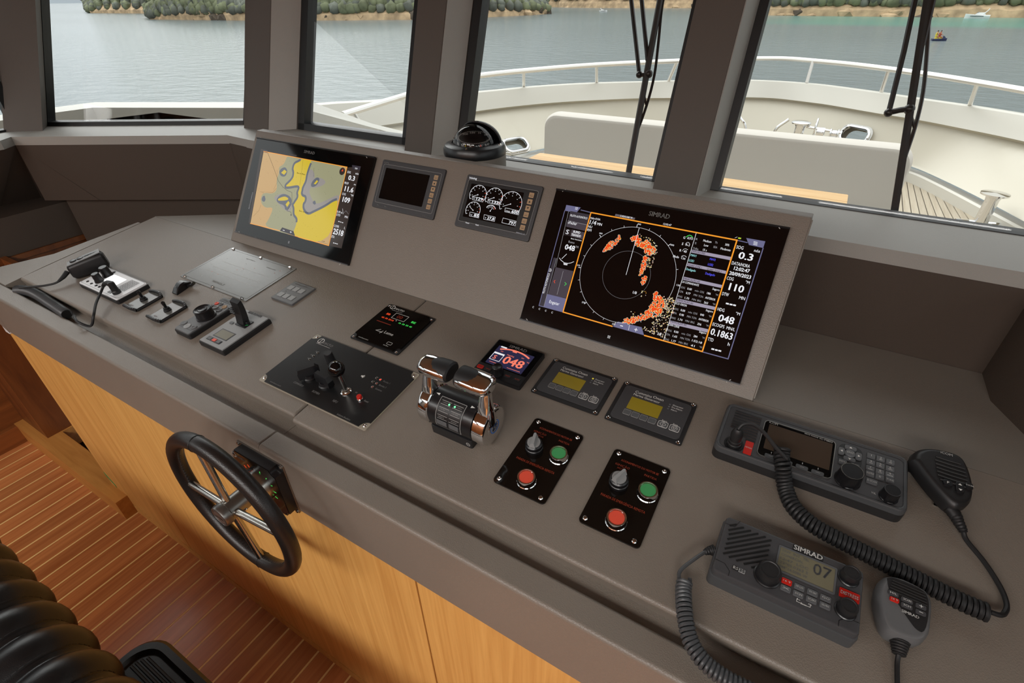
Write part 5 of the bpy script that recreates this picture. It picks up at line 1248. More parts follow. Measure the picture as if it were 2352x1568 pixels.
for cx, cy, r_, hh in ((.1560, -.1335, .0170, .022), (.2095, -.1390, .0118, .017)):
    D.mb().lathe([(r_*1.06, 0), (r_*1.06, .002), (r_, .003)], (cx, cy, .0266), n=30).build('knob_skirt', 'black_satin', D.o)
    D.mb().knob((cx, cy, .028), r_*1.02, hh, 48, 12, .0008).build('knob', 'black_satin', D.o)
    D.mb().arc((cx, cy), r_*.86, 0, 360, .0008, .0280+hh+.0003, 30).build('knob_ring', 'steel' if r_ > .015 else 'dark_grey', D.o)
lab(D, [('VOL', .1880, .1940, -.1408, .0034)], 'print_white', .0272)
dk = D.mb().rr(.0075, .0200, -.1530, -.1245, .0262, .0292, .0015, .0008).build('distress_cover', 'red_plastic', D.o)
lab(D, [('DISTRESS', .0085, .0190, -.1390, .0026)], 'print_white', .0295, dk, .3)
D.mb().lathe([(.0155, 0), (.0150, .002), (.0120, .002), (.0115, 0)], (-.0085, -.1400, .0264), n=28).build('socket', 'black_satin', D.o)
# microphone with plug, coiled cord and clip
D = Dev(DASH, .2720, -.0700, 'microphone', 'black hand microphone with slotted grille hanging at the right beside the wide radio', 'microphone')
b = D.mb(); rg = []
outl = [(.2365, -.0570), (.2400, -.0400), (.2520, -.0270), (.2720, -.0210), (.2930, -.0210), (.3030, -.0330), (.3095, -.0600), (.3110, -.0860), (.3060, -.1060), (.2960, -.1170), (.2860, -.1190), (.2720, -.1060), (.2560, -.0860)]
cen = Vector((.278, -.068)); O = smooth([(x, y, 0) for x, y in outl+outl[:1]], 4)[:-1]
for z, k in ((.008, .80), (.013, .97), (.022, 1.02), (.030, 1.0), (.036, .92), (.0385, .80)):
    rg.append([(cen.x+(p.x-cen.x)*k+.004*(.0385-z)/.03*-1, cen.y+(p.y-cen.y)*k, z+(p.y+.12)*.06) for p in O])
b.rings(rg).build('body', 'black_plastic', D.o)
zt = lambda y, d=0: .0392+(y+.12)*.06+d
b = D.mb()
for k in range(7):
    y = -.0430-k*.0068; x0 = .2610+k*.0009+(.002 if k in (0, 6) else 0); x1 = x0+.0370-(.006 if k in (0, 6) else 0); b.tube([(x0, y, zt(y)), ((x0+x1)/2, y-.0006, zt(y)), (x1, y, zt(y))], .0012, 6)
b.build('grille_slots', 'gasket', D.o)
for x, y, r1, r2 in ((.2776, -.0872, .0058, .0056), (.2919, -.0885, .0052, .0092), (.3030, -.0800, .0046, .0060)):
    D.mb().rr(x-r1, x+r1, y-r2, y+r2, zt(y)-.002, zt(y)+.0016, .0035, .0008, 4).build('button', 'black_satin', D.o)
b = D.mb(); b.text('iCOM', .2690, -.0315, zt(-.0315, .0006), .0048, .0150, .3); b.text('P', .2762, -.0872, zt(-.087, .0019), .004); b.text('D-SCAN', .2990, -.0800, zt(-.08, .0019), .0022, .0085)
for s in (1, -1): b.poly([(.2895, -.0885+s*.0035), (.2943, -.0885+s*.0035), (.2919, -.0885+s*.0070)], zt(-.0885, .0019))
b.build('lettering', 'print_white', D.o)
b = D.mb(); b.rr(.2370, .2440, -.062, -.040, .012, .030, .002, .001); b.build('talk_key', 'rubber', D.o)
P = [(.288, -.114, .020), (.2945, -.122, .018), (.2990, -.129, .015), (.3035, -.1365, .013), (.3060, -.1410, .011)]
D.mb().tube(smooth(P, 4), .006, 10, rad=[(.0088-.0045*i/16)+(.0008 if i % 2 else 0) for i in range(17)]).build('cord_boot', 'rubber', D.o)
cordP = smooth([(.3060, -.141, .011), (.3111, -.150, .007), (.3296, -.175, .006), (.3440, -.2050, .006), (.3480, -.2280, .007), (.3430, -.2440, .010), (.3360, -.2520, .014), (.3240, -.2560, .018)], 8)
D.mb().tube(cordP, .0032, 8).build('cord', 'rubber', D.o)
coilP = [(.0597, -.1300, .047), (.0620, -.1430, .040), (.0671, -.1560, .034), (.0735, -.1700, .022), (.0816, -.1851, .014), (.0960, -.2080, .012), (.1248, -.2260, .012), (.1687, -.2346, .012), (.2198, -.2425, .012), (.2626, -.2490, .012), (.2984, -.2545, .013), (.3230, -.2560, .014)]
D.mb().coil(coilP, .0096, .0029, .0059, 7, 14).build('coiled_cord', 'rubber', D.o)
D.mb().tube(smooth([(-.0090, -.1410, .066), (-.0040, -.1350, .074), (.0100, -.1300, .075), (.0280, -.1330, .068), (.0480, -.1440, .058), (.0640, -.1500, .050), (.0690, -.1500, .046), (.0650, -.1370, .046)], 7), .0030, 8).build('cord', 'rubber', D.o)
D.mb().lathe([(.0112, 0), (.0112, .006), (.0100, .007), (.0100, .012), (.0086, .013), (.0086, .0205), (.0094, .021), (.0094, .028), (.0078, .034), (.0050, .039), (.003, .040)], (-.0085, -.1405, .0266), n=20).build('plug', 'black_plastic', D.o)
D = Dev(DASH, .2870, -.0930, 'microphone_clip', 'small bent steel clip holding the slotted microphone on the dashboard', 'clip')
D.mb().rings([[(x, -.1010, z), (x, -.0860, z), (x, -.0860, z+.001), (x, -.1010, z+.001)] for x, z in ((.2735, .0090), (.2740, .002), (.2760, .0002), (.2990, .0002), (.3030, .0010), (.3040, .0060))]).build('plate', 'steel', D.o)
screws(D, [(.2870, -.0960)], .0032, .0016, .0010)

# ------------------------------------------------------------------ VHF radio in front, its grey microphone and coiled cord
D = Dev(DASH, .0975, -.3265, 'radio', 'black marine radio with red distress key and diagonal speaker slots', 'radio')
D.mb().rr(.0095, .1870, -.3745, -.2800, -.002, .0240, .007, .003, 4).build('housing', 'rubber_grey', D.o)
D.mb().rr(.0115, .1850, -.3725, -.2820, .0220, .0350, .006, .004, 4).build('front', 'dark_grey', D.o)
for x0, x1, y0, y1 in ((.0115, .0300, -.2975, -.2820), (.0115, .0320, -.3725, -.3560), (.1640, .1850, -.3725, -.3570), (.1600, .1850, -.2960, -.2820)):
    pass
g = D.mb(); c0_ = Vector((.0455, -.3190))
for k in range(13):
    o_ = -.034+k*.0062; P0 = [c0_+Vector((o_*.62, -o_*.78))+Vector((t_*.78, t_*.62))*1 for t_ in (-.05, .05)]
    q0, q1 = P0; seg = []
    for i in range(41):
        p = q0.lerp(q1, i/40)
        if .0185 < p.x < .0745 and -.3460 < p.y < -.2905 and p.x-(p.y+.32)*.0 < .076: seg.append(p)
    if len(seg) > 4: g.tube([(seg[0].x, seg[0].y, .0348), (seg[-1].x, seg[-1].y, .0348)], .0015, 6)
g.build('speaker_slots', 'gasket', D.o)
D.mb().frame(.0835, .1545, -.3340, -.2950, .0022, .0345, .0362, .002).build('screen_trim', 'key_grey', D.o)
D.mb().rr(.0855, .1525, -.3320, -.2970, .0345, .0354, .001, .0001).build('screen', 'lcd_dull', D.o)
b = D.mb(); b.text('07', .1270, -.3085, .0357, .0155, .0215, .5)
for i, t_ in enumerate(('25W  INT  TEL', 'COMERCIAL', '12:47  LOC', '23°05.0363 S', '044°14.0086 W')): b.text(t_, .0880, -.3010-i*.0062, .0357, .0036, .034 if i != 1 else .027, .1)
b.build('lcd_figures', 'mid_grey', D.o)
lg = D.mb().rr(.1000, .1372, -.2938, -.2850, .0345, .0362, .001, .0006).build('badge', 'black_plastic', D.o)
lab(D, [('SIMRAD', .1010, .1362, -.2894, .0070)], 'print_white', .0366, lg, 1.0)
for cx, cy, r_, hh in ((.0768, -.3480, .0150, .020), (.1675, -.3020, .0112, .017), (.1675, -.3480, .0112, .017)):
    D.mb().lathe([(r_*1.12, 0), (r_*1.1, .002), (r_, .003), (r_*.97, .009)], (cx, cy, .0345), n=30).build('knob_skirt', 'black_satin', D.o)
    D.mb().lathe([(r_*.97, .008), (r_*.95, hh-.003), (r_*.86, hh), (r_*.74, hh), (r_*.68, hh-.001), (.001, hh-.001)], (cx, cy, .0345), n=36).build('knob', 'black_plastic', D.o)
dk = D.mb().rr(.1590, .1815, -.3320, -.3195, .0345, .0368, .001, .0006).build('distress_cover', 'red_plastic', D.o)
lab(D, [('DISTRESS', .1603, .1800, -.3257, .0044)], 'print_white', .0371, dk, .6)
for t_, x, y, m_ in (('16 9', .1000, -.3440, 'red_plastic'), ('X', .1001, -.3540, 'key_grey'), ('HI LO', .1150, -.3442, 'key_grey'), ('3CH', .1150, -.3542, 'key_grey'), ('WX NAV', .1302, -.3438, 'key_grey'), ('SCAN', .1301, -.3540, 'key_grey'), ('GO', .1452, -.3436, 'key_grey'), ('CALL MENU', .1455, -.3536, 'key_grey')):
    kb = D.mb().rr(x-.0062, x+.0062, y-.0038, y+.0038, .0345, .0368, .0015, .0007).build('key', m_, D.o)
    lab(D, [(t_, x-.0042, x+.0042, y, .0026)], 'print_white', .0371, kb, .2)
b = D.mb().strip([(.1145, -.3595), (.1145, -.3640), (.1300, -.3640), (.1300, -.3595)], .0005, .0354); b.text('Zoom', .1190, -.3640, .0356, .0022, .0070); b.text('In', .1150, -.3605, .0356, .0020, .003); b.text('Out', .1275, -.3605, .0356, .0020, .004)
b.text('RS', .0360, -.3563, .0361, .0042, .0062, .5); b.build('print', 'print_white', D.o)
bd = D.mb().rr(.0350, .0430, -.3592, -.3534, .0345, .0358, .0008, .0003).build('badge', 'black_satin', D.o)
bd = D.mb().rr(.0430, .0512, -.3592, -.3534, .0345, .0358, .0008, .0003).build('badge', 'grey_face', D.o)
lab(D, [('35', .0438, .0503, -.3563, .0042)], 'print_black', .0361, bd, .6)
b = D.mb()
for pts in ([(.0125, -.2960), (.0250, -.2960), (.0300, -.2830)], [(.0125, -.3560), (.0250, -.3560), (.0330, -.3640), (.0330, -.3715)], [(.1840, -.3560), (.1700, -.3560), (.1620, -.3640), (.1620, -.3715)], [(.1840, -.2940), (.1720, -.2880), (.1600, -.2830)]): b.strip(pts, .0006, .0353)
b.build('joint_lines', 'gasket', D.o)
D.mb().lathe([(.0085, 0), (.0085, .004), (.0065, .006)], (.0095, -.3340, .016), 'x', 16, M=Matrix.Translation((.0097, -.3340, .016)) @ Matrix.Rotation(-PI/2, 4, 'Y')).build('cord_socket', 'rubber', D.o)
# microphone
D = Dev(DASH, .2300, -.3080, 'microphone', 'grey and black hand microphone with a red key lying beside the distress radio', 'microphone')
outl = [(.2013, -.3060), (.2030, -.2870), (.2100, -.2740), (.2250, -.2690), (.2420, -.2700), (.2540, -.2740), (.2592, -.2860), (.2590, -.3050), (.2570, -.3250), (.2500, -.3390), (.2400, -.3450), (.2250, -.3470), (.2140, -.3440), (.2070, -.3300)]
cen = Vector((.231, -.306)); O = smooth([(x, y, 0) for x, y in outl+outl[:1]], 4)[:-1]
rg = []
for z, k in ((.000, .86), (.004, .98), (.014, 1.02), (.022, 1.0), (.028, .93), (.0305, .82)):
    rg.append([(cen.x+(p.x-cen.x)*k, cen.y+(p.y-cen.y)*k, z+(p.y+.35)*.05+.002) for p in O])
D.mb().rings(rg).build('body', 'mid_grey', D.o)
zt = lambda y, d=0: .0330+(y+.35)*.05+d
fp = [(.2095, -.2800), (.2180, -.2755), (.2440, -.2765), (.2530, -.2850), (.2535, -.3080), (.2495, -.3290), (.2430, -.3310), (.2360, -.3250), (.2230, -.3090), (.2120, -.2930)]
F_ = smooth([(x, y, 0) for x, y in fp+fp[:1]], 3)[:-1]
D.mb().rings([[(p.x, p.y, zt(p.y, -.0008)) for p in F_], [(p.x, p.y, zt(p.y, .0004)) for p in F_]]).build('face', 'black_plastic', D.o)
b = D.mb()
for k in range(5):
    y = -.2795-k*.0038; b.tube([(.2150-.0008*k, y, zt(y, .0004)), (.2500+.0006*k, y-.0004, zt(y, .0004))], .0011, 6)
b.build('grille_slots', 'gasket', D.o)
for t_, x, y, w, m_ in (('H/L', .2165, -.2985, .0056, 'dark_grey'), ('16 9', .2180, -.3060, .0050, 'red_plastic'), ('SCAN', .2310, -.3000, .0062, 'dark_grey'), ('3CH', .2310, -.3075, .0060, 'dark_grey'), ('+', .2455, -.3005, .0056, 'dark_grey'), ('-', .2455, -.3085, .0054, 'dark_grey')):
    kb = D.mb().rr(x-w, x+w, y-.0029, y+.0029, zt(y), zt(y, .0020), .0018, .0006).build('key', m_, D.o)
    b = D.mb()
    if t_ in '+-':
        b.strip([(x-.002, y), (x+.002, y)], .0006, zt(y, .0023))
        if t_ == '+': b.strip([(x, y-.002), (x, y+.002)], .0006, zt(y, .0023))
    else: b.text(t_, x, y, zt(y, .0023), .0026, w*1.3, .3, 0, 'c')
    b.build('lettering', 'print_white', kb)
b = D.mb().text('SIMRAD', .2262, -.3155, zt(-.315, .0007), .0034, .0180, .8); b.build('lettering', 'print_white', D.o)
P = [(.2315, -.3440, .016), (.2318, -.3520, .014), (.2322, -.3600, .012)]
D.mb().tube(smooth(P, 6), .008, 12, rad=[.0105-.0042*i/12+(.0009 if i % 2 else 0) for i in range(13)]).build('cord_boot', 'rubber', D.o)
D.mb().tube(smooth([(.2322, -.3580, .012), (.2325, -.3690, .007), (.2338, -.3920, .005), (.2352, -.4200, .005), (.2350, -.4400, .000), (.2300, -.4600, -.012), (.2150, -.4680, -.010)], 7), .0028, 8).build('cord', 'rubber', D.o)
t_ = PANEL
Mi = plane_matrix(DASH).inverted()
wp = lambda x, y, z: tuple(Mi @ Vector((x, y, z)))
cp = [(-.0235, -.3960, .018), (-.0147, -.3940, .017), (-.0135, -.4060, .016), wp(-.007, -.426, 1.056), wp(.001, -.444, 1.052), wp(.013, -.462, 1.046), wp(.031, -.4745, 1.042), wp(.055, -.480, 1.040), wp(.085, -.480, 1.040), wp(.13, -.476, 1.042), wp(.2, -.472, 1.044)]
D.mb().coil(cp[1:], .0085, .0026, .0054, 7, 14).build('coiled_cord', 'rubber_grey', D.o)
D.mb().tube(smooth([(.0050, -.3345, .016), (-.0030, -.3450, .019), (-.0140, -.3640, .019), (-.0220, -.3790, .018), (-.0245, -.3900, .018), (-.0190, -.3990, .018), (-.0090, -.3970, .019), (-.0100, -.3900, .019)], 7), .0026, 8).build('cord', 'rubber_grey', D.o)
D.mb().tube(smooth([(.0080, -.3335, .016), (.0030, -.3370, .017), (-.0020, -.3435, .018)], 5), .005, 10, rad=[.0078-.0045*i/10+(.0007 if i % 2 else 0) for i in range(11)]).build('cord_boot', 'rubber', D.o)
# ------------------------------------------------------------------ steering box and wheel on the front lip
t = thing('steering_box', 'flat black steering unit screwed to the front lip behind the wheel', 'control', (-.785, -.505, .935))
oo = (-.785, -.505, .935)
Mx = Matrix.Translation((0, -.505, 0)) @ Matrix.Rotation(PI/2, 4, 'X')     # x right, y up, z towards the helm
bx = lambda: MB(off=oo, M=Mx)
bx().rr(-.8530, -.7170, .8660, 1.0040, -.001, .0030, .004, .0006).build('base_plate', 'satin_steel', t)
bx().prism(notched(-.8500, -.7200, .8690, 1.0010, .0130), .002, .0200).build('housing', 'black_satin', t)
bx().prism(notched(-.8480, -.7220, .8710, .9990, .0130), .0195, .0212).build('front', 'plate_brown', t)
for x, y in ((-.8475, .9985), (-.7225, .9985), (-.7225, .8715), (-.8475, .8715)):
    bx().lathe([(.0040, 0), (.0040, .002), (.0022, .003)], (x, y, .003), n=12).build('screw', 'steel', t)
b = bx().text('tecto', -.8330, .9880, .0215, .0080, .0260, .7); b.arc((-.8400, .9880), .0060, 0, 360, .0012, .0215, 18); b.strip([(-.785, .978), (-.785, .970)], .0012, .0215); b.build('print', 'print_grey', t)
b = bx(); b2 = bx()
for k in range(1, 6):
    for s, mm in ((-1, b), (1, b2)):
        a = R(90+s*-1*k*22); mm.strip([(-.785+q*math.cos(a), .935+q*math.sin(a)) for q in (.041, .048)], .0020, .0215)
b.build('print', 'em_red', t); b2.build('print', 'em_green', t)
bx().lathe([(.0370, 0), (.0370, .008), (.0350, .010)], (-.785, .935, .0205), n=36).build('seal_ring', 'rubber', t)

W0 = Vector((-.776, -.590, .942))
t = thing('steering_wheel', 'small four spoke steering wheel with black leather rim and steel hub', 'steering wheel', W0)
Mx = Matrix.Translation(W0) @ Matrix.Rotation(PI/2, 4, 'X')
wb = lambda: MB(off=W0, M=Mx)
RM = .1550
rim = wb().tube([(RM*math.cos(2*PI*k/72), RM*math.sin(2*PI*k/72), 0) for k in range(72)], .0146, 18, True).build('rim', 'wheel_leather', t)
sm_ = wb(); tk = wb()
for k in range(120):
    a = 2*PI*k/120; 
    for s, q in ((-1, .0006), (1, .0006)):
        a2 = a+.012*s; r1 = RM-.0142
        sm_.tube([((r1)*math.cos(a), (r1)*math.sin(a), -.0022), ((r1)*math.cos(a2), (r1)*math.sin(a2), .0030)], .0006, 4)
sm_.build('stitching', 'rubber', rim)
for a0 in (97, 277):
    a = R(a0); c = Vector((RM*math.cos(a), RM*math.sin(a), 0)); u = Vector((math.cos(a), math.sin(a), 0))
    sm2 = wb().tube([c+u*.0148*math.cos(2*PI*k/20)+Vector((0, 0, .0148))*math.sin(2*PI*k/20) for k in range(20)], .0007, 5, True).build('seam', 'gasket', rim)
wb().lathe([(.0195, -.030), (.0205, -.027), (.0205, .012), (.0225, .014), (.0225, .024), (.0210, .0275), (.0190, .0280), (.0186, .0265), (.001, .0262)], n=40).build('hub', 'satin_steel', t)
wb().lathe([(.0340, -.066), (.0340, -.046), (.0320, -.043), (.0240, -.042)], n=36).build('shaft_collar', 'steel', t)
wb().lathe([(.0180, -.045), (.0180, -.025)], n=24).build('shaft', 'steel', t)
wb().lathe([(.0188, .0264), (.0175, .0274), (.001, .0276)], n=32).build('hub_cap', 'alloy_rim', t)
b = wb().arc((0, 0), .0158, 0, 360, .0006, .0279, 28); b.text('tecnautic', 0, 0,   .0280, .0060, .024, .4, 0, 'c'); b.build('lettering', 'print_black', t)
for k in range(4):
    a = R(7.7+90*k); u = Vector((math.cos(a), math.sin(a), 0))
    wb().tube([u*.020+Vector((0, 0, .004)), u*(RM-.010)+Vector((0, 0, .001))], .0068, 14).build('spoke', 'steel', t)
wb().lathe([(.0040, 0), (.0040, .002), (.002, .003)], (0, 0, 0), n=12, M=Matrix.Translation((.0206*math.cos(R(-25)), .0206*math.sin(R(-25)), -.010)) @ Matrix.Rotation(R(-25), 4, 'Z') @ Matrix.Rotation(PI/2, 4, 'Y')).build('set_screw', 'chrome', t)

# ------------------------------------------------------------------ helm chair: tufted seat front and ribbed foot rest
CH = (-1.10, -1.10, 0)
t = thing('helm_chair', 'black tufted leather helm chair with a ribbed foot rest in front', 'chair', CH)
b = MB(off=CH); P_ = .0955; nx, ny = 200, 46; X0, X1 = -1.78, -.42
vs = []; fs = []
ph0 = -1.2100
def prof_seat(s_):
    """profile of the seat front: s from the top surface (0) over the rolled edge and down"""
    L0 = .42
    if s_ < L0: return (-.940-(L0-s_), .7050, 0.0, 1.0)
    a = (s_-L0)/.085
    if a < PI*.9: return (-.940+.085*math.sin(a), .6200+.085*math.cos(a), math.sin(a), math.cos(a))
    return (-.914-.02*(a-PI*.9), .539, .4, -.9)
for i in range(nx+1):
    x = X0+(X1-X0)*i/nx
    for j in range(ny+1):
        s_ = .72*j/ny
        y, z, n1, n2 = prof_seat(s_)
        row = .150; wob = .012*math.cos(2*PI*(s_-.05)/.34)
        f = ((x-ph0)/P_) % 1.0; k = int(math.floor((x-ph0)/P_))
        e = .17+.10*(1-math.cos(2*PI*(s_-.10)/.36))/2    # distance between the two seams of a pair
        if f < e: h = .009*math.sin(PI*f/e)-.006 + .006*(1-e*2)
        else: h = .026*abs(math.sin(PI*(f-e)/(1-e)))**.55-.006
        if h < -.004: h = -.004
        vs.append((x, y+n1*h, z+n2*h))
for i in range(nx):
    for j in range(ny):
        a = i*(ny+1)+j; fs.append((a, a+ny+1, a+ny+2, a+1))
b.add(vs, fs); b.build('seat_cushion', 'seat_leather', t, sharp=60)
sb = MB(off=CH)
for i in range(-8, 8):
    xk = ph0+i*P_
    for sd in (0, 1):
        pts = []
        for j in range(0, 130):
            s_ = .20+.50*j/129; y, z, n1, n2 = prof_seat(s_); e = .17+.10*(1-math.cos(2*PI*(s_-.10)/.36))/2
            pts.append((xk+sd*e*P_+(-.004 if sd == 0 else .004), y+n1*.0035, z+n2*.0035))
        for j in range(0, 128, 3): sb.tube([pts[j], pts[j+1], pts[j+2]], .0009, 4)
o = sb.build('stitching', 'rubber', t)
MB(off=CH).rr(-1.70, -.50, -1.36, -.90, .42, .62, .05, .03).build('seat_base', 'seat_leather', t)
MB(off=CH).lathe([(.22, 0), (.22, .02), (.06, .05), (.055, .42)], (-1.10, -1.15, 0), n=28).build('pedestal', 'steel', t)
fr = MB(off=CH); FZ = .45
x0, x1, y0, y1 = -1.098, -.60, -1.02, -.752
rg = []
for z, k, r_ in ((FZ-.03, .012, .06), (FZ-.012, 0, .07), (FZ+.004, .001, .07), (FZ+.012, .008, .065), (FZ+.012, .022, .055), (FZ+.004, .028, .050), (FZ+.002, .032, .05)):
    rg.append([(x, y, z) for x, y in MB.rrpts(x0+k, x1-k, y0+k, y1-k, r_, 7)])
fr.rings(rg).build('foot_rest', 'seat_leather', t)
g = MB(off=CH)
for k in range(22):
    y = y1-.046-k*.0098
    if k % 6 == 4: continue
    inset = .050-math.sqrt(max(.050**2-max(0, .050-(y1-.032-y))**2, 0)) if y1-.032-y < .05 else 0
    g.tube([(x0+.038+inset, y, FZ+.003), (x1-.05, y, FZ+.003)], .0034, 6)
g.build('foot_rest_ribs', 'rubber', t)
MB(off=CH).box(-.90, -.86, -1.12, -1.0, .36, .42).build('foot_rest_arm', 'steel', t)
MB(off=CH).box(-1.10, -.88, -1.17, -1.12, .33, .39).build('foot_rest_arm', 'steel', t)
# ------------------------------------------------------------------ foredeck seen through the windows
CX = -0.765                       # centre line of the boat
ZD = 0.07                         # foredeck level
def mir(p): return (2*CX-p[0],)+tuple(p[1:])
# bulwark: starboard half plan, from the bow aft (x, y, z of the top)
half_top = [(CX, 6.90, .80), (-.44, 6.86, .80), (-.19, 6.77, .80), (.33, 6.44, .80), (.70, 6.16, .80), (1.05, 5.92, .80), (1.42, 5.60, .80), (1.75, 5.20, .80), (2.05, 4.70, .80), (2.35, 4.00, .82), (2.52, 3.30, .86), (2.62, 2.60, .92), (2.66, 1.6, .96), (2.66, .9, .96)]
half_in = [(CX, 6.78, .62), (-.34, 6.66, .62), (-.10, 6.55, .62), (.35, 6.25, .62), (.69, 6.05, .62), (1.02, 5.78, .62), (1.38, 5.45, .62), (1.68, 5.08, .62), (1.98, 4.58, .62), (2.26, 3.9, .62), (2.42, 3.25, .64), (2.52, 2.6, .68), (2.55, 1.6, .70), (2.55, .9, .70)]
half_bot = [(CX, 6.45, .22), (-.45, 6.40, .22), (-.15, 6.30, .22), (.20, 6.15, .22), (.50, 6.00, .22), (.78, 5.82, .22), (1.02, 5.42, .22), (1.28, 4.88, .22), (1.48, 4.4, .22), (1.72, 3.8, .22), (1.95, 3.2, .22), (2.10, 2.6, .22), (2.2, 1.6, .22), (2.2, .9, .22)]
def full(h): return [mir(p) for p in h[:0:-1]]+list(h)
TOP, INN, BOT = full(half_top), full(half_in), full(half_bot)
def loft(m, rows):
    n = len(rows[0]); vs = [p for r_ in rows for p in r_]
    fs = [(i*n+k, i*n+k+1, (i+1)*n+k+1, (i+1)*n+k) for i in range(len(rows)-1) for k in range(n-1)]
    return m.add(vs, fs)
def sm(rows): return [tuple(p) for p in smooth(rows, 4)]
def push(rows, d, dz):
    """offset a rail line away from the centre line"""
    o = []
    for p in rows:
        v = Vector((p[0]-CX, (p[1]-1.5)*.6)); v.normalize(); o.append((p[0]+v.x*d, p[1]+v.y*d, p[2]+dz))
    return o
bulwark = thing('bulwark', 'white moulded bulwark curving round the bow in front of the windows', 'bulwark', (CX, 5, .5))
bo = (CX, 5, .5)
T_, I_, B_ = sm(TOP), sm(INN), sm(BOT)
# the top band is a moulded box section, flat on top
loft(MB(off=bo), [I_, push(T_, -.035, -.012), push(T_, -.02, -.002), push(T_, 0, 0), push(T_, .10, -.01), push(T_, .12, -.10), push(I_, .25, 0)]).build('cap_band', 'gelcoat', bulwark)
wl_ = loft(MB(off=bo), [push(I_, .01, .004), push(I_, .05, -.03), push(B_, .02, .02), B_, push(B_, .10, -.02), push(I_, .22, -.01)]).build('flare_wall', 'gelcoat_warm', bulwark)
# fairlead openings cut right through the wall
cut = []
for c, ang in (((1.02-2*0, 5.55, .36), 0), ((-2.87, 4.36, .27), 0), ((.10, 6.30, .42), 0)):
    pass
FAIR = [((-3.10, 4.42, .285), (.38, .92, 0), (-.56, 0, .40), .155, .085), ((.22, 6.22, .385), (.85, -.53, 0), (.05, .17, .4), .15, .08)]
def fair_matrix(c, tx, ty):
    x = Vector(tx).normalized(); y = Vector(ty); y = (y-x*y.dot(x)).normalized(); z = x.cross(y)
    return Matrix(((x.x, y.x, z.x, c[0]), (x.y, y.y, z.y, c[1]), (x.z, y.z, z.z, c[2]), (0, 0, 0, 1)))
for c, tx_, ty_, w, h_ in FAIR:
    M = fair_matrix(c, tx_, ty_)
    cm = MB(off=bo, M=M).rr(-w, w, -h_, h_, -.5, .5, .07, 0, 5)
    me = bpy.data.meshes.new('cutter'); me.from_pydata([tuple(p) for p in cm.v], [], cm.f); me.update()
    co_ = bpy.data.objects.new('cutter', me); COL.objects.link(co_); co_.parent = bulwark; cut.append(co_)
    md = wl_.modifiers.new('hole', 'BOOLEAN'); md.object = co_; md.operation = 'DIFFERENCE'; md.solver = 'EXACT'
bpy.context.view_layer.update()
dg = bpy.context.evaluated_depsgraph_get()
nm = bpy.data.meshes.new_from_object(wl_.evaluated_get(dg))
wl_.modifiers.clear(); wl_.data = nm
for c_ in cut: bpy.data.objects.remove(c_)
for i, (c, tx_, ty_, w, h_) in enumerate(FAIR):
    t = thing('fairlead', ['oval steel fairlead in the port bulwark beside the compass', 'oval steel fairlead in the bow bulwark behind the seat backrest'][i], 'fairlead', c, fair_matrix(c, tx_, ty_).to_euler(), 'oval fairleads')
    P = MB.rrpts(-w, w, -h_, h_, .07, 6)
    MB().tube([(x, y, .02) for x, y in P], .017, 10, True).build('ring', 'chrome', t)
    MB().frame(-w-.03, w+.03, -h_-.03, h_+.03, .03, -.01, .012, .09, 5).build('flange', 'steel', t)
    for a in range(6): MB().sphere((w*1.12*math.cos(R(60*a+20)), h_*1.22*math.sin(R(60*a+20)), .014), .006, 8, 4).build('screw', 'chrome', t)
# low white beam at the deck edge, below the open scupper slot
beam = full([(CX, 6.46, .17), (-.15, 6.32, .17), (.50, 6.02, .17), (.79, 5.84, .17), (1.02, 5.44, .17), (1.27, 4.90, .17), (1.50, 4.40, .17), (1.74, 3.80, .17), (2.0, 3.2, .17), (2.2, 1.6, .17), (2.2, .9, .17)])
Bm = sm(beam)
loft(MB(off=bo), [[(p[0], p[1], .05) for p in push(Bm, -.02, 0)], [(p[0], p[1], .155) for p in push(Bm, -.015, 0)], Bm, push(Bm, .10, 0), [(p[0], p[1], .05) for p in push(Bm, .12, 0)]]).build('edge_beam', 'gelcoat', bulwark)

# foredeck: planks laid in a slight fan either side
deck = S('foredeck', MB().prism([(p[0], p[1]) for p in push(Bm, -.01, 0)], .0, ZD-.008), 'seam_dark')
deck.name = 'floor'
DW = .0105
for side in (1, -1):
    for i in range(-2, 12):
        def edge(k):
            return Vector((.80+.052*k, 5.80-.05*max(k, 0))), Vector((.80+.085*k, 2.6))
        a0, a1 = edge(i); b0, b1 = edge(i+1)
        n_ = Vector((1, 0))
        pts = [a0+n_*.004, a1+n_*.004, b1-n_*.004, b0-n_*.004]
        if side < 0: pts = [Vector((2*CX-p.x, p.y)) for p in pts][::-1]
        MB().prism([(p.x, p.y) for p in pts], ZD-.008, ZD).build('deck_plank', 'deck_teak', deck)
for x in range(0, 20):
    xa = CX-1.43+x*.1435
    MB().prism([(xa+.004, 2.2), (xa+.1395, 2.2), (xa+.1395, 5.9), (xa+.004, 5.9)], ZD-.0085, ZD-.0005).build('deck_plank', 'deck_teak', deck)

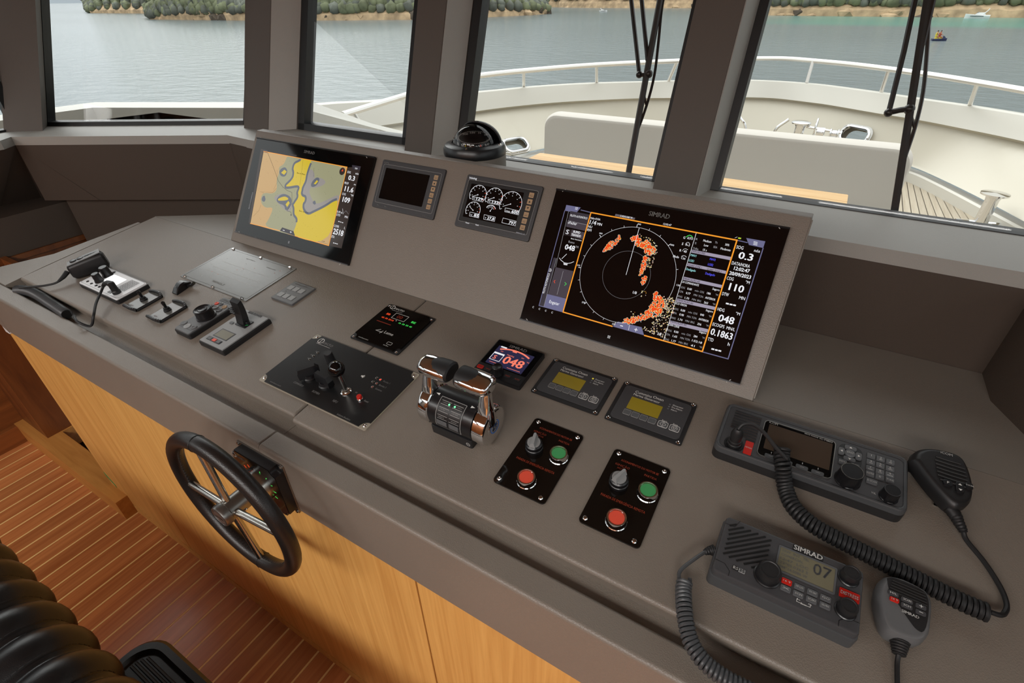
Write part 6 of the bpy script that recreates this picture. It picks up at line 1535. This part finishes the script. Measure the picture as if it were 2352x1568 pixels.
# handrail with its posts
rail_h = [(CX, 7.02, 1.03), (-.44, 6.90, 1.03), (-.05, 6.68, 1.03), (.32, 6.36, 1.03), (.68, 5.98, 1.03), (.98, 5.58, 1.03), (1.25, 5.18, 1.03), (1.50, 4.72, 1.03), (1.68, 4.3, 1.03), (1.85, 3.75, 1.03), (2.0, 3.1, 1.0), (2.05, 2.6, .96)]
rl = thing('handrail', 'stainless handrail on short posts along the top of the bow bulwark', 'rail', (CX, 6.9, .8))
ro = (CX, 6.9, .8)
port = [(-3.52, 2.33, .92), (-3.52, 3.16, .96), (-3.45, 3.62, 1.0), (-3.34, 4.02, 1.03), (-3.11, 4.63, 1.03), (-2.61, 5.48, 1.03), (-1.85, 6.29, 1.03), (-1.45, 6.62, 1.03), (-1.12, 6.88, 1.03)]
MB(off=ro).tube(smooth(port+rail_h, 6), .026, 10).build('top_rail', 'rail_steel', rl)
for p, q in (((-3.52, 2.45, .92), (-3.50, 2.5, .80)), ((-3.11, 4.63, 1.03), (-3.41, 5.16, .80)), ((-2.61, 5.48, 1.03), (-2.73, 5.82, .80)), ((-1.88, 6.26, 1.03), (-1.97, 6.34, .80)), ((-.44, 6.89, 1.03), (-.44, 6.86, .80)), ((.32, 6.36, 1.03), (.33, 6.46, .80)), ((.98, 5.58, 1.03), (1.05, 5.93, .80)), ((1.50, 4.72, 1.03), (1.78, 5.15, .80)), ((1.85, 3.75, 1.03), (2.35, 4.0, .80))):
    MB(off=ro).tube([p, q], .019, 8).build('post', 'rail_steel', rl)

# padded backrest and teak table
t = thing('seat_backrest', 'long off-white upholstered seat backrest on the foredeck', 'backrest', (CX-.02, 3.1, ZD))
so = (CX-.02, 3.1, ZD)
rg = []
M = Matrix.Translation((0, 3.115, 0)) @ Matrix.Rotation(PI/2, 4, 'X')
for z, k in ((-.085, .05), (-.075, .02), (-.045, .003), (0, 0), (.045, .003), (.075, .02), (.085, .05)):
    rg.append([(x, y, z) for x, y in MB.rrpts(-2.03+k*.7, .46-k*.7, .28+k*.4, .945-k*.7, .10, 6)])
MB(off=so, M=M).rings(rg).build('cushion', 'seat_fabric', t)
MB(off=so).rr(-1.9, .33, 2.4, 3.2, ZD, .36, .05, .03).build('base', 'gelcoat', t)
t = thing('deck_table', 'pale wooden deck table with plank top outside the front windows', 'table', (-.78, 1.9, ZD))
to = (-.78, 1.9, ZD)
for i in range(6):
    y0 = 1.55+i*.1325
    MB(off=to).rr(-1.69, .155, y0+.0006, y0+.1319, .795, .828, .003 if 0 < i < 5 else .008, .003).build('plank', 'table_wood', t)
MB(off=to).box(-1.4, -.1, 1.65, 2.25, .75, .795).build('frame', 'oak', t)
for x in (-1.3, -.25): MB(off=to).cyl((x, 1.9, ZD), .05, .69, 20).build('leg', 'steel', t)

# bollards, windlass and fittings of stainless steel
def bollard(x, y, z, label, hh=.29, r_=.055):
    t = thing('bollard', label, 'bollard', (x, y, z), group='steel bollards')
    MB().rr(-.16, .16, -.07, .07, 0, .02, .03, .006).build('foot_plate', 'steel', t)
    MB().lathe([(r_*.95, .015), (r_*.85, hh*.3), (r_*.85, hh-.05), (r_*1.0, hh-.02), (r_*1.75, hh-.012), (r_*1.75, hh), (.01, hh+.006)], n=28).build('post', 'chrome', t)
    MB().tube([(-.17, -.03, .04), (.17, .03, .04)], .022, 10).build('cross_bar', 'chrome', t)
bollard(1.255, 4.60, ZD, 'mushroom topped steel bollard on the starboard deck planks', .29)
bollard(1.60, 4.35, ZD, 'steel bollard at the right edge of the view', .27, .05)
bollard(-3.02, 4.02, ZD-.03, 'steel bollard in front of the port fairlead beside the compass', .26, .05)
def drum(x, y, r_, top, label):
    t = thing('capstan', label, 'capstan', (x, y, ZD))
    MB().lathe([(r_*1.3, 0), (r_*1.25, .03), (r_*.9, .05), (r_*.78, top-.14), (r_*.78, top-.05), (r_*.95, top-.03), (r_*1.5, top-.02), (r_*1.55, top-.008), (r_*1.2, top), (.01, top+.004)], n=30).build('drum', 'chrome', t)
drum(-.315, 5.6, .062, .52, 'upright steel capstan with flared top behind the seat backrest')
t = thing('windlass', 'steel anchor windlass with handwheel behind the seat backrest', 'windlass', (-.1, 5.6, ZD))
wo = (-.1, 5.6, ZD)
MB(off=wo).rr(-.22, .12, 5.50, 5.74, ZD, .34, .03, .02).build('body', 'steel', t)
MB(off=wo).tube([(-.26, 5.6, .545), (.07, 5.6, .515)], .012, 8).build('shaft', 'chrome', t)
MB(off=wo).tube([(-.170, 5.60+.078*math.cos(2*PI*k/28), .545+.085*math.sin(2*PI*k/28)) for k in range(28)], .009, 8, True).build('handwheel', 'chrome', t)
MB(off=wo).lathe([(.05, 0), (.05, .07), (.035, .075)], (-.15, 5.6, .50), 'x', 22).build('gypsy', 'chrome', t)
MB(off=wo).lathe([(.045, 0), (.05, .01), (.035, .02), (.035, .06), (.05, .07), (.045, .08)], (-.03, 5.6, .50), 'x', 22).build('drum', 'chrome', t)
for i, (x, s_) in enumerate(((-.83, -1), (-.56, 1))):
    t = thing('mooring_horn', ['curved steel horn on the foredeck, left of the capstan, leaning to port', 'curved steel horn on the foredeck next to the capstan, leaning to starboard'][i], 'fitting', (x, 5.6, ZD))
    MB().tube(smooth([(0, 0, .36), (s_*.03, 0, .44), (s_*.09, 0, .50), (s_*.12, 0, .53)], 6), .014, 8).build('horn', 'chrome', t)
    MB().cyl((0, 0, 0), .03, .38, 14).build('stem', 'steel', t)

# coaming around the wheelhouse, port side
cm = thing('coaming', 'white moulded coaming outside the port windows', 'coaming', (-2.9, .6, .5))
cmo = (-2.9, .6, .5)
co_ = [(-3.42, -3.2, 1.28), (-3.42, .35, 1.28), (-3.395, .55, 1.28), (-2.65, .92, 1.28), (-2.36, 1.055, 1.28), (-2.33, 1.07, 1.28), (-2.37, 1.50, 1.10), (-2.05, 1.65, 1.02)]
ci_ = [(-3.26, -3.2, 1.28), (-3.245, .29, 1.28), (-3.225, .46, 1.28), (-2.51, .81, 1.28), (-2.30, .905, 1.28), (-2.26, .93, 1.28), (-2.22, 1.40, 1.10), (-2.02, 1.55, 1.02)]
dn = lambda rows, z: [(p[0], p[1], z) for p in rows]
loft(MB(off=cmo), [dn(ci_, .55), [(p[0], p[1], p[2]-.012) for p in ci_], ci_, co_, [(p[0]-.02, p[1]+.02, p[2]-.03) for p in co_], dn(co_, .3)]).build('shell', 'gelcoat', cm)
MB(off=cmo).prism([(-3.3, -3.2), (-3.03, -3.2), (-3.03, .02), (-2.72, .24), (-2.03, .62), (-2.1, 1.4), (-2.3, 1.3), (-2.35, .98), (-3.3, .45)], .93, .97).build('side_deck', 'gelcoat', cm)
S('trim_19', MB().prism([(-3.05, .2), (-2.2, .85), (-2.0, 1.5), (.9, 1.5), (1.2, .6), (-2.0, .605), (-2.8, .17)], ZD, .60), 'gelcoat')

# windscreen wipers
def wiper(label, blade, arms, piv):
    t = thing('windscreen_wiper', label, 'wiper', blade[0], group='windscreen wipers')
    o_ = blade[0]
    a, b_ = Vector(blade[0]), Vector(blade[1]); d = b_-a
    MB(off=o_).tube([a, b_], .0085, 6).build('blade_rubber', 'rubber', t)
    f = MB(off=o_); s_ = Vector((.012, .006, 0))
    f.tube(smooth([a+d*.18+s_*.2, a+d*.30+s_*1.2, a+d*.42+s_*1.6, a+d*.55+s_*1.2, a+d*.70+s_*.6, a+d*.85+s_*.9, a+d*1.0+s_*.3], 4), .0040, 6)
    f.tube([a+d*.30+s_, a+d*.36, ], .003, 5)
    f.build('blade_frame', 'black_satin', t)
    for p in arms: MB(off=o_).tube(p, .0058, 8).build('arm', 'black_satin', t)
    pv = MB(off=o_).tube(piv, .0062, 8); pv.sphere(piv[0], .0095, 10, 6); pv.sphere(piv[-1], .011, 10, 6); pv.build('pivot', 'black_satin', t)
k_ = 2.0
e1 = lambda p, q, f: tuple(Vector(p).lerp(Vector(q), f))
wiper('twin armed black windscreen wiper on the middle front pane', ((-.4804, .590, 1.293), e1((-.4804, .590, 1.293), (-.4962, .735, 1.7053), 1.4)),
      [[(-.5097, .676, 1.5364), e1((-.5097, .676, 1.5364), (-.5751, .735, 1.7058), 2.6)], [(-.4957, .688, 1.5707), e1((-.4957, .688, 1.5707), (-.5461, .735, 1.7056), 3.0)]],
      [(-.5097, .676, 1.5364), (-.4995, .677, 1.537), (-.484, .677, 1.539)])
wiper('twin armed black windscreen wiper on the starboard front pane', ((.1640, .590, 1.293), e1((.1640, .590, 1.293), (.0848, .734, 1.7015), 1.4)),
      [[(.0862, .660, 1.4902), (.0750, .701, 1.6072), e1((.0750, .701, 1.6072), (.0627, .734, 1.7016), 3)], [(.1045, .705, 1.6199), e1((.1045, .705, 1.6199), (.0950, .734, 1.7014), 3)]],
      [(.0862, .660, 1.4902), (.1066, .662, 1.497), (.122, .662, 1.500)])

# ------------------------------------------------------------------ sea, islands, boats
ZW = -3.28
sea = MB().add([(-4000, -3000, ZW), (4000, -3000, ZW), (4000, 5000, ZW), (-4000, 5000, ZW)], [(0, 1, 2, 3)])
so_ = sea.build('sea', 'sea_water'); so_['kind'] = 'structure'
def noise2(x, y):
    from mathutils import noise
    return noise.noise(Vector((x, y, 3.1)))
def island(name, label, shore, depth, height, ntree, tm, rocks, seed, treesize=1.0, nrock=40):
    """wooded shore: a bank rising behind its waterline, boulders along it, crowns of trees on it"""
    rg_ = random.Random(seed); t = thing(name, label, 'island', (shore[0][0], shore[0][1], ZW)); o_ = (shore[0][0], shore[0][1], ZW)
    P = smooth([(x, y, 0) for x, y in shore], 8); rows = []
    for f, zf in ((0, -.02), (.03, .05), (.12, .16), (.3, .42), (.55, .75), (1, 1)):
        row = []
        for i, p in enumerate(P):
            d = Vector((p.x+0, p.y+.8, 0)).normalized(); e_ = min(1, min(i, len(P)-1-i)/ (len(P)*.10))**.7
            q = p+d*depth*f; h_ = height*zf*(.25+.75*e_)*(1+.25*noise2(p.x*.03+f*3, p.y*.03))
            row.append((q.x+noise2(p.x*.2, f*9)*2, q.y+noise2(f*7, p.y*.2)*2, ZW+h_))
        rows.append(row)
    loft(MB(off=o_), rows).build('bank', 'forest_floor', t)
    loft(MB(off=o_), [[(p[0]-.0, p[1]-.15, p[2]+.05) for p in rows[0]], [(p[0]*.5+q[0]*.5, p[1]*.5+q[1]*.5-.4, p[2]*.5+q[2]*.5+.7+.5*noise2(i*1.7, 2)) for i, (p, q) in enumerate(zip(rows[0], rows[1]))], [(p[0], p[1], p[2]-.2) for p in rows[2]]]).build('rock_band', 'rock', t, sharp=20)
    n = len(P); R_ = MB(off=o_)
    bl = [MB(off=o_), MB(off=o_)]
    ico = bpy.data.meshes.new('ico_tmp'); bm = bmesh.new(); bmesh.ops.create_icosphere(bm, subdivisions=1, radius=1); bm.to_mesh(ico); bm.free()
    iv = [v.co.copy() for v in ico.vertices]; jf = [tuple(p.vertices) for p in ico.polygons]
    def clump(m_, c, r_, sx=1.0):
        m_.add([(c[0]+v.x*r_*sx*rg_.uniform(.75, 1.2), c[1]+v.y*r_*rg_.uniform(.75, 1.2), c[2]+v.z*r_*rg_.uniform(.7, 1.15)) for v in iv], jf)
    for k in range(ntree):
        i = rg_.randrange(n); j = min(len(rows)-1, 2+int(rg_.random()**1.3*4)); a = Vector(rows[j-1][i]); b2 = Vector(rows[j][i]); c = a.lerp(b2, rg_.random())
        s_ = rg_.uniform(.55, 1.35)*treesize
        clump(bl[k % 2], (c.x, c.y, c.z+s_*.5), s_)
    for k, m_ in enumerate(bl): 
        ob = m_.build('trees', (tm, 'tree_green_hazed')[k], t, sharp=180); ob['kind'] = 'stuff'
    for k in range(nrock):
        i = rg_.randrange(n); a = Vector(rows[0][i]); b2 = Vector(rows[2][i]); c = a.lerp(b2, rg_.random()*.9); s_ = rg_.uniform(.5, 1.5)*rocks
        m_ = MB(off=o_); clump(m_, (c.x, c.y, c.z+.1), s_, 1.5); m_.build('rock', 'rock' if rg_.random() < .7 else 'rock_dark', t, sharp=20)
    return t
island('headland', 'wooded rocky headland across the water in the left window', [(-330, 150), (-270, 150), (-215, 147), (-170, 150), (-130, 165)], 90, 34, 4200, 'tree_dark_hazed', 1.4, 2, 1.7, 36)
island('island', 'nearer wooded island with pale rocks behind the left posts', [(-190, 102), (-168, 103), (-149, 105.5), (-129, 109.5), (-112, 115), (-97, 121.5), (-90, 140), (-86.5, 165)], 45, 30, 5000, 'tree_dark_hazed', 1.15, 3, 1.4, 90)
island('far_shore', 'distant dark wooded shore behind the middle wiper', [(-140, 262), (-110, 243), (-80, 236), (-50, 232), (-20, 228)], 120, 60, 2500, 'tree_dark_hazed', 1.4, 5, 2.2, 20)
island('shore', 'wooded rocky shore with the white motor boat at the right', [(-40, 172), (-22, 163), (-8, 159.5), (4, 157.8), (14, 156.5), (26, 155.5), (40, 154), (60, 150)], 60, 40, 5200, 'tree_dark_hazed', 1.2, 7, 1.3, 110)
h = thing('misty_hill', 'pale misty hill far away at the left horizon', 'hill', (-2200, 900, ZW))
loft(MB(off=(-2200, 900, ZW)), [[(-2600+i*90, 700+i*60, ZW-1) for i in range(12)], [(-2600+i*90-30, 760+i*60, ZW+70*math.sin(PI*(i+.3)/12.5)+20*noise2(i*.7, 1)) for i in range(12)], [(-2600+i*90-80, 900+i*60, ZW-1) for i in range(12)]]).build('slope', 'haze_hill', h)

# motor boat
def hull(m, L, W, H, z0=0.0):
    rg = []
    for f in (0, .15, .4, .65, .85, .97, 1.0):
        w = W*(1 if f < .5 else max(.02, 1-((f-.5)/.5)**2)); sh = H*(1+.28*f*f)
        rg.append([(L*(f-.5), -w*.35, z0), (L*(f-.5), w*.35, z0), (L*(f-.5), w*.5, z0+sh*.75), (L*(f-.5), w*.46, z0+sh), (L*(f-.5), -w*.46, z0+sh), (L*(f-.5), -w*.5, z0+sh*.75)])
    return m.rings(rg)
def motor_boat(x, y, L, ang, label):
    t = thing('motor_boat', label, 'boat', (x, y, ZW), (0, 0, R(ang)))
    hull(MB(), L, L*.3, L*.16, -.05).build('hull', 'boat_white', t)
    MB().rings([[(-L*.30, -L*.11, L*.15), (-L*.30, L*.11, L*.15), (-L*.26, L*.09, L*.25), (-L*.26, -L*.09, L*.25)], [(L*.12, -L*.09, L*.17), (L*.12, L*.09, L*.17), (L*.0, L*.07, L*.25), (L*.0, -L*.07, L*.25)]]).build('cabin', 'boat_white', t)
    MB().rings([[(L*.0, -L*.085, L*.24), (L*.0, L*.085, L*.24), (-L*.02, L*.075, L*.31), (-L*.02, -L*.075, L*.31)], [(L*.16, -L*.075, L*.18), (L*.16, L*.075, L*.18), (L*.10, L*.05, L*.20), (L*.10, -L*.05, L*.20)]]).build('windscreen', 'boat_glass', t)
    for s in (-1, 1): MB().box(-L*.25, L*.28, s*L*.147-.02, s*L*.147+.02, L*.085, L*.108).build('side_window', 'boat_glass', t)
    for s in (-1, 1): MB().tube(smooth([(-L*.22, s*L*.11, L*.20), (-L*.33, s*L*.105, L*.33), (-L*.36, s*L*.10, L*.40)], 5), L*.018, 8).build('radar_arch', 'boat_white', t)
    MB().tube([(-L*.36, -L*.10, L*.40), (-L*.36, L*.10, L*.40)], L*.02, 8).build('arch_top', 'boat_white', t)
motor_boat(18.6, 150.6, 4.05, 172, 'white motor boat with a radar arch moored off the right shore')
motor_boat(-76.6, 188.2, 2.6, 12, 'tiny white boat far off in the middle pane')
# jet ski and its riders
J = Vector((7.74, 83.6, ZW))
t = thing('jet_ski', 'dark blue jet ski carrying two people on the open water at the right', 'jet ski', J)
hull(MB(M=Matrix.Rotation(R(12), 4, 'Z')), 1.5, .6, .26, -.05).build('hull', 'hull_blue', t)
MB(M=Matrix.Rotation(R(12), 4, 'Z')).rr(-.5, .25, -.14, .14, .2, .38, .06, .05).build('saddle', 'vest_yellow', t)
MB(M=Matrix.Rotation(R(12), 4, 'Z')).rings([[(.2, -.14, .25), (.2, .14, .25), (.3, .12, .48), (.3, -.12, .48)], [(.62, -.06, .24), (.62, .06, .24), (.45, .05, .44), (.45, -.05, .44)]]).build('cowl', 'hull_blue', t)
MB(M=Matrix.Rotation(R(12), 4, 'Z')).tube([(.28, -.22, .50), (.32, 0, .49), (.28, .22, .50)], .02, 6).build('handlebar', 'black_satin', t)
def rider(p, sc, shirt, label):
    """seated figure grown as one skinned surface"""
    t = thing('person', label, 'person', p)
    me = bpy.data.meshes.new('person_body')
    V = [((0, 0, 0), .11), ((0, 0, .22), .12), ((.02, 0, .40), .13), ((.03, 0, .50), .05), ((.04, 0, .58), .085), ((.04, 0, .68), .075),
         ((.05, .17, .42), .05), ((.20, .22, .26), .04), ((.38, .18, .24), .032), ((.05, -.17, .42), .05), ((.20, -.22, .26), .04), ((.38, -.18, .24), .032),
         ((.14, .14, .02), .075), ((.34, .20, -.02), .065), ((.30, .24, -.30), .045), ((.38, .24, -.34), .035), ((.14, -.14, .02), .075), ((.34, -.20, -.02), .065), ((.30, -.24, -.30), .045), ((.38, -.24, -.34), .035)]
    E_ = [(0, 1), (1, 2), (2, 3), (3, 4), (4, 5), (2, 6), (6, 7), (7, 8), (2, 9), (9, 10), (10, 11), (0, 12), (12, 13), (13, 14), (14, 15), (0, 16), (16, 17), (17, 18), (18, 19)]
    me.from_pydata([tuple(Vector(v)*sc) for v, r_ in V], E_, [])
    ob = bpy.data.objects.new('person_body', me); COL.objects.link(ob)
    sk = ob.modifiers.new('skin', 'SKIN')
    for i, (v, r_) in enumerate(V): me.skin_vertices[0].data[i].radius = (r_*sc, r_*sc)
    me.skin_vertices[0].data[0].use_root = True
    ob.modifiers.new('sub', 'SUBSURF').levels = 1
    bpy.context.view_layer.update()
    m2 = bpy.data.meshes.new_from_object(ob.evaluated_get(bpy.context.evaluated_depsgraph_get()))
    bpy.data.objects.remove(ob)
    m2.materials.clear(); m2.materials.append(MATS['skin'])
    o = bpy.data.objects.new('body', m2); COL.objects.link(o); o.parent = t
    MB().lathe([(.145*sc, .0), (.15*sc, .2*sc), (.155*sc, .38*sc), (.11*sc, .47*sc)], (.01, 0, .02), n=14).build('clothing', shirt, t)
    MB().sphere((.03*sc, 0, .68*sc), .092*sc, 12, 6, (1, 1, 1), -5, 90).build('hair', 'rubber', t)
rider(J+Vector((-.10, 0, .40)), .85, 'shirt_red', 'person in a reddish top steering the jet ski, seen from far off')
rider(J+Vector((-.42, -.06, .40)), .85, 'vest_yellow', 'person in a yellow top sitting behind on the jet ski')
